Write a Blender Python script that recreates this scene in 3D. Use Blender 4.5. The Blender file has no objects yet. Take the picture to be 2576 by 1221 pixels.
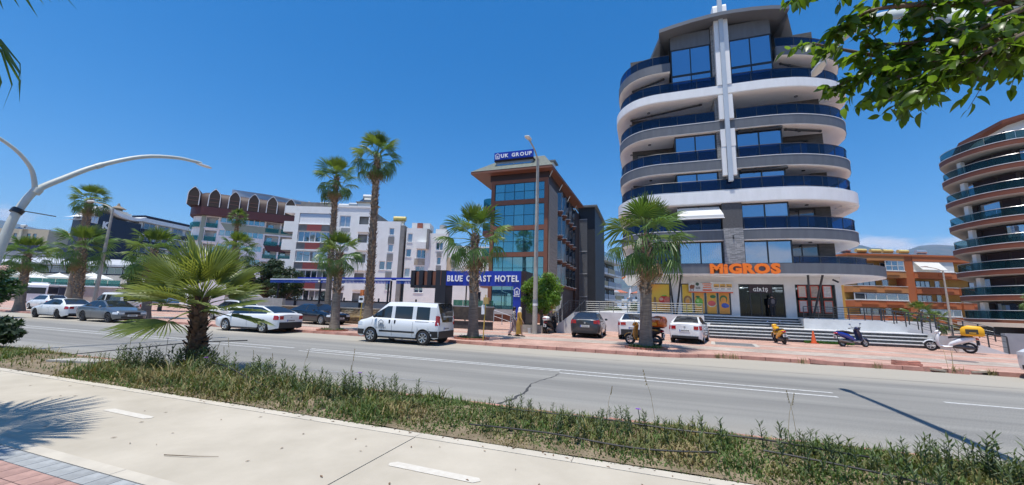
import bpy, bmesh, math, random
from mathutils import Vector, Matrix, noise
R = math.radians
random.seed(11)
SC = bpy.context.scene
COL = SC.collection

# ------------------------------------------------------------------ camera
CAM_Z, YAW, PITCH, ROLL = 1.80, R(19.3), R(9.4), R(1.67)
cd = bpy.data.cameras.new('camera'); cam = bpy.data.objects.new('camera', cd); COL.objects.link(cam)
fw = Vector((-math.sin(YAW)*math.cos(PITCH), math.cos(YAW)*math.cos(PITCH), math.sin(PITCH)))
rr = Vector((math.cos(YAW), math.sin(YAW), 0)); uu = rr.cross(fw)
RX = rr*math.cos(ROLL) + uu*math.sin(ROLL); UX = -rr*math.sin(ROLL) + uu*math.cos(ROLL)
mw = Matrix((RX, UX, -fw)).transposed().to_4x4(); mw.translation = (0, 0, CAM_Z)
cam.matrix_world = mw
cd.sensor_width = 36; cd.lens = 36*968/2576; cd.clip_start = 0.05; cd.clip_end = 40000
SC.camera = cam

# ------------------------------------------------------------------ sky
W = bpy.data.worlds.new('World'); SC.world = W; W.use_nodes = True
wn, wl = W.node_tree.nodes, W.node_tree.links; wn.clear()
out = wn.new('ShaderNodeOutputWorld'); bg = wn.new('ShaderNodeBackground'); sky = wn.new('ShaderNodeTexSky')
sky.sky_type = 'NISHITA'; sky.sun_disc = False; sky.sun_elevation = R(78.2); sky.sun_rotation = R(197)
sky.altitude = 0; sky.air_density = 1.0; sky.dust_density = 0.35; sky.ozone_density = 2.6
bg.inputs[1].default_value = 0.13
hs = wn.new('ShaderNodeHueSaturation'); hs.inputs['Saturation'].default_value = 1.42
wl.new(sky.outputs[0], hs.inputs['Color'])
# low cumulus band all round the horizon
tc = wn.new('ShaderNodeTexCoord'); sep = wn.new('ShaderNodeSeparateXYZ'); wl.new(tc.outputs['Generated'], sep.inputs[0])
mp = wn.new('ShaderNodeMapping'); mp.inputs['Scale'].default_value = (5.2, 5.2, 13); mp.inputs['Location'].default_value = (1.35, 1.7, 0.1)
wl.new(tc.outputs['Generated'], mp.inputs[0])
nz = wn.new('ShaderNodeTexNoise'); nz.inputs['Scale'].default_value = 1.25; nz.inputs['Detail'].default_value = 9; nz.inputs['Roughness'].default_value = 0.56
wl.new(mp.outputs[0], nz.inputs['Vector'])
bell = wn.new('ShaderNodeValToRGB'); e = bell.color_ramp.elements
e[0].position = 0.125; e[0].color = (1, 1, 1, 1); e[1].position = 0.225; e[1].color = (0, 0, 0, 1)
wl.new(sep.outputs[2], bell.inputs[0])
mul = wn.new('ShaderNodeMath'); mul.operation = 'MULTIPLY'; wl.new(nz.outputs[0], mul.inputs[0]); wl.new(bell.outputs[0], mul.inputs[1])
cr = wn.new('ShaderNodeValToRGB'); e = cr.color_ramp.elements
e[0].position = 0.435; e[0].color = (0, 0, 0, 1); e[1].position = 0.56; e[1].color = (0.9, 0.9, 0.9, 1)
wl.new(mul.outputs[0], cr.inputs[0])
cm = wn.new('ShaderNodeMixRGB'); cm.inputs[2].default_value = (5.6, 5.8, 6.2, 1)
wl.new(cr.outputs[0], cm.inputs[0]); wl.new(hs.outputs[0], cm.inputs[1])
wl.new(cm.outputs[0], bg.inputs[0]); wl.new(bg.outputs[0], out.inputs[0])

# ------------------------------------------------------------------ sun
sd = bpy.data.lights.new('sun', 'SUN'); sun = bpy.data.objects.new('sun', sd); COL.objects.link(sun)
sd.energy = 4.4; sd.angle = R(0.53); sd.color = (1.0, 0.955, 0.88)
sun.location = (0, -20, 60)
sun.rotation_euler = Vector((0.06, 0.20, -1)).to_track_quat('-Z', 'Y').to_euler()
SC.view_settings.view_transform = 'Standard'; SC.view_settings.look = 'None'
SC.view_settings.exposure = 0.35; SC.view_settings.gamma = 1.0; SC.view_settings.use_curve_mapping = False
SC.cycles.max_bounces = 8; SC.cycles.transparent_max_bounces = 16; SC.cycles.use_denoising = True
SC.cycles.caustics_reflective = False; SC.cycles.caustics_refractive = False

# ------------------------------------------------------------------ materials
MATS = {}
def mat(name, col=(.5, .5, .5), rough=.6, metal=0., spec=.5, var=0., vs=4., bump=0., bs=40., col2=None, coat=0., rnd=0., alpha=None, emit=0., trans=0., det=4, stretch=None):
    if name in MATS: return MATS[name]
    m = bpy.data.materials.new(name); m.use_nodes = True; n, l = m.node_tree.nodes, m.node_tree.links
    b = n['Principled BSDF']; MATS[name] = m
    b.inputs['Base Color'].default_value = (*col, 1); b.inputs['Roughness'].default_value = rough
    b.inputs['Metallic'].default_value = metal; b.inputs['Specular IOR Level'].default_value = spec
    b.inputs['Coat Weight'].default_value = coat; b.inputs['Coat Roughness'].default_value = .04
    if emit: b.inputs['Emission Color'].default_value = (*col, 1); b.inputs['Emission Strength'].default_value = emit
    src = None
    tcn = n.new('ShaderNodeTexCoord'); vec = tcn.outputs['Object']
    if stretch:
        mpp = n.new('ShaderNodeMapping'); mpp.inputs['Scale'].default_value = stretch; l.new(vec, mpp.inputs[0]); vec = mpp.outputs[0]
    if var or col2:
        nt = n.new('ShaderNodeTexNoise'); nt.inputs['Scale'].default_value = vs; nt.inputs['Detail'].default_value = det; nt.inputs['Roughness'].default_value = .62
        l.new(vec, nt.inputs['Vector'])
        rp = n.new('ShaderNodeValToRGB'); a = rp.color_ramp.elements
        c2 = col2 or tuple(min(1, c*(1+var)) for c in col); c1 = col if col2 else tuple(c*(1-var) for c in col)
        a[0].position = .36; a[0].color = (*c1, 1); a[1].position = .64; a[1].color = (*c2, 1)
        l.new(nt.outputs[0], rp.inputs[0]); src = rp.outputs[0]
    if rnd:
        oi = n.new('ShaderNodeObjectInfo'); mr = n.new('ShaderNodeMapRange'); mr.inputs[3].default_value = 1-rnd; mr.inputs[4].default_value = 1+rnd
        l.new(oi.outputs['Random'], mr.inputs[0])
        hv = n.new('ShaderNodeHueSaturation'); hv.inputs['Color'].default_value = (*col, 1)
        if src: l.new(src, hv.inputs['Color'])
        l.new(mr.outputs[0], hv.inputs['Value']); src = hv.outputs[0]
    if src: l.new(src, b.inputs['Base Color'])
    if bump:
        nb = n.new('ShaderNodeTexNoise'); nb.inputs['Scale'].default_value = bs; nb.inputs['Detail'].default_value = 5; l.new(vec, nb.inputs['Vector'])
        bn = n.new('ShaderNodeBump'); bn.inputs['Strength'].default_value = bump; bn.inputs['Distance'].default_value = .02
        l.new(nb.outputs[0], bn.inputs['Height']); l.new(bn.outputs[0], b.inputs['Normal'])
    if alpha is not None or trans:
        o = n['Material Output']; mx = n.new('ShaderNodeMixShader')
        if trans:
            t = n.new('ShaderNodeBsdfTranslucent'); t.inputs[0].default_value = (min(1, col[0]*2.6), min(1, col[1]*2.3), col[2]*1.1, 1); mx.inputs[0].default_value = trans
            l.new(b.outputs[0], mx.inputs[1]); l.new(t.outputs[0], mx.inputs[2])
        else:
            t = n.new('ShaderNodeBsdfTransparent'); t.inputs[0].default_value = (*alpha[1], 1); mx.inputs[0].default_value = alpha[0]
            l.new(b.outputs[0], mx.inputs[1]); l.new(t.outputs[0], mx.inputs[2])
        l.new(mx.outputs[0], o.inputs[0])
    return m

def glassmat(name, tint, refl=.5, base=(.02, .03, .04), rnd=.25, curtain=0., ctint=(.3, .33, .33)):
    """opaque architectural glass: dark room or pale curtain behind a reflecting sheet"""
    if name in MATS: return MATS[name]
    m = bpy.data.materials.new(name); m.use_nodes = True; n, l = m.node_tree.nodes, m.node_tree.links; MATS[name] = m
    b = n['Principled BSDF']; b.inputs['Roughness'].default_value = .5; b.inputs['Specular IOR Level'].default_value = .2
    oi = n.new('ShaderNodeObjectInfo'); tcn = n.new('ShaderNodeTexCoord')
    wv = n.new('ShaderNodeTexWave'); wv.inputs['Scale'].default_value = 2.2; wv.inputs['Distortion'].default_value = 3; wv.inputs['Detail'].default_value = 2; wv.inputs['Detail Scale'].default_value = .4
    l.new(tcn.outputs['Object'], wv.inputs[0])
    rp = n.new('ShaderNodeValToRGB'); a = rp.color_ramp.elements; a[0].position = 1-curtain-.02 if curtain else .98; a[1].position = 1-curtain+.1 if curtain else 1
    a[0].color = (0, 0, 0, 1); a[1].color = (1, 1, 1, 1)
    l.new(oi.outputs['Random'], rp.inputs[0])
    c1 = n.new('ShaderNodeMixRGB'); c1.inputs[1].default_value = (*[c*.55 for c in ctint], 1); c1.inputs[2].default_value = (*ctint, 1); l.new(wv.outputs[0], c1.inputs[0])
    c2 = n.new('ShaderNodeMixRGB'); c2.inputs[1].default_value = (*base, 1)
    if curtain: l.new(rp.outputs[0], c2.inputs[0])
    else: c2.inputs[0].default_value = 0.
    l.new(c1.outputs[0], c2.inputs[2]); l.new(c2.outputs[0], b.inputs['Base Color'])
    g = n.new('ShaderNodeBsdfGlossy'); g.inputs['Roughness'].default_value = .015; g.inputs['Color'].default_value = (*tint, 1)
    nb = n.new('ShaderNodeTexNoise'); nb.inputs['Scale'].default_value = .35; l.new(tcn.outputs['Object'], nb.inputs[0])
    bn = n.new('ShaderNodeBump'); bn.inputs['Strength'].default_value = .06; bn.inputs['Distance'].default_value = .05; l.new(nb.outputs[0], bn.inputs['Height']); l.new(bn.outputs[0], g.inputs['Normal'])
    lw = n.new('ShaderNodeLayerWeight'); lw.inputs[0].default_value = .35
    mr = n.new('ShaderNodeMapRange'); mr.inputs[3].default_value = refl; mr.inputs[4].default_value = min(.95, refl+.4); l.new(lw.outputs['Facing'], mr.inputs[0])
    mx = n.new('ShaderNodeMixShader'); l.new(mr.outputs[0], mx.inputs[0]); l.new(b.outputs[0], mx.inputs[1]); l.new(g.outputs[0], mx.inputs[2])
    l.new(mx.outputs[0], n['Material Output'].inputs[0])
    return m

def clearglass(name, tint, tr=.55, body=(.02, .04, .08), facing=.08):
    """thin see-through sheet: tinted transmission plus a mirror-like surface"""
    if name in MATS: return MATS[name]
    m = bpy.data.materials.new(name); m.use_nodes = True; n, l = m.node_tree.nodes, m.node_tree.links; MATS[name] = m
    b = n['Principled BSDF']; b.inputs['Base Color'].default_value = (*body, 1); b.inputs['Roughness'].default_value = .03; b.inputs['Specular IOR Level'].default_value = .8
    t = n.new('ShaderNodeBsdfTransparent'); t.inputs[0].default_value = (*tint, 1)
    mx = n.new('ShaderNodeMixShader'); mx.inputs[0].default_value = tr; l.new(b.outputs[0], mx.inputs[1]); l.new(t.outputs[0], mx.inputs[2])
    l.new(mx.outputs[0], n['Material Output'].inputs[0])
    return m

# ------------------------------------------------------------------ mesh helpers
class B:
    def __init__(s): s.v = []; s.f = []
    def add(s, vs, fs):
        o = len(s.v); s.v += [tuple(p) for p in vs]; s.f += [tuple(i+o for i in f) for f in fs]; return s
    def box(s, x0, x1, y0, y1, z0, z1):
        return s.add([(x0,y0,z0),(x1,y0,z0),(x1,y1,z0),(x0,y1,z0),(x0,y0,z1),(x1,y0,z1),(x1,y1,z1),(x0,y1,z1)],
                     [(0,3,2,1),(4,5,6,7),(0,1,5,4),(1,2,6,5),(2,3,7,6),(3,0,4,7)])
    def prism(s, pts, z0, z1):
        n = len(pts); a = sum(pts[i][0]*pts[(i+1)%n][1]-pts[(i+1)%n][0]*pts[i][1] for i in range(n))
        if a < 0: pts = pts[::-1]
        return s.add([(x,y,z0) for x,y in pts]+[(x,y,z1) for x,y in pts], [tuple(range(n))[::-1], tuple(range(n,2*n))]+[(i,(i+1)%n,n+(i+1)%n,n+i) for i in range(n)])
    def vprism(s, pts, y0, y1):          # polygon in x,z extruded along y
        n = len(pts); a = sum(pts[i][0]*pts[(i+1)%n][1]-pts[(i+1)%n][0]*pts[i][1] for i in range(n))
        if a < 0: pts = pts[::-1]
        return s.add([(x,y0,z) for x,z in pts]+[(x,y1,z) for x,z in pts], [tuple(range(n)), tuple(range(n,2*n))[::-1]]+[((i+1)%n,i,n+i,n+(i+1)%n) for i in range(n)])
    def tube(s, path, r, n=6, cap=True):
        path = [Vector(p) for p in path]; k = len(path); rs = r if isinstance(r, (list, tuple)) else [r]*k
        rings = []; up = None
        for i, p in enumerate(path):
            t = (path[min(i+1,k-1)]-path[max(i-1,0)]).normalized()
            if up is None: up = Vector((0,0,1)) if abs(t.z) < .9 else Vector((0,1,0))
            a = t.cross(up)
            if a.length < 1e-4: a = t.cross(Vector((1,0,0)))
            a.normalize(); b = a.cross(t).normalized(); up = b
            rings.append([p+(a*math.cos(2*math.pi*j/n)+b*math.sin(2*math.pi*j/n))*rs[i] for j in range(n)])
        vs = [q for g in rings for q in g]; fs = []
        for i in range(k-1):
            for j in range(n): fs.append((i*n+j, i*n+(j+1)%n, (i+1)*n+(j+1)%n, (i+1)*n+j))
        if cap: fs += [tuple(range(n))[::-1], tuple(range((k-1)*n, k*n))]
        return s.add(vs, fs)
    def rings(s, rings, cap=True, closed=True):
        n = len(rings[0]); k = len(rings); fs = []
        for i in range(k-1):
            for j in range(n if closed else n-1): fs.append((i*n+j, i*n+(j+1)%n, (i+1)*n+(j+1)%n, (i+1)*n+j))
        if cap: fs += [tuple(range(n))[::-1], tuple(range((k-1)*n, k*n))]
        return s.add([q for g in rings for q in g], fs)
    def loft(s, secs, n=10, p=2.4):      # secs: (x,y,z,halfwidth_y,halfheight_z); superellipse sections along x
        rg = []
        for x,y,z,w,h in secs:
            g = []
            for j in range(n):
                a = 2*math.pi*j/n; c, d = math.cos(a), math.sin(a)
                g.append((x, y+w*math.copysign(abs(c)**(2/p), c), z+h*math.copysign(abs(d)**(2/p), d)))
            rg.append(g)
        return s.rings(rg)
    def zloft(s, secs, n=12, p=2.2):     # secs: (x,y,z,hx,hy) stacked along z
        rg = []
        for x,y,z,w,h in secs:
            g = []
            for j in range(n):
                a = 2*math.pi*j/n; c, d = math.cos(a), math.sin(a)
                g.append((x+w*math.copysign(abs(c)**(2/p), c), y+h*math.copysign(abs(d)**(2/p), d), z))
            rg.append(g)
        return s.rings(rg)
    def lathe(s, prof, axis='y', c=(0,0,0), n=20, cap=False):   # prof: (offset along axis, radius)
        rg = []
        for o, r in prof:
            g = []
            for j in range(n):
                a = 2*math.pi*j/n; u, w = r*math.cos(a), r*math.sin(a)
                g.append((c[0]+(o if axis=='x' else u), c[1]+(o if axis=='y' else (u if axis=='x' else w)), c[2]+(o if axis=='z' else w)))
            rg.append(g)
        if axis == 'y': rg = [g[::-1] for g in rg]
        return s.rings(rg, cap=cap)
    def strip(s, pts, z0, z1, t):        # vertical wall following plan polyline pts, thickness t to the left
        n = len(pts); L = offset(pts, t)
        vs = [(x,y,z0) for x,y in pts]+[(x,y,z1) for x,y in pts]+[(x,y,z0) for x,y in L]+[(x,y,z1) for x,y in L]; fs = []
        for i in range(n-1): fs += [(i,i+1,n+i+1,n+i), (2*n+i+1,2*n+i,3*n+i,3*n+i+1), (n+i,n+i+1,3*n+i+1,3*n+i), (i+1,i,2*n+i,2*n+i+1)]
        fs += [(0,n,3*n,2*n), (n-1,3*n-1,4*n-1,2*n-1)]
        return s.add(vs, fs)
    def sphere(s, c, r, n=10, m=7, sc=(1,1,1)):
        rg = []
        for i in range(m+1):
            t = math.pi*i/m; rg.append([(c[0]+sc[0]*r*math.sin(t)*math.cos(2*math.pi*j/n), c[1]+sc[1]*r*math.sin(t)*math.sin(2*math.pi*j/n), c[2]-sc[2]*r*math.cos(t)) for j in range(n)])
        return s.rings(rg, cap=False)

def offset(pts, d):
    o = []
    n = len(pts)
    for i in range(n):
        a = Vector(pts[max(i-1,0)]); b = Vector(pts[min(i+1,n-1)]); t = (b-a).normalized()
        o.append((pts[i][0]-t.y*d, pts[i][1]+t.x*d))
    return o
def arclen(pts):
    L = [0]
    for a, b in zip(pts, pts[1:]): L.append(L[-1]+math.hypot(b[0]-a[0], b[1]-a[1]))
    return L
def sub(pts, s0, s1):                    # part of a polyline between two arc lengths
    L = arclen(pts); o = []
    def at(s):
        for i in range(len(pts)-1):
            if s <= L[i+1] or i == len(pts)-2:
                t = (s-L[i])/max(1e-9, L[i+1]-L[i]); return (pts[i][0]+(pts[i+1][0]-pts[i][0])*t, pts[i][1]+(pts[i+1][1]-pts[i][1])*t)
    o.append(at(s0)); o += [p for p, l in zip(pts, L) if s0+1e-4 < l < s1-1e-4]; o.append(at(s1)); return o
def smooth(ctrl, k=6):                   # catmull-rom through control points
    o = []
    P = [ctrl[0]]+list(ctrl)+[ctrl[-1]]
    for i in range(1, len(P)-2):
        for j in range(k):
            t = j/k; o.append(tuple(.5*((2*P[i][c])+(-P[i-1][c]+P[i+1][c])*t+(2*P[i-1][c]-5*P[i][c]+4*P[i+1][c]-P[i+2][c])*t*t+(-P[i-1][c]+3*P[i][c]-3*P[i+1][c]+P[i+2][c])*t**3) for c in range(len(ctrl[0]))))
    o.append(tuple(ctrl[-1])); return o

WORLD = {}
def thing(name, label, cat, loc=(0,0,0), rz=0., group=None, world=False):
    o = bpy.data.objects.new(name, None); COL.objects.link(o); o.location = loc; o.rotation_euler = (0,0,rz); o.empty_display_size = .2
    o['label'] = label; o['category'] = cat
    if group: o['group'] = group
    if world: WORLD[o.name] = Vector(loc)
    return o
def mesh(b, m, sm=None):
    me = bpy.data.meshes.new('m'); me.from_pydata(b.v, [], b.f); me.update()
    for x in (m if isinstance(m, (list, tuple)) else [m]): me.materials.append(x)
    if sm is not None:
        me.shade_smooth(); me.set_sharp_from_angle(angle=R(sm))
    return me
def top(o):
    while o.parent: o = o.parent
    return o
def part(name, b, m, parent=None, sm=None, loc=None):
    if parent is not None:
        w = WORLD.get(top(parent).name)
        if w is not None: b.v = [(x-w.x, y-w.y, z-w.z) for x, y, z in b.v]
    o = bpy.data.objects.new(name, mesh(b, m, sm)); COL.objects.link(o)
    if parent is not None: o.parent = parent
    if loc: o.location = loc
    return o
def inst(name, me, parent=None, loc=(0,0,0), rot=(0,0,0), sc=1):
    o = bpy.data.objects.new(name, me); COL.objects.link(o); o.location = loc; o.rotation_euler = rot
    o.scale = sc if isinstance(sc, (tuple, list)) else (sc, sc, sc)
    if parent is not None: o.parent = parent
    return o
def tag(o, label, cat, group=None, kind=None):
    o['label'] = label
    if cat: o['category'] = cat
    if group: o['group'] = group
    if kind: o['kind'] = kind
    return o
def struct(name, b, m, sm=None, label=None):
    o = part(name, b, m, None, sm); o['kind'] = 'structure'
    if label: o['label'] = label
    return o
def copytree(o, parent=None):
    c = o.copy(); COL.objects.link(c); c.parent = parent
    for ch in o.children: copytree(ch, c)
    return c
def bframe(az): a = R(az); return math.atan2(math.cos(a), math.sin(a))

def letters(parent, text, h, width, at, m, ext=.04, bold=0., gap=.12, rz=0., shear=0., name='letter', kern={}):
    """every character its own mesh, standing in the x,z plane and facing -y"""
    items = []
    for ch in text:
        if ch == ' ': items.append(None); continue
        cu = bpy.data.curves.new('t', 'FONT'); cu.body = ch; cu.size = 1; cu.extrude = ext/2/h*.7; cu.offset = bold; cu.resolution_u = 3; cu.shear = shear
        ob = bpy.data.objects.new('t', cu); me = bpy.data.meshes.new_from_object(ob); bpy.data.objects.remove(ob); bpy.data.curves.remove(cu)
        xs = [v.co.x for v in me.vertices]; items.append((me, min(xs), max(xs)))
    tot = sum((i[2]-i[1]) if i else .32 for i in items)+gap*(len(items)-1)+sum(kern.get(c, 0) for c in text[:-1]); sx = width/tot; x = 0; sz = h/(.70+2*bold)
    for it, ch in zip(items, text):
        if it is None: x += .32+gap; continue
        me, a, b = it
        for v in me.vertices:
            v.co = ((v.co.x-a+x)*sx, -v.co.z*sz, (v.co.y+bold)*sz)
        x += b-a+gap+kern.get(ch, 0); me.materials.clear(); me.materials.append(m)
        o = bpy.data.objects.new(name, me); COL.objects.link(o); o.parent = parent; o.location = at; o.rotation_euler = (0,0,rz)

def holes(b, x0, x1, z0, z1, y0, y1, ops):
    """wall slab with rectangular openings"""
    xs = sorted({x0, x1}|{min(max(v, x0), x1) for o in ops for v in o[:2]}); zs = sorted({z0, z1}|{min(max(v, z0), z1) for o in ops for v in o[2:4]})
    for i in range(len(zs)-1):
        run = None
        for j in range(len(xs)-1):
            cx, cz = (xs[j]+xs[j+1])/2, (zs[i]+zs[i+1])/2
            solid = not any(o[0] < cx < o[1] and o[2] < cz < o[3] for o in ops)
            if solid and run is None: run = xs[j]
            if run is not None and (not solid or j == len(xs)-2):
                b.box(run, xs[j+1] if solid else xs[j], y0, y1, zs[i], zs[i+1]); run = None
    return b
def window(parent, x0, x1, z0, z1, y, fm, gm, cols=2, rows=1, fw=.07, d=.08, name='window', sill=None):
    f = B()
    f.box(x0, x0+fw, y, y+d, z0, z1); f.box(x1-fw, x1, y, y+d, z0, z1); f.box(x0+fw, x1-fw, y, y+d, z1-fw, z1); f.box(x0+fw, x1-fw, y, y+d, z0, z0+fw)
    cw = (x1-x0-2*fw-(cols-1)*fw)/cols; rh = (z1-z0-2*fw-(rows-1)*fw)/rows
    for i in range(1, cols): a = x0+fw+i*cw+(i-1)*fw; f.box(a, a+fw, y, y+d, z0+fw, z1-fw)
    for j in range(1, rows):
        a = z0+fw+j*rh+(j-1)*fw
        for i in range(cols): q = x0+fw+i*(cw+fw); f.box(q, q+cw, y+.005, y+d, a, a+fw)
    if sill: f.box(x0-.06, x1+.06, y-sill, y+.02, z0-.07, z0-.003)
    o = part(name, f, fm, parent)
    for i in range(cols):
        for j in range(rows):
            a, c = x0+fw+i*(cw+fw), z0+fw+j*(rh+fw)
            part('pane', B().box(a-.004, a+cw+.004, y+d*.45, y+d*.6, c-.004, c+rh+.004), gm, parent if parent.parent else o)
    return o
def facade(parent, x0, x1, z0, z1, y, wins, wm, fm, gm, t=.25, name='wall'):
    part(name, holes(B(), x0, x1, z0, z1, y, y+t, [w[:4] for w in wins]), wm, parent)
    for w in wins:
        if len(w) > 4 and w[4] == 0: continue
        window(parent, w[0], w[1], w[2], w[3], y+.1, fm, gm, w[4] if len(w) > 4 else 2, w[5] if len(w) > 5 else 1, sill=.16)
def recess(parent, x0, x1, z0, z1, y, d, wm, dm=None, gm=None, dx=None, name='balcony'):
    b = B(); e = .1
    b.add([(x0,y,z0),(x1,y,z0),(x1,y+d,z0),(x0,y+d,z0),(x0,y,z1),(x1,y,z1),(x1,y+d,z1),(x0,y+d,z1)], [(0,1,2,3),(4,7,6,5),(3,2,6,7),(0,3,7,4),(1,5,6,2)])
    o = part(name, b, wm, parent)
    if dm:
        a, c = dx or (x0+.35*(x1-x0), x0+.85*(x1-x0)); window(o, a, c, z0+.03, min(z1-.25, z0+2.15), y+d-.1, dm, gm, 2 if c-a > 1.2 else 1, name='door')
    return o

# ================================================================== ground, road, pavements
def nodes(m): return m.node_tree.nodes, m.node_tree.links
def ynode(n, l, axis=1):
    t = n.new('ShaderNodeTexCoord'); s = n.new('ShaderNodeSeparateXYZ'); l.new(t.outputs['Object'], s.inputs[0]); return t, s.outputs[axis]

def asphalt():
    m = mat('asphalt', (.2, .2, .2), .9, spec=.25); n, l = nodes(m); b = n['Principled BSDF']
    t, y = ynode(n, l)
    n1 = n.new('ShaderNodeTexNoise'); n1.inputs['Scale'].default_value = .35; n1.inputs['Detail'].default_value = 6
    mp = n.new('ShaderNodeMapping'); mp.inputs['Scale'].default_value = (.25, 1.3, 1); l.new(t.outputs['Object'], mp.inputs[0]); l.new(mp.outputs[0], n1.inputs[0])
    n2 = n.new('ShaderNodeTexNoise'); n2.inputs['Scale'].default_value = 55; n2.inputs['Detail'].default_value = 4; l.new(t.outputs['Object'], n2.inputs[0])
    r1 = n.new('ShaderNodeValToRGB'); e = r1.color_ramp.elements; e[0].position = .3; e[0].color = (.215, .211, .198, 1); e[1].position = .7; e[1].color = (.292, .284, .262, 1); l.new(n1.outputs[0], r1.inputs[0])
    r2 = n.new('ShaderNodeValToRGB'); e = r2.color_ramp.elements; e[0].position = .38; e[0].color = (.72, .72, .72, 1); e[1].position = .62; e[1].color = (1.15, 1.15, 1.13, 1); l.new(n2.outputs[0], r2.inputs[0])
    mu = n.new('ShaderNodeMixRGB'); mu.blend_type = 'MULTIPLY'; mu.inputs[0].default_value = 1; l.new(r1.outputs[0], mu.inputs[1]); l.new(r2.outputs[0], mu.inputs[2])
    wv = n.new('ShaderNodeTexNoise'); wv.inputs['Scale'].default_value = .5; wv.inputs['Detail'].default_value = 8; wv.inputs['Roughness'].default_value = .7
    mp2 = n.new('ShaderNodeMapping'); mp2.inputs['Scale'].default_value = (.06, 2.4, 1); l.new(t.outputs['Object'], mp2.inputs[0]); l.new(mp2.outputs[0], wv.inputs[0])
    r3 = n.new('ShaderNodeValToRGB'); e = r3.color_ramp.elements; e[0].position = .36; e[0].color = (.78, .78, .79, 1); e[1].position = .6; e[1].color = (1.06, 1.06, 1.05, 1); l.new(wv.outputs[0], r3.inputs[0])
    mu2 = n.new('ShaderNodeMixRGB'); mu2.blend_type = 'MULTIPLY'; mu2.inputs[0].default_value = 1; l.new(mu.outputs[0], mu2.inputs[1]); l.new(r3.outputs[0], mu2.inputs[2]); mu = mu2
    # wind-blown dust lying along both kerbs, ragged edge
    ad = n.new('ShaderNodeMath'); ad.operation = 'MULTIPLY_ADD'; ad.inputs[1].default_value = 1.6; l.new(n1.outputs[0], ad.inputs[0]); l.new(y, ad.inputs[2])
    dr = n.new('ShaderNodeValToRGB'); mr = n.new('ShaderNodeMapRange'); mr.inputs[1].default_value = 6; mr.inputs[2].default_value = 20; l.new(ad.outputs[0], mr.inputs[0])
    e = dr.color_ramp.elements; e[0].position = .04; e[0].color = (.85,)*3+(1,); e[1].position = .2; e[1].color = (0,0,0,1)
    a = e.new(.60); a.color = (0,0,0,1); a = e.new(.72); a.color = (.8,)*3+(1,)
    l.new(mr.outputs[0], dr.inputs[0])
    mx = n.new('ShaderNodeMixRGB'); mx.inputs[2].default_value = (.40, .365, .30, 1); l.new(dr.outputs[0], mx.inputs[0]); l.new(mu.outputs[0], mx.inputs[1])
    l.new(mx.outputs[0], b.inputs['Base Color'])
    bp = n.new('ShaderNodeBump'); bp.inputs['Strength'].default_value = .35; bp.inputs['Distance'].default_value = .01; l.new(n2.outputs[0], bp.inputs['Height']); l.new(bp.outputs[0], b.inputs['Normal'])
    return m
def paving():
    """small clay pavers in bands along the street: pink, a red course, grey, pink"""
    m = mat('clay_pavers', (.4, .3, .26), .85, spec=.25); n, l = nodes(m); b = n['Principled BSDF']; t, y = ynode(n, l)
    br = n.new('ShaderNodeTexBrick'); br.inputs['Scale'].default_value = 1; br.inputs['Brick Width'].default_value = .21; br.inputs['Row Height'].default_value = .105; br.inputs['Mortar Size'].default_value = .007
    br.inputs['Color1'].default_value = (1, 1, 1, 1); br.inputs['Color2'].default_value = (.74, .74, .74, 1); br.inputs['Mortar'].default_value = (.45, .45, .45, 1)
    l.new(t.outputs['Object'], br.inputs[0])
    n1 = n.new('ShaderNodeTexNoise'); n1.inputs['Scale'].default_value = .7; n1.inputs['Detail'].default_value = 7; l.new(t.outputs['Object'], n1.inputs[0])
    mr = n.new('ShaderNodeMapRange'); mr.inputs[1].default_value = 16; mr.inputs[2].default_value = 30; l.new(y, mr.inputs[0])
    rp = n.new('ShaderNodeValToRGB'); rp.color_ramp.interpolation = 'CONSTANT'; e = rp.color_ramp.elements
    pink, red, grey = (.60, .385, .31, 1), (.46, .20, .15, 1), (.53, .455, .39, 1)
    e[0].position = 0; e[0].color = pink; e[1].position = .255; e[1].color = red
    for p, c in ((.272, grey), (.41, pink), (.55, grey), (.60, pink)): a = e.new(p); a.color = c
    l.new(mr.outputs[0], rp.inputs[0])
    mu = n.new('ShaderNodeMixRGB'); mu.blend_type = 'MULTIPLY'; mu.inputs[0].default_value = 1; l.new(rp.outputs[0], mu.inputs[1]); l.new(br.outputs[0], mu.inputs[2])
    r2 = n.new('ShaderNodeValToRGB'); e = r2.color_ramp.elements; e[0].position = .35; e[0].color = (.80, .79, .78, 1); e[1].position = .68; e[1].color = (1.1, 1.1, 1.09, 1); l.new(n1.outputs[0], r2.inputs[0])
    m2 = n.new('ShaderNodeMixRGB'); m2.blend_type = 'MULTIPLY'; m2.inputs[0].default_value = 1; l.new(mu.outputs[0], m2.inputs[1]); l.new(r2.outputs[0], m2.inputs[2])
    l.new(m2.outputs[0], b.inputs['Base Color'])
    bp = n.new('ShaderNodeBump'); bp.inputs['Strength'].default_value = .5; bp.inputs['Distance'].default_value = .006; l.new(br.outputs[0], bp.inputs['Height']); l.new(bp.outputs[0], b.inputs['Normal'])
    return m

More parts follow.
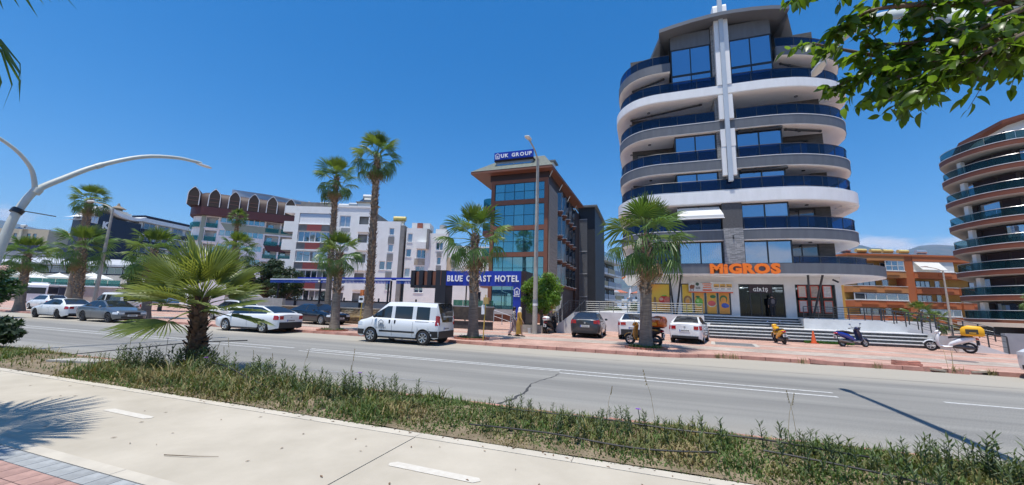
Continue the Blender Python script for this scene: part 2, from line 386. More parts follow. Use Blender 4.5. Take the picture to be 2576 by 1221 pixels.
M_dirt = mat('dry_earth', (.14, .105, .062), .95, col2=(.25, .195, .125), vs=2.5, bump=.6, bs=30)
M_conc = mat('beige_concrete', (.405, .362, .288), .88, spec=.2, col2=(.495, .445, .36), vs=.8, bump=.12, bs=160, det=12)
M_conc2 = mat('pale_concrete_band', (.495, .45, .37), .85, spec=.2, var=.08, vs=3, bump=.12, bs=120, det=8)
M_kerbred = mat('red_kerb_concrete', (.40, .20, .155), .9, var=.18, vs=3, bump=.25, bs=60, rnd=.14, det=7)
M_kerbgrey = mat('worn_kerb_concrete', (.36, .31, .26), .9, var=.15, vs=5, bump=.3, bs=60, rnd=.12)
M_paint = mat('worn_white_paint', (.64, .64, .61), .7, col2=(.36, .36, .35), vs=14, det=10)
M_pathpaint = mat('faded_path_paint', (.60, .565, .49), .8, col2=(.535, .49, .415), vs=16, det=10)
M_ground = mat('far_ground', (.24, .22, .19), .95, var=.2, vs=.03)
M_pave = paving(); M_asph = asphalt()

g = B(); g.add([(-14000,-3000,-.06),(14000,-3000,-.06),(14000,16000,-.06),(-14000,16000,-.06)], [(0,1,2,3)])
struct('ground', g, M_ground)
g = B(); g.add([(-170,6.4,0),(60,6.4,0),(60,18.3,0),(-170,18.3,0)], [(0,1,2,3)]); struct('road', g, M_asph)
# kerb line of the far pavement (it swings out round the palms)
KERB = [(-170, 19.5), (-60, 18.6), (-26, 17.2), (-9.6, 17.1), (-8.4, 16.75), (-6, 16.62), (.3, 16.62), (1.2, 16.9), (2.3, 17.55), (3.2, 17.75), (9.0, 17.62), (60, 17.7)]
g = B(); pv = offset(KERB, .1)
g.add([(x, y, .12) for x, y in pv]+[(x, 60, .12) for x, y in pv], [(i, i+1, len(pv)+i+1, len(pv)+i) for i in range(len(pv)-1)])
pavement = struct('pavement', g, M_pave)
# kerb stones: each one a piece of the pavement
L = arclen(KERB); s = L[-1]-32; i = 0; kst = []
Lr = L[-1]
p0 = 100.
while p0 < Lr-34:
    ln = .82
    seg = sub(KERB, p0, p0+ln-.02); (ax, ay), (bx, by) = seg[0], seg[-1]; d = math.hypot(bx-ax, by-ay)
    if 8.75 < ax < 10.6: p0 += ln; continue          # broken stretch
    tilt = random.uniform(-.012, .012)
    b = B().box(0, d, 0, .16, -.02, .135)
    b.v = [(x, y+(.02 if z > 0 and y < .1 else 0), z) for x, y, z in b.v]
    if not kst: kst = [mesh(b, M_kerbred)]
    o = inst('kerb_stone', kst[0], pavement, (ax, ay, 0), (tilt, random.uniform(-.008, .008), math.atan2(by-ay, bx-ax)), (d/.80, 1, 1))
    p0 += ln
for k, (x, y, z, rx, ry, rz) in enumerate([(8.95, 17.62, .03, .05, -.04, .06), (9.55, 17.55, .01, -.05, .06, -.1), (10.0, 17.66, .02, .06, .02, .12), (5.7, 17.62, .055, .12, .05, .03)]):
    inst('kerb_stone', kst[0], pavement, (x, y, z), (rx, ry, rz), (.62, 1.25, .9))
# lane markings
def mark(x0, x1, y0, y1, w, z=.004, m=M_paint, name='lane_marking', parent=None):
    b = B(); n = max(1, int(abs(x1-x0)/1.2)); vs = []
    for i in range(n+1):
        t = i/n; x = x0+(x1-x0)*t; y = y0+(y1-y0)*t
        vs += [(x, y-w/2+random.uniform(-.008, .008), z), (x, y+w/2+random.uniform(-.008, .008), z)]
    b.add(vs, [(2*i, 2*i+2, 2*i+3, 2*i+1) for i in range(n)])
    o = part(name, b, m); o['kind'] = 'structure'; return o
mark(-12.0, 4.1, 11.72, 11.50, .11); mark(-11.9, -2.4, 11.40, 11.36, .10); mark(-2.35, 4.0, 11.05, 10.97, .11)
mark(-60, -12.7, 11.62, 11.58, .11); mark(-34, -13.2, 11.0, 11.02, .09); mark(-11.9, -8.2, 11.05, 10.85, .07); mark(6.1, 20, 11.48, 11.42, .12)
mark(-46, -4.6, 8.35, 8.3, .07, m=mat('ghost_paint', (.30, .30, .29), .85, col2=(.22, .22, .22), vs=9, det=9))
# sealed crack across the road, long seam by the far kerb
b = B(); pts = []; x = -2.75; y = 6.5
while y < 11.3: pts.append((x, y)); y += .16; x += random.uniform(-.05, .07)
vs = []
for i, (x, y) in enumerate(pts): w = .028*(1.9-i/len(pts)*1.6)*random.uniform(.3, 1.3); vs += [(x-w, y, .003), (x+w, y, .003)]
b.add(vs, [(2*i, 2*i+1, 2*i+3, 2*i+2) for i in range(len(pts)-1)]); o = part('road_crack', b, mat('crack_tar', (.045, .045, .045), .8)); o['kind'] = 'structure'
b = B(); vs = []; N = 140
for i in range(N+1):
    x = -46+i*.5; y = 14.75+.1*noise.noise((x*.3, 0, 0)); w = .014*random.uniform(.2, 1.3); vs += [(x, y-w, .003), (x, y+w, .003)]
b.add(vs, [(2*i, 2*i+2, 2*i+3, 2*i+1) for i in range(N)]); o = part('road_seam', b, mat('dark_seam', (.10, .10, .095), .9)); o['kind'] = 'structure'  # thin dark strip drawn along the seam

# planting strip with kerb, promenade
PE = 4.72
g = B(); nx, ny = 150, 12; vs = []
for i in range(nx+1):
    x = -46+i*.36
    for j in range(ny+1):
        y = PE+.02+(6.42-PE)*j/ny
        h = .13+.10*math.sin(math.pi*j/ny)*(.55+.6*noise.noise((x*.5, y*.9, 0)))+.02*noise.noise((x*3, y*3, 2))
        vs.append((x, y, h))
g.add(vs, [(i*(ny+1)+j, (i+1)*(ny+1)+j, (i+1)*(ny+1)+j+1, i*(ny+1)+j+1) for i in range(nx) for j in range(ny)])
strip_ground = struct('planting_strip', g, M_dirt, 40)
km = mesh(B().box(0, .78, 0, .14, -.05, .125), M_kerbred)
for i in range(64):
    inst('kerb_stone', km, strip_ground, (-43+i*.8, 6.42+random.uniform(-.012, .012), random.uniform(-.012, .004)), (0, random.uniform(-.01, .01), random.uniform(-.01, .01)))
# promenade slabs between saw-cut joints
xs = [-60, -47, -38.4, -29.8, -21.2, -12.6, -2.83, 5.9, 14.6, 24]
g0 = B(); g0.add([(-60,-8,.105),(24,-8,.105),(24,PE,.105),(-60,PE,.105)], [(0,1,2,3)]); prom = struct('promenade', g0, mat('joint_dark', (.16, .14, .11), .95))
for a, c in zip(xs, xs[1:]): part('concrete_slab', B().box(a+.007, c-.007, 2.632, PE-.16, .06, .12), M_conc, prom)
for i in range(-30, 13): part('edging_stone', B().box(i*2-2.83+.003, i*2-.83-.003, PE-.157, PE, .06, .126), M_conc2, prom)
for i in range(-30, 13): part('edging_stone', B().box(i*2-2.83+.003, i*2-.83-.003, 2.50, 2.629, .06, .125), M_conc2, prom)
for x in (-7.6, -2.62, 2.4, -12.6, -17.6):
    b = B(); c = [(x+.03, 3.70), (x+1.0, 3.68), (x+1.06, 3.74), (x+1.02, 3.80), (x+.06, 3.82), (x, 3.76)]
    b.add([(p, q, .1245) for p, q in c], [tuple(range(6))]); o = part('path_dash', b, M_pathpaint); o['kind'] = 'structure'
# tiled walkway in the corner: each concrete tile a piece
M_tile = [mat('blue_grey_tile', (.31, .32, .315), .85, var=.12, vs=9, rnd=.12, bump=.15, bs=90), mat('red_tile', (.37, .225, .185), .85, var=.12, vs=9, rnd=.12, bump=.15, bs=90)]
tm = [mesh(B().box(.004, .196, .004, .196, .06, .122), x) for x in M_tile]
for i in range(20):
    for j in range(7):
        x = -7.4+i*.2; y = 2.295-j*.2
        k = 0 if (j < 1 or (x < -6.9)) else (1 if ((i//4+j//3) % 2 or j < 3) else 0)
        inst('paving_tile', tm[k], prom, (x, y, 0))
part('tile_bed', B().box(-60, 24, -7.9, 1.09, .06, .119), M_tile[1], prom)
part('tile_bed', B().box(-60, -7.42, 1.093, 2.495, .06, .119), M_tile[1], prom)
part('tile_bed', B().box(-3.38, 24, 1.093, 2.495, .06, .119), M_tile[1], prom)

# ------------------------------------------------------------------ mountains
def mountains():
    ctrl = [(-100, 4.5), (-88, 5.2), (-80, 5.6), (-73, 6.0), (-70, 5.6), (-60, 4.6), (-45, 4.6), (-30, 5.2), (-14, 5.8), (-5, 6.25), (0, 6.3), (8, 6.0), (15, 6.8), (20, 7.5), (23, 7.75), (24.5, 7.15), (26.3, 6.6), (28.2, 7.15), (31, 6.8), (40, 6.4), (60, 5), (80, 4)]
    def ev(a):
        for (x0, e0), (x1, e1) in zip(ctrl, ctrl[1:]):
            if x0 <= a <= x1: t = (a-x0)/(x1-x0); t = t*t*(3-2*t); return e0+(e1-e0)*t
        return 4
    b = B(); vs = []; NA, NR = 300, 14
    for i in range(NA+1):
        az = -100+180*i/NA
        for j in range(NR+1):
            t = j/NR; r = 3600+t*5200
            prof = math.sin(min(1, t/.65)*math.pi/2)**1.3 if t < .65 else math.cos((t-.65)/.35*math.pi/2)
            p = Vector((r*math.sin(R(az)), r*math.cos(R(az)), 0))
            rid = noise.fractal((p*.0011), 1., 2.1, 6)
            h = 6980*math.tan(R(ev(az)))*prof
            h += rid*150*prof*(1-prof*.85)+25*rid*prof
            vs.append((p.x, p.y, max(-2, h)))
    b.add(vs, [(i*(NR+1)+j, i*(NR+1)+j+1, (i+1)*(NR+1)+j+1, (i+1)*(NR+1)+j) for i in range(NA) for j in range(NR)])
    struct('mountains', b, mat('forested_slope', (.05, .075, .04), .95, col2=(.14, .13, .10), vs=.004, det=9), 60)
mountains()

# ================================================================== the curved-balcony building with the shop
M_white = mat('white_render', (.79, .79, .775), .7, col2=(.86, .86, .85), vs=1.1, stretch=(2.2, 2.2, .5), det=8)
M_soffit = mat('offwhite_soffit', (.88, .87, .84), .75, var=.03, vs=.8)
M_fascia = mat('anthracite_fascia', (.112, .121, .135), .55, col2=(.14, .15, .166), vs=1.0, stretch=(2.5, 2.5, .4), det=8)
M_black = mat('black_aluminium', (.022, .024, .028), .4, spec=.5)
M_steel = mat('dark_steel_rail', (.06, .063, .07), .35, metal=.6)
M_inox = mat('brushed_steel', (.52, .53, .54), .3, metal=.9)
M_glassA = glassmat('blue_reflective_glazing', (.62, .72, .86), .50, (.012, .022, .04), curtain=.3, ctint=(.20, .27, .32))
M_glassB = glassmat('dark_glazing', (.55, .62, .7), .22, (.010, .014, .02), curtain=.25, ctint=(.22, .24, .25))
M_railglass = clearglass('blue_rail_glass', (.32, .46, .68), .62, (.008, .025, .075))
M_orange = mat('orange_letter', (.93, .20, .012), .5)
def ledger():
    m = mat('split_ledger_stone', (.3, .3, .3), .85); n, l = nodes(m); b = n['Principled BSDF']; t = n.new('ShaderNodeTexCoord')
    mp = n.new('ShaderNodeMapping'); mp.inputs['Rotation'].default_value = (R(90), 0, 0); l.new(t.outputs['Object'], mp.inputs[0])
    br = n.new('ShaderNodeTexBrick'); br.inputs['Scale'].default_value = 1; br.inputs['Brick Width'].default_value = .34; br.inputs['Row Height'].default_value = .055; br.inputs['Mortar Size'].default_value = .004
    br.inputs['Color1'].default_value = (.42, .42, .42, 1); br.inputs['Color2'].default_value = (.20, .205, .21, 1); br.inputs['Mortar'].default_value = (.06, .06, .06, 1); br.offset_frequency = 2; br.offset = .37
    l.new(mp.outputs[0], br.inputs[0]); l.new(br.outputs[0], b.inputs['Base Color'])
    nz = n.new('ShaderNodeTexNoise'); nz.inputs['Scale'].default_value = 9; l.new(mp.outputs[0], nz.inputs[0])
    mx = n.new('ShaderNodeMixRGB'); mx.inputs[0].default_value = .4; l.new(br.outputs[0], mx.inputs[1]); l.new(nz.outputs[0], mx.inputs[2])
    bp = n.new('ShaderNodeBump'); bp.inputs['Strength'].default_value = .9; bp.inputs['Distance'].default_value = .04; l.new(mx.outputs[0], bp.inputs['Height']); l.new(bp.outputs[0], b.inputs['Normal'])
    return m
M_ledger = ledger()
M_darkstone = mat('dark_stone_cladding', (.075, .068, .062), .7, var=.35, vs=3, stretch=(1, 1, 5))

OUT = [(-1.9, 46), (-1.9, 36.5), (-1.9, 34.6), (-1.72, 33.4), (-1.2, 32.3), (-.3, 31.45), (.9, 31.05), (2.4, 31.0), (5, 31.0), (8.0, 31.0), (9.4, 31.08), (10.8, 31.32), (12.2, 31.85), (13.4, 32.55), (14.3, 33.45), (14.85, 34.7), (15.05, 36.5), (15.1, 46)]
OUT = smooth(OUT, 5)
POD = smooth([(-1.95, 46), (-1.95, 37), (-1.95, 34.6), (-1.75, 33.3), (-1.2, 32.1), (-.4, 31.35), (.9, 31.0), (2.4, 30.95), (6, 30.95), (9, 30.95), (11.2, 31.1), (12.8, 31.55), (14.4, 32.3), (15.8, 33.8), (16.4, 35.6), (16.5, 38), (16.5, 46)], 5)

apt = thing('apartment_building', 'tall dark grey and white apartment block with curved glass balconies above the shop', 'building', (6.2, 38, 0), world=True)
TZ = 1.54                      # terrace floor
def slab(z0, z1, plan, fm, back=True, t=.03):
    o = part('slab', B().prism(plan, z0, z1-.02), M_soffit, apt)
    f = offset(plan, -t); part('fascia', B().strip(f, z0+.05, z1+.03, t+.06), fm, o, 50)
    return o
def railing(parent, line, z, h=.95, panel=1.35, gm=M_railglass, rm=M_steel, post=True):
    ln = offset(line, .12); T = arclen(ln)[-1]; n = max(1, round(T/panel)); b = B()
    for i in range(n):
        seg = sub(ln, T*i/n+.02, T*(i+1)/n-.02)
        part('glass_panel', B().strip(seg, z+.06, z+h-.06, .015), gm, parent)
        if post: b.box(seg[0][0]-.035, seg[0][0]+.005, seg[0][1]-.02, seg[0][1]+.04, z, z+h-.03)
    b.tube([(x, y+.007, z+h-.03) for x, y in ln], .028, 5)
    part('rail', b, rm, parent)
def near(plan, x=None, y=None, lo=True):   # arc length where the plan crosses a value
    Ls = arclen(plan)
    for i, (a, c) in enumerate(zip(plan, plan[1:])):
        if x is not None and (a[0]-x)*(c[0]-x) <= 0 and a[0] != c[0]: return Ls[i]+(Ls[i+1]-Ls[i])*(x-a[0])/(c[0]-a[0])
        if y is not None and (a[1]-y)*(c[1]-y) <= 0 and a[1] != c[1] and (a[0] < 5) == lo: return Ls[i]+(Ls[i+1]-Ls[i])*(y-a[1])/(c[1]-a[1])
FR = (near(OUT, y=40), near(OUT, y=40, lo=False)); front = sub(OUT, *FR)
# fascia (bottom, top) of every storey; last entry is the floor of the two-storey top flat
ST = [(4.5, 5.22, 'd'), (6.95, 7.67, 'd'), (9.70, 10.57, 'w'), (12.32, 13.08, 'd'), (15.42, 16.15, 'd'), (18.25, 18.95, 'w')]
slabs = []
for i, (a, c, k) in enumerate(ST):
    pl = POD if i == 0 else (offset(OUT, -.22) if k == 'w' else OUT)
    slabs.append(slab(a, c, pl, M_fascia if k == 'd' else M_white))
    if k == 'd' and i: part('trim', B().strip(offset(pl, -.05), c+.035, c+.075, .12), M_white, slabs[-1])
    if k == 'w': part('kerb_band', B().strip(offset(OUT, .05), c+.03, c+.2, .1), mat('grey_band', (.5, .52, .56), .6), slabs[-1])
# recessed core walls, bays, doors per storey
for i in range(1, 6):
    z0 = ST[i-1][1]; z1 = ST[i][0]; zt = z1
    part('cladding', holes(B(), -.8, 2.45, z0, zt, 33.5, 33.7, [(-.45, .25, z0+.05, z0+2.0), (.75, 2.2, z0+.05, z0+1.95)]), M_darkstone, apt)
    part('cladding', holes(B(), 9.75, 12.95, z0, zt, 33.5, 33.7, [(9.95, 12.0, z0+.05, z0+1.95)]), M_darkstone, apt)
    for xa in (-.8, 12.75): part('side_wall', B().box(xa, xa+.2, 33.7, 45, z0, zt), M_soffit if i > 1 else M_darkstone, apt)
    window(apt, -.45, .25, z0+.05, z0+2.0, 33.56, M_black, M_glassB, 1); window(apt, .75, 2.2, z0+.05, z0+1.95, 33.56, M_black, M_glassB, 2, name='door')
    window(apt, 9.95, 12.0, z0+.05, z0+1.95, 33.56, M_black, M_glassB, 2, name='door')
    for xa, xb in ((2.45, 5.38), (6.72, 9.7)):
        if i == 5: continue
        window(apt, xa, xb, z0+.02, zt-.02, 31.32, M_black, M_glassA, 2, 1, fw=.09)
        part('bay_side', B().box(xa+.002, xa+.11, 31.41, 33.7, z0, zt), M_black, apt); part('bay_side', B().box(xb-.11, xb-.002, 31.41, 33.7, z0, zt), M_black, apt)
    # railings (the pier interrupts them; the white storeys run through)
    if i in (3,):
        railing(slabs[i-1], front, z0+.2, .85)
    elif i == 1:
        a0, a1 = near(POD, y=36), near(POD, x=14.2)
        pr = offset(POD, .55); railing(slabs[0], sub(pr, a0, near(POD, x=5.3)), z0+.03, .6); railing(slabs[0], sub(pr, near(POD, x=6.8), a1), z0+.03, .6)
    else:
        railing(slabs[i-1], sub(OUT, FR[0], near(OUT, x=5.35)), z0+.03); railing(slabs[i-1], sub(OUT, near(OUT, x=6.8), FR[1]), z0+.03)
    for lx, ly in ((.6, 32.3), (11.2, 32.6), (-.9, 34.2)):
        part('ceiling_light', B().lathe([(0, .11), (-.05, .12), (-.05, .09), (-.02, .085)], 'z', (lx, ly, zt+.001), 14), M_black, slabs[i])
# folded awning cassettes under some slabs
def cassette(p, q, z, r=.075):
    b = B(); p, q = Vector((*p, z)), Vector((*q, z)); b.tube([p, q], r, 8)
    for t in (.03, .32, .97): c = p.lerp(q, t); b.tube([c+(q-p).normalized()*-.06, c+(q-p).normalized()*.06], r*1.25, 8)
    part('awning_cassette', b, M_black, apt, 40)
cassette((10.0, 31.75), (12.6, 32.75), 15.28); cassette((6.85, 31.2), (9.7, 31.2), 15.26, .1); cassette((6.85, 31.15), (9.8, 31.15), 12.16, .1)
cassette((-.9, 33.0), (4.6, 31.7), 18.08); cassette((-.7, 33.0), (1.9, 31.7), 20.78); cassette((10.1, 31.8), (12.4, 33.2), 20.66)
# open white awning on the second storey
aw = part('awning', B().add([(2.4, 31.15, 9.5), (5.25, 31.15, 9.5), (5.4, 30.25, 8.72), (2.35, 30.25, 8.72), (5.4, 30.24, 8.5), (2.35, 30.24, 8.5)], [(0, 1, 2, 3), (3, 2, 4, 5)]), mat('white_awning_cloth', (.82, .82, .80), .8, trans=.25), apt)
part('awning_bar', B().tube([(2.3, 30.26, 8.49), (5.45, 30.26, 8.49)], .035, 6), M_white, aw)
# central pier in stone, glazed slot behind the fins above
part('pier', B().box(5.42, 6.68, 30.86, 33.9, 5.25, 7.83), M_ledger, apt)
part('pier', B().box(5.42, 6.68, 30.86, 33.9, 7.833, 9.72), mat('dark_ledger', (.09, .09, .095), .8, var=.3, vs=7, stretch=(1, 1, 6), bump=.5, bs=20), apt)
part('pier', B().box(5.40, 6.70, 31.22, 33.9, 10.57, 25.0), M_ledger, apt)
part('wall_lamp', B().tube([(6.02, 30.82, 7.02), (6.02, 30.82, 7.2)], .04, 8).tube([(6.02, 30.82, 7.26), (6.02, 30.82, 7.30)], .05, 8).box(6.0, 6.04, 30.82, 30.86, 7.1, 7.2), M_black, apt)
# vertical fins
M_fin = mat('white_fin', (.80, .80, .79), .6, var=.03, vs=.6); M_finb = mat('blue_grey_fin', (.46, .52, .58), .45, var=.05, vs=.5)
def fin(x0, x1, z0, z1, y, m, arch=True):
    pr = [(y, z0), (y, z1-.35)]
    if arch: pr += [(y+.35-.35*math.cos(t), z1-.35+.35*math.sin(t)) for t in (.4, .8, 1.2, 1.57)]+[(y+.9, z1), (y+1.1, z1-.4), (y+.35, z0)]
    else: pr += [(y, z1), (y+.3, z1), (y+.3, z0)]
    n = len(pr); part('fin', B().add([(x0, a, c) for a, c in pr]+[(x1, a, c) for a, c in pr], [tuple(range(n))[::-1], tuple(range(n, 2*n))]+[(i, (i+1)%n, n+(i+1)%n, n+i) for i in range(n)]), m, apt, 40)
fin(5.60, 5.90, 11.78, 14.6, 30.72, M_fin, False); fin(6.24, 6.52, 11.78, 14.6, 30.72, M_fin, False)
for z0, z1 in ((14.0, 15.38), (16.2, 18.15), (19.0, 26.0)):
    fin(5.60, 5.92, z0, z1, 30.70, M_fin, z1 > 20); fin(6.24, 6.56, z0, z1, 30.70, M_fin, z1 > 20)
fin(5.93, 6.23, 11.3, 28.2, 30.56, M_finb, False)
part('fin_cap', B().box(5.1, 5.62, 30.95, 31.3, 25.0, 25.16).box(6.58, 7.05, 30.95, 31.3, 25.05, 25.2), M_white, apt)
# top flat: tall glazing, curved roof, side balconies
for xa, xb in ((2.42, 5.35), (6.68, 9.52)):
    window(apt, xa, xb, 18.98, 20.62, 31.3, M_black, M_glassA, 2, 1, fw=.08); window(apt, xa, xb, 20.623, 23.0, 31.3, M_black, M_glassA, 2, 1, fw=.08)
    part('head_panel', B().box(xa, xb, 31.28, 31.5, 23.003, 24.3), M_fascia, apt)
    part('bay_side', B().box(xa, xa+.1, 31.39, 34, 18.95, 24.2).box(xb-.1, xb, 31.39, 34, 18.95, 24.2), M_black, apt)
railing(slabs[5], sub(OUT, FR[0], near(OUT, x=5.55)), 19.12, .9); railing(slabs[5], sub(OUT, near(OUT, x=6.6), FR[1]), 19.12, .9)
for x0, x1, sg in ((-.8, 2.4, 0), (9.7, 12.95, 1)):
    part('cladding', B().box(x0, x1, 33.5, 33.7, 18.95, 24), M_darkstone, apt)
lp = sub(OUT, FR[0], near(OUT, x=2.3)); rp_ = sub(OUT, near(OUT, x=9.75), FR[1])
for ln, q in ((lp, (2.3, 40)), (rp_, (9.75, 40))):
    o = part('slab', B().prism(ln+[q], 20.95, 21.68), M_soffit, apt); part('fascia', B().strip(offset(ln, -.03), 20.98, 21.71, .09), M_fascia, o, 50)
    e = ln[-1] if ln is lp else ln[0]
    part('fascia', B().box(e[0]-.04, e[0]+.04, e[1], 36, 20.98, 21.71), M_fascia, o)
    railing(o, ln, 21.7, .85)
def roof():
    prof = [(1.55, 23.98), (2.6, 24.18), (4.0, 24.38), (5.4, 24.50), (6.15, 24.52), (6.9, 24.50), (8.2, 24.40), (9.4, 24.22), (10.5, 23.95)]
    b = B(); n = len(prof); ys = (30.15, 36.5)
    vs = [(x, y, z+dz) for y in ys for dz in (0, .3) for x, z in prof]; fs = []
    for i in range(n-1): fs += [(i, i+1, n+i+1, n+i), (2*n+i+1, 2*n+i, 3*n+i, 3*n+i+1), (n+i, n+i+1, 3*n+i+1, 3*n+i), (i+1, i, 2*n+i, 2*n+i+1)]
    fs += [(0, n, 3*n, 2*n), (n-1, 3*n-1, 4*n-1, 2*n-1)]
    o = part('roof', b.add(vs, fs), mat('zinc_roof', (.15, .16, .175), .5, metal=.2), apt)
    # lower side wings sloping back on both sides
    for a, c in (((1.56, 30.6, 23.95), (-1.0, 37.5, 22.0)), ((10.5, 30.6, 23.92), (13.6, 37.5, 22.0))):
        w = B(); s = 1 if a[0] > 5 else -1
        w.add([a, c, (c[0]-s*3, c[1]+.3, c[2]+.5), (a[0]-s*.5, a[1]+2.5, a[2]+.05), (a[0], a[1], a[2]-.3), (c[0], c[1], c[2]-.3), (c[0]-s*3, c[1]+.3, c[2]+.2), (a[0]-s*.5, a[1]+2.5, a[2]-.25)],
              [(0, 1, 2, 3), (4, 7, 6, 5), (0, 4, 5, 1), (1, 5, 6, 2), (2, 6, 7, 3), (3, 7, 4, 0)])
        part('roof_wing', w, MATS['zinc_roof'], o)
    part('attic_wall', B().box(1.7, 10.3, 34.0, 44, 18.95, 23.9), M_fascia, apt)
roof()
part('rear_wall', B().box(-.58, 12.73, 44.6, 45, TZ, 22), M_soffit, apt)
for zz_ in (9.72, 18.3):      # slatted corner of the white slabs
    s = slabs[2 if zz_ < 12 else 5]
    for k in range(7 if zz_ < 12 else 4): part('slat', B().box(13.6-.18*k*.6, 14.6-.1*k*.2, 33.4+k*.55, 33.62+k*.55, zz_-.10, zz_-.02), M_white, s)
# shop storey: piers, openings
SW = 33.2
shop = [(.3, 1.83, TZ+.08, 3.95), (2.6, 6.05, TZ+.08, 3.95), (6.6, 9.53, TZ+.01, 3.95), (10.2, 12.6, TZ+.05, 3.95)]
part('shop_wall', holes(B(), -.7, 12.95, TZ, 4.5, SW, SW+.3, shop), mat('shop_white', (.66, .655, .64), .7, var=.05, vs=1), apt)
[part('side_wall', B().box(xa, xa+.3, SW+.3, 45, TZ, 4.5), M_soffit, apt) for xa in (-.7, 12.65)]
M_shopglass = clearglass('tinted_shop_glass', (.42, .47, .52), .62, (.006, .008, .012))
window(apt, 6.6, 9.53, TZ+.01, 3.95, SW+.1, M_black, M_shopglass, 4, 1, fw=.06, name='entrance')
part('lintel_panel', B().box(7.3, 8.75, SW+.06, SW+.1, 3.3, 3.94), mat('dark_maroon_panel', (.03, .012, .014), .4), apt)
window(apt, 10.2, 12.6, TZ+.05, 3.95, SW+.1, M_black, M_shopglass, 3, 1, fw=.06, name='shop_window')
for a, c, n in ((.3, 1.83, 1), (2.6, 6.05, 4)): window(apt, a, c, TZ+.08, 3.95, SW+.1, M_black, M_glassB, n, 1, fw=.07, name='shop_window')
# interior with its ceiling light strips
inn = part('shop_interior', B().add([(6.2, SW+.35, TZ+.005), (12.6, SW+.35, TZ+.005), (12.6, 43, TZ+.005), (6.2, 43, TZ+.005), (6.2, SW+.35, 4.2), (12.6, SW+.35, 4.2), (12.6, 43, 4.2), (6.2, 43, 4.2)], [(0, 1, 2, 3), (4, 7, 6, 5), (3, 2, 6, 7), (0, 3, 7, 4), (1, 5, 6, 2)]), mat('dim_interior', (.10, .105, .11), .6), apt)
M_tubelamp = mat('lit_tube', (1., .97, .9), emit=5)
for x in (6.75, 7.15, 8.9, 9.4, 10.4, 11.1):
    for y in (34.1, 35.4, 37.5, 40): part('light_strip', B().box(x-.28, x+.28, y, y+.05, 3.72, 3.75), M_tubelamp, inn)
part('counter', B().box(8.0, 8.9, 37, 37.7, TZ+.01, 2.55), mat('beech', (.42, .33, .22), .5), inn); part('shelf', B().box(6.8, 7.6, 38.5, 39.1, TZ+.01, 3.1), mat('shelf_goods', (.30, .22, .16), .6, col2=(.12, .16, .2), vs=6), inn)
# V struts
for cx in (2.1, 10.95):
    for s in (-1, 1):
        part('strut', B().tube([(cx+s*.08, 32.9, TZ), (cx+s*.42, 31.6, 4.5)], .07, 4), M_black, apt)
part('canopy_lamp', B().box(5.0, 6.2, 31.9, 32.1, 4.40, 4.44), M_white, apt)
part('camera_dome', B().tube([(12.2, 32.4, 4.25), (12.45, 32.2, 4.05)], .06, 8), M_black, apt)

# signs hung on it are their own things
sg = thing('shop_sign', 'large orange shop lettering on the grey canopy fascia', 'sign', (4.4, 30.86, 4.52))
letters(sg, 'MiGROS', .74, 4.35, (0, 0, 0), M_orange, .14, .06, .05, kern={'R': -.12})
sg2 = thing('shop_sign', 'orange lettering wrapping the rounded left canopy corner', 'sign', (-1.95, 33.4, 4.40))
letters(sg2, 'ROS', .74, 1.75, (0.02, 1.3, 0), M_orange, .12, .075, .03, rz=R(-79))
gi = thing('entrance_sign', 'white entrance lettering on dark panel above the shop door', 'sign', (7.55, SW+.03, 3.42))
letters(gi, 'GİRİŞ', .24, .95, (0, 0, 0), mat('white_letter', (.85, .85, .85), .5), .03, .02, .12)

# window posters: fruit pictures printed on film
def poster(x0, x1, base, base2, label, blobs, n):
    o = thing('window_poster', label, 'poster', (x0, SW+.12, TZ+.15))
    w = x1-x0; m = mat('poster_%d' % n, base, .5, col2=base2, vs=.55, det=0)
    part('film', B().box(0, w, -.012, 0, 0, 2.22), m, o)
    for k, (cx, cz, rx, rz_, c) in enumerate(blobs):
        b = B(); N = 18; pts = [(cx+rx*math.cos(2*math.pi*i/N), cz+rz_*math.sin(2*math.pi*i/N)*(1 if math.sin(2*math.pi*i/N) > 0 else .9)) for i in range(N)]
        b.vprism(pts, -.016-.002*k, -.013-.002*k); part('print', b, mat('print_%d_%d_%d' % tuple(int(v*99) for v in c), c, .5, var=.18, vs=3), o)
rd, lr, gn, dg, br_, og, bl, wm = (.55, .03, .02), (.68, .18, .12), (.16, .42, .05), (.03, .16, .05), (.33, .16, .06), (.72, .30, .05), (.05, .10, .38), (.62, .10, .09)
poster(.4, 1.74, (.80, .33, .05), (.74, .52, .06), 'orange window poster with tomatoes left of the slanted struts', [(.95, .95, .42, .34, rd), (1.22, .92, .30, .30, lr), (.72, 1.02, .16, .13, (.75, .4, .3)), (.95, 1.30, .20, .05, gn), (.25, .85, .10, .35, br_)], 1)
poster(2.70, 3.36, (.74, .52, .05), (.80, .50, .06), 'yellow window poster with a walnut right of the slanted struts', [(.36, .95, .30, .38, br_), (.36, .92, .20, .27, (.55, .36, .16)), (.36, .85, .13, .22, og)], 2)
poster(3.56, 4.22, (.78, .42, .06), (.80, .34, .06), 'orange window poster with a green apple', [(.30, .85, .28, .36, gn), (.22, 1.25, .16, .08, dg), (.22, .95, .10, .12, (.4, .62, .2))], 3)
poster(4.42, 5.06, (.80, .36, .05), (.80, .42, .06), 'orange window poster with a watermelon slice', [(.32, .72, .30, .26, (.70, .74, .55)), (.32, .76, .28, .22, wm), (.42, 1.28, .20, .13, dg)], 4)
poster(5.26, 5.94, (.78, .33, .05), (.74, .28, .04), 'orange window poster with blue grapes nearest the entrance', [(.36, .62, .22, .20, bl), (.52, .60, .14, .14, (.08, .14, .5)), (.30, 1.1, .26, .30, dg), (.30, 1.02, .19, .24, og)], 5)
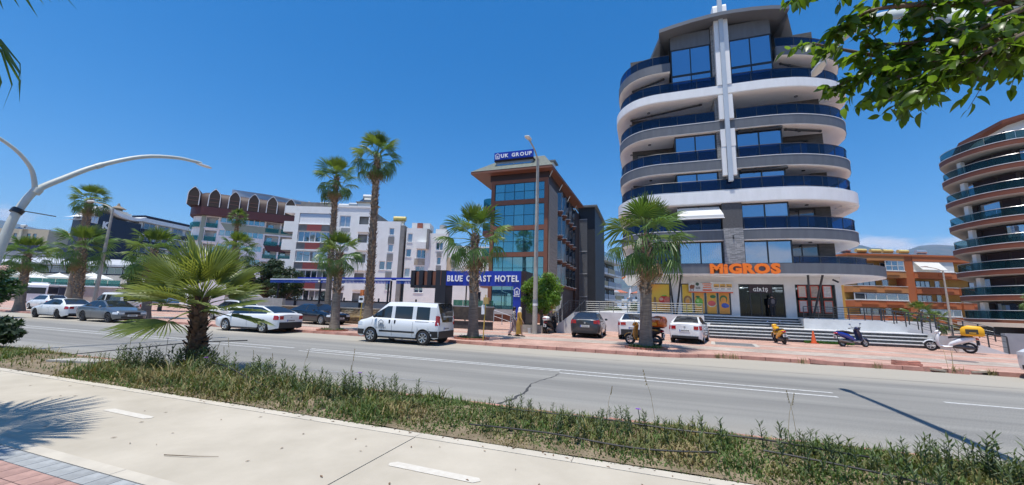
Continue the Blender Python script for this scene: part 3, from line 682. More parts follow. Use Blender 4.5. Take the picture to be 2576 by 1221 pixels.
# banner
bn = thing('banner', 'printed sale banner over the fruit posters left of the entrance', 'banner', (3.15, SW-.1, 3.25))
part('cloth', B().box(0, 3.05, -.02, 0, .09, .86), mat('banner_grey', (.58, .60, .60), .6, var=.06, vs=2), bn); part('cloth', B().box(0, 3.05, -.022, 0, 0, .087), mat('banner_red', (.68, .13, .05), .6), bn)
b = B(); b.loft([(.08, -.03, .42, .004, .10), (.18, -.03, .45, .008, .17), (.34, -.03, .44, .008, .15), (.42, -.03, .52, .006, .10)]); b.box(.12, .16, -.034, -.026, .14, .34).box(.30, .34, -.034, -.026, .14, .34)
part('print', b, mat('cow_brown', (.22, .08, .04), .6), bn)
part('print', B().lathe([(-.03, .001), (-.03, .13)], 'y', (.62, 0, .66), 16), mat('dark_badge', (.05, .10, .08), .6), bn)
part('print', B().box(.5, .82, -.026, -.022, .28, .46), mat('grey_photo', (.25, .25, .25), .6, var=.4, vs=9), bn)
for k, (x0, x1, z) in enumerate(((.98, 1.62, .64), (1.05, 1.58, .50), (1.0, 1.6, .36))): part('print', B().box(x0, x1, -.026, -.022, z, z+.075), mat('banner_orange_text', (.72, .2, .10), .6), bn)
part('print', B().box(.85, 1.55, -.026, -.022, .76, .79), mat('dark_print', (.12, .12, .12), .6), bn)
part('print', B().box(.98, 1.62, -.028, -.023, .14, .27), MATS['banner_red'], bn)
for k in range(3):
    x = 1.75+k*.43
    part('print', B().box(x, x+.38, -.027, -.022, .42, .68), mat('amber_print', (.62, .36, .08), .6, var=.2, vs=8), bn); part('print', B().box(x, x+.38, -.027, -.022, .24, .40), mat('white_print', (.8, .8, .8), .6), bn)
    part('print', B().box(x+.05, x+.33, -.031, -.026, .28, .34), MATS['dark_print'], bn); part('print', B().box(x+.05, x+.33, -.031, -.026, .48, .54), MATS['dark_print'], bn)
# six leaflets in the right window
for i in range(3):
    for j in range(2):
        ps = thing('window_leaflet', '%s leaflet with red border in the %s row of the right shop window' % (('left', 'middle', 'right')[i], ('lower', 'upper')[j]), 'poster', (10.38+i*.75, SW+.09, TZ+.42+j*1.06))
        part('border', B().box(0, .52, -.01, 0, 0, .86), mat('leaflet_red', (.62, .07, .03), .5), ps)
        part('print', B().box(.05, .47, -.016, -.011, .05, .81), mat('leaflet_%d%d' % (i, j), ((.55, .42, .38), (.5, .38, .30), (.42, .40, .36))[i], .55, col2=((.65, .60, .58), (.62, .55, .45), (.30, .25, .22))[(i+j) % 3], vs=7, det=6), ps)

def lounger(label, x, y, z, rz):
    o = thing('lounger', label, 'lounger', (x, y, z), rz, 'balcony loungers'); m = mat('dark_canvas', (.04, .04, .045), .8)
    part('seat', B().box(-.8, .35, -.3, .3, .28, .34), m, o); part('backrest', B().add([(.35, -.3, .3), (.35, .3, .3), (.85, .3, .75), (.85, -.3, .75), (.38, -.3, .24), (.38, .3, .24), (.9, .3, .7), (.9, -.3, .7)], [(0, 3, 2, 1), (4, 5, 6, 7), (0, 1, 5, 4), (2, 3, 7, 6), (1, 2, 6, 5), (3, 0, 4, 7)]), m, o)
    for lx in (-.7, .3):
        for ly in (-.26, .26): part('leg', B().box(lx-.02, lx+.02, ly-.02, ly+.02, 0, .28), M_black, o)
lounger('dark lounger behind the glass rail of the lower white balcony, nearer the pier', 10.3, 32.0, 10.57, R(170)); lounger('dark lounger at the right end of the lower white balcony', 12.5, 32.9, 10.57, R(20)); lounger('dark lounger behind the rail of the fourth balcony on the right', 10.4, 32.1, 16.16, R(10))
# terrace, steps and ramps in front of the shop
M_marble = mat('pale_marble', (.56, .56, .55), .45, col2=(.66, .66, .65), vs=1.3, det=9)
M_riser = mat('dark_granite', (.055, .058, .06), .5, var=.5, vs=6, det=8)
M_nose = mat('white_marble_tread', (.68, .68, .67), .4, var=.05, vs=3)
ter = thing('terrace_steps', 'long pale terrace with dark and white steps in front of the shop', 'steps', (8, 30, .12), world=True)
part('terrace', B().box(-5.2, 17.5, 32.6, 60, .1, TZ), M_marble, ter)
zs = .12; nr = 4; rh = (.88-.12)/nr
for i in range(nr):
    y = 28.7+i*.3; part('riser', B().box(3.9, 15.4, y+.03, y+.34 if i < nr-1 else 32.6, zs+i*rh-.02, zs+(i+1)*rh-.045), M_riser, ter); part('tread', B().box(3.88, 15.42, y, y+.329 if i < nr-1 else 30.6, zs+(i+1)*rh-.043, zs+(i+1)*rh), M_nose, ter)
part('landing', B().box(3.9, 15.4, 30.603, 32.6, .86-.02, .88), M_marble, ter)
rh2 = (TZ-.88)/4
for i in range(4):
    y = 31.5+i*.28; part('riser', B().box(3.9, 9.95, y+.03, y+.31 if i < 3 else 32.598, .88+i*rh2+.001, .88+(i+1)*rh2-.037), M_riser, ter); part('tread', B().box(3.9, 9.97, y, y+.309 if i < 3 else 32.75, .88+(i+1)*rh2-.035, .88+(i+1)*rh2+.004), M_nose, ter)
part('plinth', B().box(10.0, 14.2, 31.45, 32.6, .88, TZ+.01), M_marble, ter)
part('plinth', B().box(-4.6, 3.86, 30.9, 32.6, .1, TZ+.01), M_marble, ter)
# ramps at both ends
def wedge(x0, x1, y0, y1, za, zb, zbase, m, parent, name='ramp'):
    part(name, B().add([(x0, y0, zbase), (x1, y0, zbase), (x1, y1, zbase), (x0, y1, zbase), (x0, y0, za), (x1, y0, zb), (x1, y1, zb), (x0, y1, za)], [(0, 3, 2, 1), (4, 5, 6, 7), (0, 1, 5, 4), (1, 2, 6, 5), (2, 3, 7, 6), (3, 0, 4, 7)]), m, parent)
wedge(14.2, 16.6, 31.45, 32.5, TZ, .89, .5, M_marble, ter)
wedge(15.4, 17.3, 27.3, 30.5, .88, .14, .1, M_marble, ter)
wedge(-6.4, -4.6, 26.2, 32.6, .14, TZ, .1, M_marble, ter)
part('flank_wall', B().box(17.4, 20.5, 27.5, 27.75, .1, 1.15), mat('grey_render', (.30, .305, .32), .8, var=.06, vs=2), ter)
# railings
def barrail(name, label, pts, h=.8, bars=4, step=.9, m=M_steel, verts=False, mid=None):
    o = thing(name, label, 'railing', pts[0], world=True)
    T = arclen([(p[0], p[1]) for p in pts])
    def at(s):
        for i in range(len(pts)-1):
            if s <= T[i+1]+1e-6 or i == len(pts)-2: t = (s-T[i])/max(1e-6, T[i+1]-T[i]); return Vector(pts[i]).lerp(Vector(pts[i+1]), t)
    n = max(1, round(T[-1]/step))
    for i in range(n+1): p = at(T[-1]*i/n); part('post', B().box(p.x-.022, p.x+.022, p.y-.022, p.y+.022, p.z, p.z+h-.02), m, o)
    part('handrail', B().tube([Vector(p)+Vector((0, 0, h)) for p in pts], .028, 6), m, o)
    if not verts:
        for k in range(1, bars): part('bar', B().tube([Vector(p)+Vector((0, 0, h*k/bars)) for p in pts], .012, 5), mid or m, o)
    else:
        nn = int(T[-1]/.14); b = B()
        for i in range(nn+1): p = at(T[-1]*i/nn); part('bar', B().box(p.x-.009, p.x+.009, p.y-.009, p.y+.009, p.z+.08, p.z+h-.02), m, o)
    return o
T1 = TZ+.01
barrail('terrace_railing', 'steel bar railing on the terrace left of the steps, in front of the fruit posters', [(-4.5, 31.0, T1), (3.8, 31.0, T1)], .8, 5, 1.05, mat('grey_steel', (.20, .205, .21), .4, metal=.5))
barrail('terrace_railing', 'steel bar railing on the plinth right of the shop entrance', [(10.05, 31.52, T1), (14.2, 31.52, T1)], .8, 5, .8, M_steel)
barrail('ramp_railing', 'dark sloping handrail on the upper right ramp', [(14.25, 31.52, T1), (16.6, 31.52, .92)], .8, 3, .6)
barrail('ramp_railing', 'dark handrail along the far edge of the right ramp, beside the palms', [(14.2, 32.55, T1), (17.3, 32.0, 1.2), (18.8, 30.4, .6)], .8, 3, .6)
barrail('ramp_railing', 'dark sloping handrail ending behind the white scooter', [(15.6, 30.4, .9), (17.35, 27.35, .14)], .85, 3, .7)
barrail('ramp_railing', 'dark upright-bar handrail climbing the left ramp behind the grey sedan', [(-5.2, 26.3, .16), (-4.6, 30.9, T1)], .85, 3, .5, verts=True)
barrail('ramp_railing', 'dark handrail on the far side of the left ramp', [(-6.35, 26.3, .16), (-6.2, 32.6, T1), (-4.6, 32.6, T1)], .85, 4, .7)

# ================================================================== brown hotel with teal glazing
M_brown = mat('terracotta_brown_panel', (.20, .078, .042), .55, var=.06, vs=1.5)
M_dkbrown = mat('dark_brown_panel', (.036, .017, .014), .55, var=.1, vs=1.5)
M_teal = glassmat('teal_glazing', (.35, .68, .74), .42, (.006, .05, .065), curtain=.55, ctint=(.05, .20, .22))
M_shingle = mat('grey_green_shingle', (.25, .27, .23), .85, var=.15, vs=4)
M_blue = mat('royal_blue_panel', (.006, .032, .36), .4, coat=.1)
M_wletter = mat('white_letter', (.85, .85, .85), .5)
hot = thing('hotel_building', 'brown hotel with large teal windows and steep shingled roof', 'building', (-13.3, 46, 0), world=True)
XL, XR, YF = -16.72, -9.95, 40.
part('building_core', B().box(XL+.3, XR-.35, YF+.35, 56, 0, 15.9), M_dkbrown, hot)
rows = [(1.45, 4.55), (5.05, 7.2), (7.75, 10.2), (10.75, 13.15), (13.65, 15.72)]
rows = [(1.45, 4.35), (4.75, 7.22), (7.72, 10.2), (10.72, 13.2), (13.72, 15.72)]
fr = holes(B(), XL, XR, .1, 16.1, YF, YF+.35, [(XL+.42, XR-.42, a, c) for a, c in rows])
part('front_frame', fr, M_brown, hot)
for a, c in rows:
    window(hot, XL+.42, XR-.42, a, c, YF+.12, mat('teal_frame', (.01, .05, .065), .4), M_teal, 5, 2, fw=.05)
part('base_cladding', B().box(XL+.4, -13.6, YF-.3, YF-.003, .9, 1.44), mat('grey_slat_stone', (.36, .36, .35), .7, var=.25, vs=3, stretch=(1, 1, 9)), hot)
part('entablature', B().box(XL-.2, XR+.05, YF+.04, YF+.4, 16.103, 17.0), M_dkbrown, hot)
# eave and hipped roof
ro = part('roof', B().add([(-18.95, 38.9, 17.1), (-9.25, 38.9, 17.1), (-8.6, 57, 17.1), (-18.95, 57, 17.1), (-16.2, 42.2, 19.6), (-11.0, 42.2, 19.6), (-10.8, 55, 19.6), (-16.2, 55, 19.6), (-18.95, 38.9, 16.85), (-9.25, 38.9, 16.85), (-8.6, 57, 16.85), (-18.95, 57, 16.85)],
    [(0, 1, 5, 4), (1, 2, 6, 5), (2, 3, 7, 6), (3, 0, 4, 7), (4, 5, 6, 7)]), M_shingle, hot)
part('eave', B().prism([(-18.95, 38.9), (-9.25, 38.9), (-8.6, 57), (-18.95, 57)], 16.82, 17.09), M_brown, hot)
# shingle courses as real butt edges on the front and right slopes
for k in range(12):
    t0 = k/12; z = 17.1+2.5*t0; y = 38.9+3.3*t0; xa = -18.95+2.75*t0; xb = -9.25-1.75*t0
    part('shingle_course', B().add([(xa, y-.02, z+.035), (xb, y-.02, z+.035), (xb-.14, y+.3, z+.215), (xa+.22, y+.3, z+.215), (xa, y-.02, z+.005), (xb, y-.02, z+.005)], [(0, 1, 2, 3), (4, 5, 1, 0)]), M_shingle, ro)
# roof dormer with glass and the blue sign
part('dormer', B().box(-16.35, -11.85, 40.2, 43, 17.1, 18.5), mat('grey_alu', (.30, .32, .34), .4), ro)
window(ro, -16.25, -11.95, 17.25, 18.3, 40.1, MATS['grey_alu'], M_glassA, 2, 1, fw=.1)
part('dormer_roof', B().box(-16.5, -11.7, 39.95, 43, 18.503, 18.62), M_dkbrown, ro)
hs1 = thing('roof_sign', 'blue roof sign with white lettering on the brown hotel', 'sign', (-16.45, 39.9, 18.64))
part('panel', B().box(0, 4.75, -.1, .1, 0, .88), M_blue, hs1)
letters(hs1, 'UK GROUP', .46, 3.75, (.84, -.12, .2), M_wletter, .05, .03, .16)
def houselogo(parent, x, y, z, s, m=M_wletter):
    b = B()
    for a, c in (((-.5, .62), (0, .98)), ((0, .98), (.5, .62)), ((-.36, 0), (-.36, .62)), ((.36, 0), (.36, .62)), ((-.36, 0), (.36, 0)), ((-.12, .05), (-.12, .55)), ((-.1, .28), (.14, .55)), ((.02, .38), (.16, .05))):
        (x0, z0), (x1, z1) = a, c; dx, dz = x1-x0, z1-z0; L_ = math.hypot(dx, dz); nx, nz = -dz/L_*.045, dx/L_*.045
        b.add([(x+s*u, y+q, z+s*w) for q in (-.02, 0) for u, w in ((x0-nx, z0-nz), (x1-nx, z1-nz), (x1+nx, z1+nz), (x0+nx, z0+nz))], [(0, 1, 2, 3), (7, 6, 5, 4), (0, 4, 5, 1), (1, 5, 6, 2), (2, 6, 7, 3), (3, 7, 4, 0)])
    part('logo', b, m, parent)
houselogo(hs1, .42, -.1, .12, .66)
# right flank: carved screen, angled bays, louvred stair tower
scr = B(); holes(scr, 0, 4.1, 0, 10.2, 0, .12, [(.25+.62*i+(.16 if (j % 2) else 0), .42+.62*i+(.16 if (j % 2) else 0), .2+j*.42, .48+j*.42) for i in range(6) for j in range(23)])
scr.v = [(XR+.14-y*1, YF+.25+x, 5.1+z) for x, y, z in scr.v]; part('carved_screen', scr, mat('taupe_screen', (.34, .29, .25), .7), hot)
part('flank_wall', B().box(XR-.34, XR-.05, YF+.36, 56, .1, 16.8), M_dkbrown, hot)
for k, (z0, z1) in enumerate(((13.4, 15.7), (10.4, 12.7), (7.4, 9.7), (4.5, 6.8))):
    for q in range(5):
        y = 44.7+q*2.35
        o = part('angled_bay', B().prism([(XR-.05, y), (XR+.62, y+.25), (XR+.62, y+.42), (XR-.05, y+2.2)], z0-.22, z0-.02), M_brown, hot)
        part('bay_sill', B().prism([(XR-.05, y-.04), (XR+.66, y+.2), (XR+.66, y+.46), (XR-.05, y+2.2)], z0-.018, z0+.04), M_soffit, o)
        part('bay_window', B().prism([(XR-.05, y+.1), (XR+.5, y+.3), (XR+.5, y+.4), (XR-.05, y+2.0)], z0+.045, z1), M_glassB, o)
        part('bay_frame', B().box(XR+.44, XR+.54, y+.26, y+.36, z0+.045, z1).box(XR+.44, XR+.53, y+.25, y+.35, z1+.003, z1+.09), M_inox if q < 2 else M_black, o)
for q in range(4): part('downpipe', B().tube([(XR+.05, YF+.3+5.2*q, 16.2), (XR+.5, YF-.1+5.2*q, 16.8)], .06, 6), M_inox, hot)
tow = part('stair_tower', B().box(-9.9, -7.3, 60, 74, 0, 17.6), mat('dark_blue_grey', (.016, .019, .026), .6, var=.15, vs=1), hot)
part('flank_wall', B().box(XR-.3, -9.7, 56.003, 60, 0, 16.4), M_dkbrown, hot)
part('tower_roof', B().box(-10.4, -6.9, 59.3, 74.5, 17.6, 17.85), mat('tower_roof_grey', (.16, .165, .17), .6), tow)
for k in range(9): part('louvre', B().box(-9.7+k*.14, -9.66+k*.14, 59.78, 59.9, .3, 15.6), mat('grey_louvre', (.36, .37, .39), .5), tow)
for z in (3.5, 7.0, 10.5, 15.6): part('louvre_rail', B().box(-9.75, -8.5, 59.7, 59.78, z, z+.12), MATS['grey_louvre'], tow)
part('chimney', B().box(-11.9, -10.8, 46, 47.2, 17.6, 20.2), M_white, ro); part('chimney_cap', B().box(-12.2, -10.5, 45.7, 47.5, 20.2, 20.4), MATS['tower_roof_grey'], ro)
# left side curved balconies
for z in (4.3, 7.4, 10.4, 13.3):
    pl = [(-16.7, 40.5), (-17.6, 40.6), (-18.2, 41.3), (-18.3, 43.5), (-16.7, 43.5)]
    o = part('balcony', B().prism(smooth(pl, 4), z-.45, z), M_brown, hot); part('balcony_glass', B().strip(smooth(pl[:4], 4)[::-1], z+.02, z+.95, .02), clearglass('teal_rail_glass', (.4, .75, .75), .6, (.01, .10, .11)), o)
part('left_wall', B().box(-16.72, -16.5, 40.36, 56, .1, 16), M_white, hot)

# ================================================================== hotel gateway sign, awnings, low walls
gate = thing('hotel_gateway', 'dark and royal blue gateway sign with white hotel lettering', 'sign', (-9.6, 26.2, .1), world=True)
YG = 26.0
from types import SimpleNamespace
M_night = mat('near_black_cladding', (.016, .018, .026), .5)
M_wood = mat('reddish_wood_slat', (.20, .085, .055), .6, var=.2, vs=3, stretch=(6, 6, .6))
part('blue_beam', B().box(-14.2, -8.28, YG-.2, YG+.3, 3.2, 4.27), M_blue, gate)
part('blue_column', B().box(-8.84, -8.28, YG-.2, YG+.3, .12, 3.197), M_blue, gate)
part('brown_cheek', B().box(-8.277, -7.9, YG-.2, YG+1.5, .12, 4.25), mat('deep_brown', (.035, .017, .015), .5), gate)
part('dark_column', B().box(-15.08, -14.203, YG-.22, YG+.9, .12, 4.34), M_night, gate)
part('lower_beam', B().box(-17.25, -15.083, YG-.24, YG+.3, 3.0, 3.2), M_night, gate)
for k in range(3): part('fin', B().box(-17.25+k*.73, -16.9+k*.73, YG-.28, YG+.4, 3.203, 4.33), M_night, gate); part('wood_infill', B().box(-16.88+k*.73, -16.54+k*.73, YG-.1, YG+.1, 3.203, 4.25), M_wood, gate)
part('fin', B().box(-14.66, -14.62, YG-.24, YG-.22, 3.2, 4.28), M_wood, gate)
def wl_(text, h, w, at, bold=.028): letters(gate, text, h, w, Vector(at)-Vector((-9.6, 26.2, .1)), M_wletter, .07, bold, .14)
wl_('BLUE COAST HOTEL', .46, 5.65, (-14.08, YG-.24, 3.50))
houselogo(gate, -8.56, YG-.2, 2.62, .48)
wl_('UkGroup', .11, .42, (-8.77, YG-.215, 2.46), 0)
M_ochre = mat('ochre_stone_panel', (.13, .10, .075), .75, col2=(.27, .20, .12), vs=2.2, det=9, bump=.2)
wall1 = thing('garden_wall', 'mottled brown stone panel wall under the gateway sign', 'wall', (-11.5, 27, .1), world=True)
part('panel', B().box(-14.0, -10.6, 26.6, 26.8, .70, 1.66), M_ochre, wall1); part('coping', B().box(-14.0, -10.6, 26.55, 26.85, 1.663, 1.72), M_marble, wall1)
part('panel', B().box(-14.1, -10.2, 25.4, 25.6, .12, .62), mat('dark_mottle', (.05, .045, .043), .7, var=.3, vs=4), wall1); part('coping', B().box(-14.1, -10.2, 25.35, 25.65, .623, .67), mat('dark_coping', (.09, .085, .08), .6), wall1)
part('lobby_shade_panel', B().box(-10.5, -8.9, 31, 31.2, -.05, 1.35), mat('lobby_shade', (.03, .045, .045), .4), wall1)  # dark sheet behind the gateway; the lobby's shade is in its colour
for k in range(4): part('glass_panel', B().box(-13.95+k*.83, -13.16+k*.83, 26.68, 26.70, 1.73, 2.16), clearglass('green_rail_glass', (.45, .75, .65), .6, (.02, .12, .09)), wall1)
part('post', B().box(-13.05, -12.97, 26.86, 26.94, .12, 3.4), M_night, wall1)
barrail('stair_railing', 'thin white handrail going down the hotel steps beside the two women', [(-10.0, 25.2, .7), (-8.3, 25.6, .16)], .8, 2, .6, M_inox)
barrail('ramp_railing', 'white upright bars behind the bush by the hotel gateway', [(-7.0, 27.2, .12), (-6.0, 27.6, .12)], 1.5, 2, .5, M_inox, verts=True)
# long stone wall behind the parked cars
def rubble():
    m = mat('honey_rubble_stone', (.5, .4, .28), .9); n, l = nodes(m); b = n['Principled BSDF']; oi = n.new('ShaderNodeObjectInfo')
    rp = n.new('ShaderNodeValToRGB'); e = rp.color_ramp.elements; e[0].color = (.30, .21, .12, 1); e[1].color = (.52, .42, .29, 1); a = e.new(.5); a.color = (.45, .34, .20, 1); l.new(oi.outputs['Random'], rp.inputs[0])
    t = n.new('ShaderNodeTexCoord'); nz = n.new('ShaderNodeTexNoise'); nz.inputs['Scale'].default_value = 12; l.new(t.outputs['Object'], nz.inputs[0])
    mx = n.new('ShaderNodeMixRGB'); mx.blend_type = 'MULTIPLY'; mx.inputs[0].default_value = .5; l.new(rp.outputs[0], mx.inputs[1]); l.new(nz.outputs[0], mx.inputs[2]); l.new(mx.outputs[0], b.inputs['Base Color'])
    bp = n.new('ShaderNodeBump'); bp.inputs['Strength'].default_value = .6; bp.inputs['Distance'].default_value = .03; l.new(nz.outputs[0], bp.inputs['Height']); l.new(bp.outputs[0], b.inputs['Normal']); return m
M_rub = rubble()
wall2 = thing('stone_wall', 'low honey coloured rubble stone wall behind the black sedan', 'wall', (-20, 24.6, .1), world=True)
part('core', B().box(-29, -15.2, 24.7, 25.1, .1, 1.26), mat('wall_mortar', (.2, .16, .11), .95), wall2)
sm_ = []
for k in range(6):
    w, h = random.uniform(.24, .5), random.uniform(.11, .17); b = B(); pts = [(random.uniform(-.03, .03)+sx*w/2, random.uniform(-.02, .02)+sz*h/2) for sx, sz in ((-1, -1), (0, -1.06), (1, -1), (1.04, 0), (1, 1), (0, 1.06), (-1, 1), (-1.04, 0))]
    b.vprism(pts, -.04, .05); b.add([(0, -.062, 0)]+[(x*.7, -.055, z*.7) for x, z in pts], [(0, i, i % 8+1) for i in range(1, 9)]); b.add([(x*.7, -.055, z*.7) for x, z in pts]+[(x, -.04, z) for x, z in pts], [(i, (i+1) % 8, 8+(i+1) % 8, 8+i) for i in range(8)]); sm_.append((mesh(b, M_rub, 60), w, h))
for r_ in range(7):
    x = -22.8+random.uniform(0, .2)
    while x < -15.4:
        me, w, h = random.choice(sm_); inst('stone', me, wall2, (x+w/2+20, 24.68-24.6, .17+r_*.163+random.uniform(-.015, .015)-.1+.09), (0, random.uniform(-.06, .06), 0)); x += w+.03
part('coping', B().box(-29, -15.2, 24.6, 25.15, 1.263, 1.32), mat('pale_coping', (.42, .37, .30), .8), wall2)
part('ledge', B().box(-22.5, -15.2, 24.45, 24.6, .66, .72), mat('ochre_ledge', (.5, .36, .16), .8), wall2)
part('render_panel', B().box(-36, -29.003, 24.7, 25.0, .1, 1.9), mat('grey_stucco', (.34, .33, .31), .85, var=.1, vs=3), wall2)
fence = thing('parapet_fence', 'dark framed parapet with pale panels under the blue awnings', 'fence', (-24, 27, .1), world=True)
part('panel', B().box(-34, -14.9, 27, 27.12, .1, 1.75), mat('warm_grey_panel', (.40, .39, .36), .8, var=.06, vs=1), fence)
part('top_rail', B().box(-34, -14.9, 26.93, 27.16, 1.753, 1.86), M_night, fence)
for k in range(6): part('post', B().box(-33.8+k*3.6, -33.6+k*3.6, 26.9, 26.997, .1, 1.75), M_night, fence)
for k in range(5): part('lamp', B().tube([(-31.9+k*3.6, 27.05, 1.86), (-31.9+k*3.6, 27.05, 2.12)], .07, 8), M_night, fence)
M_awn = mat('blue_awning_cloth', (.008, .06, .38), .6, trans=.12); M_awnw = mat('awning_white_stripe', (.62, .68, .78), .6)
for k, (x0, x1, y0) in enumerate(((-32.5, -26.8, 26.2), (-26.6, -19.35, 26.2), (-18.95, -17.28, 26.3))):
    a = thing('awning', ('long blue awning with white stripe left of the tall palms', 'long blue awning with white stripe behind the tall palms', 'short blue awning beside the dark gateway')[k], 'awning', (x0, y0, .1), world=True)
    h0, h1 = (3.72, 3.62)
    part('canopy', B().add([(x0, y0, h1+.06), (x1, y0, h1+.06), (x1, y0+3.2, h0+.15), (x0, y0+3.2, h0+.15), (x0, y0+.06, h1-.03), (x1, y0+.06, h1-.03), (x1, y0+3.2, h0+.1), (x0, y0+3.2, h0+.1)], [(0, 1, 2, 3), (4, 7, 6, 5), (0, 3, 7, 4), (1, 5, 6, 2)]), M_awn, a)
    part('front_rail', B().box(x0, x1, y0-.05, y0+.05, h1-.05, h1+.05), M_awnw, a)
    n = int((x1-x0)/.14); b = B()
    for i in range(n): b.add([(x0+i*.14, y0-.02, h1-.06), (x0+i*.14+.14, y0-.02, h1-.06), (x0+i*.14+.11, y0-.03, h1-.32), (x0+i*.14+.03, y0-.03, h1-.32)], [(0, 1, 2, 3)])
    v_ = part('valance', b, M_awn, a); v_['kind'] = 'stuff'
    part('cassette', B().box(x0-.03, x1+.03, y0+2.9, y0+3.25, h0+.16, h0+.3), M_blue, a)
    for px in ((x0+.7, x0+5.6) if k == 0 else ((x0+6.75, x0+7.0) if k == 1 else (x0+.4,))): part('post', B().box(px, px+.11, y0+.2, y0+.31, .12, h1-.08), M_night, a)

# ================================================================== white stepped apartments
M_wall = mat('weathered_white_wall', (.80, .80, .765), .8, col2=(.87, .87, .84), vs=.8, det=8)
M_grey = mat('grey_cement_panel', (.24, .235, .22), .85, var=.15, vs=1.5, det=7)
M_coral = mat('coral_panel', (.55, .145, .115), .8, var=.05, vs=2)
M_upvc = mat('white_upvc', (.74, .74, .74), .4)
M_gl1 = glassmat('apartment_glass', (.6, .7, .82), .30, (.015, .028, .05), curtain=.45, ctint=(.34, .36, .36))
A1 = thing('apartment_block', 'white apartment block with grey and coral window bands', 'building', (-44.53, 38.21, 0), bframe(70.7))
part('building_core', B().box(.35, 10.2, .36, 13, 0, 14.2), M_grey, A1)
wins = []
fl = [(13.42-2.55*k) for k in range(6)]          # window heads
bays = [(t-1.5, t) for t in (13.42, 10.95, 8.3, 5.75, 3.15)]
f1 = holes(B(), 0, 10.3, 0, 14.35, 0, .3, [(.65, 5.35, a-.95, c) for a, c in bays]+[(6.1, 7.55, c-1.75, c-.2) for a, c in bays]+[(8.75, 10.0, c-2.3+.9, c-.25) for a, c in bays])
part('wall', f1, M_wall, A1)
for i, (a, c) in enumerate(bays):
    part('band', B().box(.65, 5.35, .04, .3, a-.95, a-.06), M_grey, A1); part('coral_panel', B().box(1.8, 3.75, .015, .04, a-.92, a-.09), M_coral, A1)
    part('sill', B().box(.6, 5.4, -.12, .3, a-.057, a), M_white, A1)
    if i == 0: part('shutter', B().box(.7, 5.3, .06, .2, a+.02, c-.6), M_white, A1); part('shutter_screen', B().box(.7, 5.3, .08, .2, c-.58, c-.05), mat('pale_blue_screen', (.45, .55, .66), .5), A1)
    else: window(A1, .7, 5.3, a+.02, c-.02, .12, M_upvc, M_gl1, (0, 6, 5, 6, 6)[i], 1, fw=.09)
    window(A1, 6.1, 7.55, c-1.75, c-.2, .12, M_upvc, M_gl1, 2, 1, sill=.1); part('vent_panel', B().box(6.4, 7.6, .02, .001, c-2.5, c-1.83), M_grey, A1)
    for q in range(4): part('vent_slat', B().box(6.4, 7.6, -.03, .018, c-2.45+q*.15, c-2.38+q*.15), M_grey, A1)
    recess(A1, 8.75, 10.0, c-1.4, c-.25, .02, 1.3, M_grey, M_upvc, M_gl1, (9.2, 9.8))
    part('balcony_wall', B().box(8.7, 10.55, -.35, .001, c-2.45, c-1.4), M_wall, A1); part('balcony_return', B().box(10.4, 10.62, -.3, 1.5, c-2.4, c-1.45), M_grey, A1)
    part('side_balcony', B().box(-1.35, 0, .05, 1.6, a-1.1, a+.32), M_wall, A1); part('side_soffit', B().box(-1.3, 0, .1, 1.6, a-1.2, a-1.103), M_grey, A1)
part('side_balcony', B().box(-1.4, 0, .05, 1.6, 13.4, 14.4), M_wall, A1)
part('parapet', B().box(.6, 5.4, .02, .3, 14.353, 14.95), M_grey, A1); part('parapet', B().box(5.5, 10.3, -.1, .3, 14.353, 14.6), M_wall, A1)
part('roof_house', B().box(7.5, 9.6, 2, 4.5, 14.2, 15.6), M_wall, A1); part('corrugated_roof', B().box(7.3, 9.8, 1.7, 4.7, 15.6, 15.7), mat('rust_sheet', (.33, .27, .2), .8, var=.3, vs=4), A1)
A2 = thing('apartment_block', 'narrow white apartment tower with slatted window column behind the tall palms', 'building', (-33.5, 42.1, 0), bframe(70.7))
part('building_core', B().box(.3, 2.9, .31, 10, 0, 12.4), M_wall, A2)
w2 = [(1.2, 1.85, 10.75, 11.7, 1), (1.2, 1.85, 8.45, 9.5, 1), (1.1, 1.9, 6.05, 7.2, 1), (.2, .95, 6.05, 7.2, 1), (1.2, 1.85, 3.4, 4.5, 1)]
facade(A2, -.9, 2.65, 0, 12.6, 0, w2, M_wall, M_upvc, M_gl1, .3); part('side_wall', B().box(2.65, 3.2, .02, 9, 0, 12.1), M_grey, A2)
for z0, z1 in ((9.6, 10.6), (7.3, 8.35), (4.6, 5.95)):
    n = int((z1-z0)/.16)
    for q in range(n): part('slat', B().box(1.12, 1.95, -.05, -.002, z0+q*.16, z0+q*.16+.1), M_grey, A2)
A3 = thing('apartment_block', 'white apartment block with stacked open corner balconies', 'building', (-30.3, 43.6, 0), bframe(70.7))
w3 = [(.1, .75, 9.9, 11.1, 1), (.0, .7, 7.9, 9.0, 1), (1.45, 2.65, 7.8, 8.95, 2), (1.4, 2.6, 6.0, 6.75, 2), (.0, .7, 5.2, 6.4, 1), (1.4, 2.6, 3.2, 4.6, 2)]
facade(A3, -.1, 2.9, 0, 11.85, 0, w3, M_wall, M_upvc, M_gl1, .3); part('building_core', B().box(.1, 2.85, .31, 9, 0, 11.7), M_grey, A3)
part('balcony_wall', B().box(1.45, 2.75, -.6, -.003, 9.0, 9.9), M_wall, A3); recess(A3, 1.45, 2.75, 9.95, 10.85, -.004, .3, M_grey, M_upvc, M_gl1, (1.7, 2.3)); part('balcony_return', B().box(2.76, 3.05, -.5, 1.2, 9.0, 11.7), M_grey, A3)
part('roof_house', B().box(.4, 2.9, .6, 3, 11.85, 12.7), M_wall, A3); part('chimney', B().box(1.2, 1.9, .3, .58, 11.6, 12.65), mat('brick_red', (.34, .12, .08), .9, var=.3, vs=6), A3)
part('stain_panel', B().box(1.2, 2.75, -.03, -.001, 6.85, 7.72), mat('stained_wall', (.50, .47, .40), .9, col2=(.33, .27, .19), vs=2.2, det=9), A3)
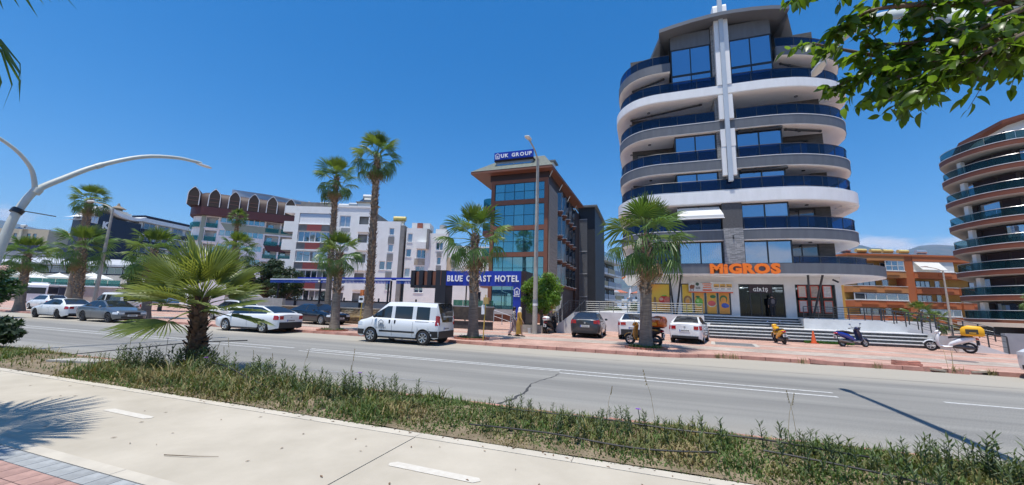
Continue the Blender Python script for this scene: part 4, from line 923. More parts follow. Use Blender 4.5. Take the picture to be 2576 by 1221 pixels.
A4 = thing('apartment_block', 'white apartment wing with a brown slatted window column', 'building', (-27.2, 44.6, 0), bframe(70.7))
w4 = [(.75, 1.7, 8.9, 10.0, 2), (.95, 1.5, 6.95, 8.0, 1), (.95, 1.5, 4.4, 5.5, 1)]
facade(A4, -.6, 2.3, 0, 11.2, 0, w4, M_wall, M_upvc, M_gl1, .3); part('building_core', B().box(-.4, 2.25, .31, 9, 0, 11), M_grey, A4)
for z0, z1 in ((8.05, 8.8), (5.6, 6.9)):
    for q in range(int((z1-z0)/.16)): part('slat', B().box(.9, 1.55, -.05, -.002, z0+q*.16, z0+q*.16+.1), M_grey, A4)
part('roof_house', B().box(.5, 2.0, .5, 3, 11.2, 11.9), M_wall, A4); part('water_tank', B().tube([(1.3, 1.5, 11.9), (1.3, 1.5, 12.6)], .5, 12), mat('tank_grey', (.4, .4, .38), .6), A4)
A5 = thing('apartment_block', 'cream and white apartment wing nearest the brown hotel', 'building', (-25.2, 45.4, 0), bframe(70.7))
w5 = [(.8, 1.25, 7.6, 8.55, 1), (.8, 1.25, 5.6, 6.6, 1), (4.0, 4.9, 5.5, 6.5, 2), (3.6, 4.9, 2.2, 3.6, 2)]
facade(A5, -.1, 6.6, 0, 9.6, 0, w5, M_wall, M_upvc, M_gl1, .3); part('building_core', B().box(.1, 6.5, .31, 8, 0, 9.4), M_grey, A5)
part('cream_panel', B().box(0, .75, -.02, -.002, 0, 8.0), mat('cream_render', (.60, .48, .33), .85, var=.08, vs=1), A5)
for z0, z1 in ((6.65, 7.55),):
    for q in range(int((z1-z0)/.16)): part('slat', B().box(.78, 1.28, -.05, -.002, z0+q*.16, z0+q*.16+.1), M_grey, A5)
recess(A5, 4.3, 6.2, 2.6, 4.0, -.004, .3, M_grey)

# roof water heaters: each its own thing
M_tank = [mat('yellow_tank', (.62, .50, .16), .45, var=.1, vs=3), mat('white_tank', (.66, .66, .62), .4), mat('steel_tank', (.5, .52, .53), .3, metal=.6)]
def heater(x, y, z, k, label, s=1., rz=0., two=False):
    o = thing('water_heater', label, 'water tank', (x, y, z), rz, 'roof water heaters')
    part('tank', B().lathe([(-.85, .0), (-.85, .33), (.85, .33), (.85, .0)], 'x', (0, 0, 1.05*s), 12), M_tank[k], o, 40)
    if two: part('tank', B().lathe([(-.6, .0), (-.6, .26), (.6, .26), (.6, .0)], 'x', (0, -.2, .5*s), 12), M_tank[k], o, 40)
    part('panel', B().add([(-.9, -1.2, .1), (.9, -1.2, .1), (.9, -.1, .75*s), (-.9, -.1, .75*s), (-.9, -1.2, .03), (.9, -1.2, .03), (.9, -.1, .68*s), (-.9, -.1, .68*s)], [(0, 1, 2, 3), (4, 7, 6, 5), (0, 4, 5, 1), (2, 6, 7, 3), (0, 3, 7, 4), (1, 5, 6, 2)]), M_glassB, o)
    b = B()
    for sx in (-.7, .7): b.box(sx-.03, sx+.03, -.03, .03, 0, .72*s)
    part('stand', b, M_inox, o)
    return o
def hloc(root, x, y, z):
    p = Matrix.Rotation(root.rotation_euler.z, 3, 'Z') @ Vector((x, y, z)); return root.location+p
for root, x, y, z, k, lab, two in ((A1, 3.0, 2.2, 14.2, 1, 'yellowish low roof tank behind the parapet of the coral-banded block', False), (A1, 5.2, 3.2, 14.3, 1, 'white roof tank on stand left of the nearer tall palm', True), (A1, 7.0, 2.5, 14.3, 2, 'steel roof tank right of the nearer tall palm trunk', False), (A1, 8.7, 3.0, 15.7, 1, 'double pale tank with panels on the highest roof house', True), (A2, 1.9, 2.0, 12.4, 0, 'yellow roof tank on the narrow white tower', False)):
    p = hloc(root, x, y, z); heater(p.x, p.y, p.z, k, lab, rz=root.rotation_euler.z, two=two)

# ================================================================== brown-roofed hotel with pointed dormers
M_mans = mat('brown_standing_seam', (.045, .021, .017), .65, var=.12, vs=.8); M_maroon = mat('maroon_fascia', (.085, .022, .022), .5)
M_sage = mat('sage_green_render', (.33, .38, .30), .8, var=.05, vs=1); M_cyan = glassmat('cyan_window', (.55, .75, .82), .38, (.02, .09, .13), curtain=.5, ctint=(.25, .38, .40))
M_tealrail = clearglass('aqua_rail_glass', (.5, .85, .82), .55, (.02, .16, .16)); M_amber = glassmat('amber_dormer_glass', (.4, .33, .27), .05, (.09, .055, .03), curtain=.6, ctint=(.09, .05, .026))
D1 = thing('hotel_building', 'white and sage hotel with brown curved roof and pointed arch dormers', 'building', (-86.54, 53.45, 0), bframe(43.7))
part('wall', holes(B(), -.2, 26, 0, 18.7, 0, .4, [(-.05, 1.95, z, z+2.2) for z in (16.3, 13.45, 10.6, 7.7)]+[(2.3, 10.3, z+.7, z+2.0) for z in (16.9, 14.1, 11.2, 8.3)]+[(10.55, 13.2, z, z+2.2) for z in (16.4, 13.5, 10.6, 7.7)]+[(13.5, 16, z, z+2.2) for z in (16.4, 13.5, 10.6, 7.7)]), M_white, D1)
part('building_core', B().box(-.1, 26, 2.0, 20, 0, 18.7), M_white, D1)
for z in (16.3, 13.45, 10.6, 7.7):
    recess(D1, -.05, 1.95, z, z+2.2, .02, 1.5, M_white, M_upvc, M_cyan, (1.2, 1.75)); part('rail_glass', B().box(-.05, 1.95, -.12, -.09, z-.05, z+.9), M_tealrail, D1); part('slab_edge', B().box(-.3, 2.05, -.16, 0, z-.32, z-.06), M_white, D1)
for k, z in enumerate((16.9, 14.1, 11.2, 8.3)): window(D1, 2.3, 10.3, z+.7, z+2.0, .15, M_upvc, M_cyan, 8, 1, fw=.1)
for z in (16.4, 13.5, 10.6, 7.7):
    for x in (10.55, 13.5): recess(D1, x, x+2.65 if x < 11 else 16, z, z+2.2, .02, 1.5, M_white, M_upvc, M_cyan, (x+.2, x+1.3)); part('rail_glass', B().box(x, x+2.5, -.12, -.09, z-.05, z+.85), M_tealrail, D1)
part('sage_band', B().add([(2.4, -.03, 17.45), (26, -.03, 17.45), (26, -.03, 16.0), (3.4, -.03, 16.0)], [(0, 3, 2, 1)]), M_sage, D1)
part('maroon_panel', B().add([(10.4, -.05, 13.75), (16, -.05, 13.75), (16, -.05, 12.2), (11.2, -.05, 12.2)], [(0, 3, 2, 1)]), M_maroon, D1)
part('sage_pier', B().box(-.9, -.22, -.1, .5, 0, 18.7), M_sage, D1)
# rounded left end
cv = [(-.9, .3), (-2.0, 1.0), (-2.8, 2.4), (-3.1, 4.5), (-3.0, 9)]
part('round_end', B().prism(smooth(cv, 3)+[(-.2, 9)], 0, 18.6), M_white, D1)
for z in (16.3, 13.45, 10.6, 7.7): part('end_balcony', B().strip(offset(smooth(cv, 3), .35), z-.1, z+.95, .05), M_tealrail, D1)
ev_ = [(-3.6, 12), (-3.7, 6), (-3.4, 2.0), (-2.4, .0), (-1.0, -.9), (1, -1.1), (6, -1.1), (26, -1.1)]
EV = smooth(ev_, 4)
part('eave', B().prism(EV+[(26, 12)], 18.75, 18.95), M_maroon, D1); part('eave_fascia', B().strip(EV, 18.953, 20.4, .12), M_maroon, D1, 40)
prof = [(0.12, 20.4), (.18, 21.4), (.38, 22.4), (.8, 23.2), (1.6, 23.75), (3.5, 24.15)]
rg = [[(x, y, z) for x, y in offset(EV, d)] for d, z in prof]
dr = part('roof', B().rings(rg, cap=False, closed=False), M_mans, D1, 50)
tt = []
for k, ax in enumerate((-2.55, .95, 4.4, 7.85, 11.3, 14.8, 18.4)):
    def arch(s, q): return [(ax-1.02*s, 20.55), (ax-1.0*s, 22.9), (ax-.86*s, 23.35), (ax-.45*s, 23.95), (ax, 24.45 if q else 24.3), (ax+.45*s, 23.95), (ax+.86*s, 23.35), (ax+1.0*s, 22.9), (ax+1.02*s, 20.55)]
    o = part('dormer', B().vprism(arch(1.0, 1), -1.0, 3.0), M_mans, dr)
    outer, inner = arch(1.03, 1), arch(.9, 0); n = len(outer)
    part('dormer_trim', B().add([(x, -1.08, z) for x, z in outer]+[(x, -1.08, z-.03) for x, z in inner]+[(x, -.99, z) for x, z in outer]+[(x, -.99, z-.03) for x, z in inner], [(i, i+1, n+i+1, n+i) for i in range(n-1)]+[(2*n+i+1, 2*n+i, i, i+1) for i in range(n-1)]+[(n+i, n+i+1, 3*n+i+1, 3*n+i) for i in range(n-1)]), M_white, dr)
    part('dormer_glass', B().vprism(inner, -1.03, -1.005), M_amber, dr)
    part('dormer_bars', B().box(ax-.85, ax+.85, -1.06, -1.035, 22.2, 22.28).box(ax-.85, ax+.85, -1.06, -1.035, 21.4, 21.48), M_wood, dr)
part('roof_screen', B().add([(3, 3, 24.2), (26, 5, 24.0), (26, 5, 25.0), (10, 3.4, 25.7), (3, 3, 25.7)], [(0, 1, 2, 3, 4)]).add([(3, 3.2, 24.2), (26, 5.2, 24.0), (26, 5.2, 25.0), (10, 3.6, 25.7), (3, 3.2, 25.7)], [(4, 3, 2, 1, 0)]), mat('pale_roof_screen', (.55, .58, .62), .6), dr)

# ================================================================== dark hotel with the white K
M_navy = mat('navy_glass_wall', (.008, .014, .038), .25, spec=.6); M_navyp = mat('navy_parapet', (.012, .014, .035), .5)
K1 = thing('hotel_building', 'dark navy hotel with wavy white roof edge and letter K', 'building', (-123.8, 55.6, 0), bframe(-10))
part('front_glass', B().box(-5.0, 6.0, -.2, 4.5, 0, 20.2), M_navy, K1)
part('gable', B().vprism([(-5.0, 20.2), (-3.9, 21.0), (-2.8, 21.3), (-1.5, 21.0), (0.5, 20.2)], -.2, .5), M_navy, K1)
crv = [(-7.2, 18.4), (-5.2, 19.2), (-4.2, 20.9), (-3.0, 21.9), (-1.6, 21.9), (-.2, 21.2), (1.5, 20.7), (4.0, 20.6), (5.2, 20.9), (6.2, 21.3)]
n = len(smooth(crv, 3)); cs = smooth(crv, 3)
part('wave_edge', B().add([(x, y, z+dz) for y in (-1.2, 4) for dz in (0, .8) for x, z in cs], [q for i in range(n-1) for q in ((i, i+1, n+i+1, n+i), (n+i, n+i+1, 3*n+i+1, 3*n+i), (i+1, i, 2*n+i, 2*n+i+1))]), M_white, K1, 40)
part('wing', B().box(6.003, 34, .6, 14, 0, 20.9), M_white, K1)
part('wing_roof', B().box(6.0, 34, -.6, 14, 20.95, 22.0), M_white, K1); part('solar_panels', B().box(6.5, 34, -.2, 4, 22.3, 22.75), M_navyp, K1)
for k, z in enumerate((19.9, 16.8, 13.6, 10.4)):
    for q in range(7): x = 7+q*3.8; recess(K1, x, x+3.0, z-.7, z+1.0, .596, -.02, M_navyp); window(K1, x+.1, x+2.9, z-.6, z+.95, .5, M_white, M_glassB, 2)
    part('parapet', B().box(6.0, 34, -.5, -.3, z-2.1, z-.8), M_navyp, K1); part('floor_edge', B().box(6.0, 34, -.5, .59, z-2.3, z-2.103), M_white, K1)
part('rooftop_unit', B().box(-.5, 5, 2, 4, 21.6, 22.6).box(1, 3.8, 1.5, 4.5, 22.603, 22.8), mat('unit_grey', (.5, .5, .48), .6), K1)
part('cupola', B().zloft([(2.4, 3, 22.8, 1.0, 1.0), (2.4, 3, 23.4, .8, .8), (2.4, 3, 23.5, 1.6, 1.6), (2.4, 3, 24.2, .4, .4), (2.4, 3, 24.9, .15, .15)], 8), mat('cupola_bronze', (.25, .2, .14), .6), K1)
letters(K1, 'K', 1.75, 1.35, (-2.3, -.3, 17.45), M_wletter, .1, .06)
window(K1, -4.6, -3.3, 18.3, 20.0, -.3, M_upvc, M_glassA, 2)

# ================================================================== far left: cream house, navy roof block, restaurant
C1 = thing('apartment_block', 'distant cream building with small dark windows at the left edge', 'building', (-207, 63.3, 0), bframe(70))
M_cream = mat('cream_wall', (.55, .46, .33), .85, var=.05, vs=1)
facade(C1, -14, 18, 10, 22.8, 0, [(x, x+1.2, 19.6, 21.3, 1) for x in (-10, -6, -2, 2.2, 6.5, 11, 13)], M_cream, M_black, M_glassB, .4); part('building_core', B().box(-14, 18, .41, 14, 0, 22.4), M_cream, C1)
part('pier', B().box(8.5, 9.6, -.3, 0, 10, 22.6), mat('pale_cream', (.66, .6, .46), .8), C1)
part('navy_roof', B().add([(-20, -4, 15.2), (32, -1, 13.0), (32, -1, 16.2), (-20, -4, 19.6), (-20, 2, 19.6), (32, 2, 16.4)], [(0, 1, 2, 3), (3, 2, 5, 4)]), mat('navy_cladding', (.035, .045, .085), .6, var=.2, vs=.4), C1)
part('lower_block', B().box(-20, 34, -3.2, 3, 0, 14.9), mat('blue_grey_wall', (.16, .18, .23), .7, col2=(.34, .35, .36), vs=.25), C1)
heater(-197.5, 66.2, 22.5, 1, 'double white tank on the distant cream roof', 1.3, R(20), True)
RS = thing('restaurant', 'low grey roofed restaurant pavilion behind the bus', 'building', (-121, 41.5, 0), bframe(66))
M_greyroof = mat('grey_membrane_roof', (.42, .44, .47), .6, var=.08, vs=.4); M_stone = mat('travertine_wall', (.46, .42, .37), .8, var=.1, vs=.8)
for x0, x1, xp in ((-6, 9.2, 1.6), (10.2, 23, 14.8)):
    o = part('roof', B().add([(x0, -.8, 7.9), (x1, -.8, 7.9), (xp+1, 3, 9.3), (xp-1, 3, 9.3), (x0, 8, 7.9), (x1, 8, 7.9), (x0, -.8, 7.5), (x1, -.8, 7.5)], [(0, 1, 2, 3), (1, 5, 2), (2, 5, 4, 3), (0, 3, 4), (6, 7, 1, 0)]), M_greyroof, RS)
    part('dark_band', B().box(x0+.2, x1-.2, -.2, 7.5, 5.75, 7.48), M_navyp, RS)
    n = int((x1-x0)/3)
    for k in range(n): window(RS, x0+.4+k*(x1-x0-.6)/n, x0+.2+(k+1)*(x1-x0-.6)/n, 6.0, 7.35, -.35, mat('alu_grey', (.35, .37, .39), .4), M_glassB, 2, fw=.07)
part('terrace_wall', B().box(-8, 26, -.6, 7, 4.0, 5.72), M_stone, RS)
part('lower_wall', B().box(-8, 26, -6.2, -.65, 0, 3.1), M_stone, RS); part('terrace_edge', B().box(-8, 26, -6.5, -.62, 3.1, 3.35), M_white, RS)
part('shade_opening', B().box(14, 17.5, -6.26, -6.2, .1, 2.9), M_navyp, RS)
for k in range(14): part('rail_glass', B().box(-7.5+k*2.3, -5.35+k*2.3, -6.2, -6.16, 3.36, 4.5), M_tealrail, RS)
M_cloth = mat('white_parasol_cloth', (.80, .80, .78), .8, trans=.2)
for k, (x, y, z, closed) in enumerate(((-2.4, -3.5, 0, 0), (.8, -3.6, 0, 0), (3.3, -4.0, .25, 0), (6.2, -3.6, .3, 0), (7.8, -4.6, -.3, 0), (11.2, -3.8, 0, 0), (14.3, -4.8, .1, 1), (17.3, -4.0, .3, 0), (19.6, -4.6, -.1, 0))):
    p = hloc(RS, x, y, 3.36)
    u = thing('parasol', ['leftmost white parasol on the restaurant terrace behind the leftmost palm', 'white parasol left of the thick double-crowned palm', 'white parasol half hidden by another above the bus', 'high white parasol above the bus roof end', 'low white parasol touching the double-crowned palm trunk', 'white parasol between the palm trunk and the grey lamp post', 'closed white parasol right of the grey lamp post', 'broad white parasol right of the closed one', 'white parasol beside the dark hedge'][k], 'parasol', p, R(24), 'terrace parasols')
    part('pole', B().tube([(0, 0, 0), (0, 0, 2.5+z)], .04, 6), M_upvc, u)
    if closed: part('canopy', B().zloft([(0, 0, 1.1, .12, .12), (0, 0, 1.7, .3, .3), (0, 0, 2.3, .18, .18), (0, 0, 2.9, .03, .03)], 10), M_cloth, u)
    else:
        c = [(1.7*math.cos(a*math.pi/4+.39)*1.08, 1.7*math.sin(a*math.pi/4+.39)*1.08, 1.55+z+(.0 if a % 2 else -.03)) for a in range(8)]
        part('canopy', B().add(c+[(0, 0, 2.35+z)]+[(x_*.995, y_*.995, z_-.2) for x_, y_, z_ in c], [(i, (i+1) % 8, 8) for i in range(8)]+[(9+i, 9+(i+1) % 8, (i+1) % 8, i) for i in range(8)]), M_cloth, u)

# ================================================================== between the hotels: slim block, distant houses, minaret
S1 = thing('apartment_block', 'slim dark apartment block with white balcony edges beyond the stair tower', 'building', (-9.55, 75.5, 0), R(50))
S1.rotation_euler.z = math.atan2(14, 3.2)
part('building_core', B().box(0, 14, .3, 8, 0, 12), mat('dark_facade', (.045, .045, .05), .6), S1); part('roof_band', B().box(-.3, 14.4, -1.5, 8, 11.4, 12.0), M_white, S1)
part('roof_rail', B().box(-.3, 14.4, -1.5, -1.46, 12.05, 13.0), clearglass('clear_rail', (.8, .88, .92), .7, (.1, .12, .14)), S1)
for k, z in enumerate((8.9, 6.3, 3.7, 1.1)):
    for q in range(3): x = .2+q*4.6; part('balcony', B().box(x, x+4.2, -1.4, .3, z-.25, z+.1), M_white, S1); part('balcony_front', B().box(x, x+4.2, -1.42, -1.36, z+.12, z+1.0), mat('balcony_front%d' % ((k+q) % 3), ((.42, .46, .52), (.40, .34, .2), (.30, .36, .44))[(k+q) % 3], .4), S1); window(S1, x+.4, x+3.6, z+.1, z+2.1, .2, M_black, M_glassB, 3)
def farhouse(name, label, x, y, w, h, rh, rz=0.):
    o = thing(name, label, 'house', (x, y, 0), rz)
    wins = [(a, a+1.1, z, z+1.3, 1) for z in (h-2.6, h-5.4) for a in (.8, w*.5-.5, w-1.9)]
    facade(o, 0, w, 0, h, 0, wins, M_white, M_grey, M_glassB, .3); part('building_core', B().box(.1, w-.1, .31, 9, 0, h), M_white, o)
    for z in (h-2.9, h-5.7): part('balcony', B().box(-.3, w+.3, -1.1, 0, z-.2, z+.5), M_white, o)
    part('roof', B().add([(-.8, -1.5, h), (w+.8, -1.5, h), (w+.8, 9.5, h), (-.8, 9.5, h), (w*.25, 4, h+rh), (w*.75, 4, h+rh)], [(0, 1, 5, 4), (1, 2, 5), (2, 3, 4, 5), (3, 0, 4), (3, 2, 1, 0)]), mat('terracotta_tiles', (.42, .13, .07), .85, var=.15, vs=1.5), o)
    part('gable', B().vprism([(w*.3, h), (w*.7, h), (w*.5, h+rh*.75)], -1.55, 3), M_white, o)
    return o
fh = farhouse('distant_house', 'distant white house with red roof left of the minaret', -15.2, 155, 8, 8.2, 1.3, R(8)); part('roof_room', B().box(2.6, 5.4, 3, 6, 9.2, 10.4), M_white, fh)
farhouse('distant_house', 'distant white house partly behind the right palm trunk', -4.9, 158, 7, 8.2, 1.0, R(4))
farhouse('distant_house', 'small far house with red roof below the minaret', -7.2, 175, 6, 6.6, 1.1)
mi = thing('minaret', 'slim white minaret on the skyline between the hotels', 'minaret', (-6.2, 168, 0))
part('shaft', B().zloft([(0, 0, 0, .8, .8), (0, 0, 6.5, .75, .75), (0, 0, 6.6, 1.0, 1.0), (0, 0, 7.0, 1.0, 1.0), (0, 0, 7.05, .6, .6), (0, 0, 8.6, .55, .55), (0, 0, 11.2, .03, .03)], 10), M_white, mi, 40)

# ================================================================== orange apartments
M_or1 = mat('orange_render', (.56, .165, .06), .85, var=.06, vs=.6); M_or2 = mat('light_orange_render', (.62, .27, .10), .85, var=.05, vs=.6); M_yel = mat('yellow_render', (.60, .36, .09), .85, var=.05, vs=.6)
O1 = thing('apartment_block', 'orange and yellow apartment block with enclosed white balconies', 'building', (41.0, 82.6, 0), R(18))
part('building_core', B().box(-10, 22, 1.4, 12, 0, 12.0), M_yel, O1); part('pilaster', B().box(0, 1.35, -.35, 2, 0, 12.0), M_or1, O1)
part('roof_band', B().box(-9.5, 22, -.5, 12, 12.003, 12.3), M_or1, O1); part('roof_band', B().box(-9.3, -.003, -.42, 1.38, 11.2, 12.0), M_or2, O1); part('roof_band', B().box(1.353, 22, -.42, 1.38, 11.2, 12.0), M_or1, O1)
for k, z in enumerate((8.9, 6.35, 3.95, 1.55)):
    for x0, x1, m_, sd in ((-9, -.003, M_or2 if k < 2 else M_or1, 'L'), (1.36, 8.2, M_or1, 'R'), (8.6, 22, M_or1, 'R2')):
        part('parapet', B().box(x0, x1, -.45, 1.39, z-.55, z+.5), m_, O1); part('ledge', B().box(x0, x1, -.5, 1.39, z+.503, z+.58), M_white, O1)
        for q in range(2): a = x0+.12*(x1-x0)+q*.45*(x1-x0); part('planter_relief', B().box(a, a+.3*(x1-x0), -.55, -.452, z-.1, z+.25), m_, O1)
        zt = z+2.0 if k else z+2.3
        if (sd, k) in (('L', 2), ('R', 3)): window(O1, x0+.1, x1-.05, z+.6, zt-.25, -.4, M_upvc, M_gl1, 5, 1, fw=.12)
        elif (sd, k) == ('R', 0): part('shutter', B().box(x0+.1, x1-.1, -.3, -.2, z+.6, zt), M_white, O1); part('sun_blind', B().add([(x0+.2, -.35, zt-.1), (x0+4.3, -.35, zt-.1), (x0+4.4, -1.5, zt-1.5), (x0+.4, -1.5, zt-1.5)], [(0, 3, 2, 1)]), M_cloth, O1)
        else:
            window(O1, x0+.25*(x1-x0), x0+.6*(x1-x0), z+.6, zt-.3, 1.3, M_black if k % 2 else M_upvc, M_gl1, 3); window(O1, x0+.72*(x1-x0), x0+.84*(x1-x0), z+.58, zt-.2, 1.3, M_upvc, M_gl1, 1, name='door')
window(O1, -3.2, -.1, 9.5, 11.2, -.4, M_upvc, M_gl1, 3, 2, fw=.12)
part('laundry', B().box(-6.6, -5.9, -.6, -.56, 8.7, 9.4).box(-4.7, -4.0, -.6, -.56, 9.0, 9.4), mat('laundry', (.3, .08, .12), .9), O1)
for k, (x, kk, lab) in enumerate(((-12.5, 0, 'yellow tank at the far left of the orange roof, low beside the dark canopy'), (-9.8, 0, 'second yellow tank from the left on the orange roof'), (-6.8, 2, 'steel tank third from the left on the orange roof'), (-4.0, 0, 'yellow tank fourth from the left on the orange roof'), (-1.5, 0, 'yellow tank fifth from the left on the orange roof, on a bare stand'), (.6, 0, 'largest yellow tank just left of the orange pilaster'), (3.3, 0, 'yellow tank just right of the orange pilaster'), (6.4, 2, 'rightmost steel tank on the orange roof'))):
    p = hloc(O1, x, 3.0 if k > 1 else 5.5, 12.3 if k > 1 else 11.6); heater(p.x, p.y, p.z, kk, lab, 1.0 if k != 1 else 1.1, R(18))

# ================================================================== right: brown curved building
M_rust = mat('rust_brown_fascia', (.20, .062, .028), .6, var=.08, vs=1); M_maroonblind = mat('dark_maroon_blind', (.030, .012, .012), .7, var=.15, vs=.5, stretch=(1, 1, 12))
BR = thing('apartment_building', 'dark brown apartment block with rounded glass balconies at the right edge', 'building', (42, 60, 0), world=True)
pl = smooth([(45.5, 74), (41.2, 69), (38.0, 65), (36.2, 62.6), (35.75, 60.9), (35.85, 59.2), (36.3, 57.4), (37.2, 56.0), (38.3, 55.1), (39.0, 54.9), (39.6, 54.3), (40.4, 53.0), (41.6, 52.0), (43.5, 51.2), (47, 50.4), (52, 50)], 4)
BZ = [21.42, 18.82, 15.98, 13.03, 10.14, 7.36, 4.57, 1.95]
M_grn = clearglass('green_blue_rail', (.46, .62, .64), .80, (.02, .08, .095))
for k, z in enumerate(BZ):
    o = part('slab', B().prism(pl+[(56, 60), (52, 74)], z-.64, z-.05), mat('warm_soffit', (.55, .50, .45), .8), BR); part('fascia', B().strip(offset(pl, -.03), z-.60, z-.06, .1), M_rust, o, 50); part('edge', B().strip(offset(pl, -.06), z-.057, z, .14), M_white, o, 50)
    inner = offset(pl, .15); T = arclen(inner)[-1]; a0 = 5.0; n = 12
    for i in range(n):
        s0 = a0+(T-a0-6)*i/n; part('glass_panel', B().strip(sub(inner, s0+.02, a0+(T-a0-6)*(i+1)/n-.02), z+.02, z+.92, .02), M_grn, o)
    part('rail', B().tube([(x, y, z+.94) for x, y in sub(inner, a0, T-6)], .03, 5), M_inox, o)
    if k < 7:
        zb = BZ[k+1]; back = offset(pl, 1.6); T2 = arclen(back)[-1]; n = 13
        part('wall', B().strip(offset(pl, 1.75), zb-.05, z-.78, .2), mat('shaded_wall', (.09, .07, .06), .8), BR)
        for i in range(n):
            s0, s1 = 3+(T2-6)*i/n, 3+(T2-6)*(i+1)/n; cl = (i+k*2) % 7 in (2, 5)
            if i % 3 == 0: part('column', B().strip(sub(offset(pl, .75), s0, s0+.55), zb-.05, z-.78, .4), M_white, BR)
            part('blind' if (i*5+k*3) % 4 else 'window', B().strip(sub(back, s0+.1, s1-.1), zb-.04 if (i*5+k*3) % 4 else zb-.04, z-.9, .04), M_maroonblind if (i*5+k*3) % 4 else M_glassA, BR)
part('roof_house', B().prism([(39.5, 61.8), (39.3, 56.9), (39.9, 55.6), (48, 53), (52, 66), (42, 70)], 21.4, 23.7), M_soffit, BR); part('roof', B().prism([(38.4, 62.6), (38.4, 56.2), (39.4, 54.8), (48, 52), (53, 66), (42, 71)], 23.703, 24.1), M_rust, BR)
part('roof_window', B().box(39.25, 39.35, 57.4, 60.2, 21.5, 23.2), M_maroonblind, BR)
part('ground_front', B().strip(offset(pl, 1.2), 0, 1.15, .3), mat('black_shopfront', (.012, .012, .014), .4), BR)
sgr = thing('restaurant_sign', 'pale cursive lettering on the black shopfront at the right edge', 'sign', (40.3, 52.6, .35)); letters(sgr, 'Kuchen', .75, 3.2, (0, 0, 0), mat('pale_letter', (.6, .57, .55), .5), .05, .01, .02, rz=R(-38), shear=.3)
awr = thing('shop_canopy', 'cream rounded canopy over the black shopfront', 'canopy', (36, 55, 0), world=True); part('canopy', B().prism(smooth([(33.2, 58.5), (33.4, 55.5), (35.5, 53.4), (37.6, 52.9), (38.6, 53.6)], 4)+[(37.5, 57)], 1.15, 1.55), mat('cream_canvas', (.62, .57, .46), .8), awr)
part('post', B().box(33.9, 34.0, 57, 57.1, 0, 1.15).box(38.2, 38.3, 54, 54.1, 0, 1.15), M_steel, awr)

# ================================================================== palms
M_frond = [mat('frond_green', (.078, .15, .036), .42, rnd=.35, trans=.3, spec=.5), mat('frond_yellow_green', (.115, .175, .04), .42, rnd=.25, trans=.3, spec=.4), mat('frond_dry', (.23, .15, .08), .8, rnd=.25), mat('frond_lime', (.19, .24, .075), .38, rnd=.3, trans=.35, spec=.45)]
M_trunkp = mat('palm_trunk_bark', (.155, .125, .098), .95, col2=(.26, .215, .17), vs=3, bump=.9, bs=14, stretch=(1, 1, 7))
M_boot = mat('palm_leaf_base', (.11, .065, .036), .9, col2=(.46, .35, .245), vs=7)
M_bootd = mat('dark_leaf_base', (.085, .05, .03), .9, col2=(.20, .125, .08), vs=7)
def frondmesh(lp, Rb, droop, spread, m, seed, nseg=26, stiff=0., free=.48, nw=.24, mw=.5):
    rnd = random.Random(seed); b = B()
    b.tube([(0, 0, 0), (lp*.5, 0, .04*lp), (lp, 0, 0)], [.03, .02, .013], 4)
    for i in range(nseg):
        a0 = -spread+2*spread*i/nseg; a1 = -spread+2*spread*(i+1)/nseg; am = (a0+a1)/2
        rl = Rb*(.72+.28*math.cos(am*.55))*rnd.uniform(.9, 1.05); fr = free+.06*rnd.random()
        dv = droop*rnd.uniform(.75, 1.35)*(1+.5*abs(am)/spread)
        def P(a, r, up=0.):
            t = r/Rb; back = .22*(abs(a)/spread)**2*r
            return (lp+r*math.cos(a)*(1-.25*dv*t*t)-.0, r*math.sin(a)*(1-.3*dv*t*t), up-dv*(t**2.3)*Rb*.75-back*(1-stiff)+.12*r)
        w = (a1-a0)
        tw = rnd.uniform(-.06, .06)
        b.add([P(am, .03), P(am-w*mw, rl*fr, 0), P(am, rl*fr, .035*Rb), P(am+w*mw, rl*fr, 0), P(am-w*nw+tw*.3, rl*.8, 0), P(am+tw*.3, rl*.8, .02*Rb), P(am+w*nw+tw*.3, rl*.8, 0), P(am+tw, rl*1.02, -.02)],
              [(0, 1, 2), (0, 2, 3), (1, 4, 5, 2), (2, 5, 6, 3), (4, 7, 5), (5, 7, 6)])
    return mesh(b, m)
FM = {}
def frond(kind, k):
    key = (kind, k)
    if key not in FM:
        if kind == 'old': FM[key] = frondmesh(1.1, 1.12, .95, 1.75, M_frond[0], k, 22, 0, .42, .2, .42)
        if kind == 'mid': FM[key] = frondmesh(1.15, 1.18, .42, 1.75, M_frond[0 if k % 2 else 1], 10+k, 22, 0, .42, .2, .42)
        if kind == 'new': FM[key] = frondmesh(.9, 1.1, .12, 1.2, M_frond[1], 20+k, 22, 1)
        if kind == 'stiff': FM[key] = frondmesh(.85, 1.30, .04+.03*k, 1.3, M_frond[3], 30+k, 27, 1.0, .26, .17, .33)
        if kind == 'dead': FM[key] = frondmesh(.8, .95, 1.5, 1.3, M_frond[2], 40+k, 16)
    return FM[key]
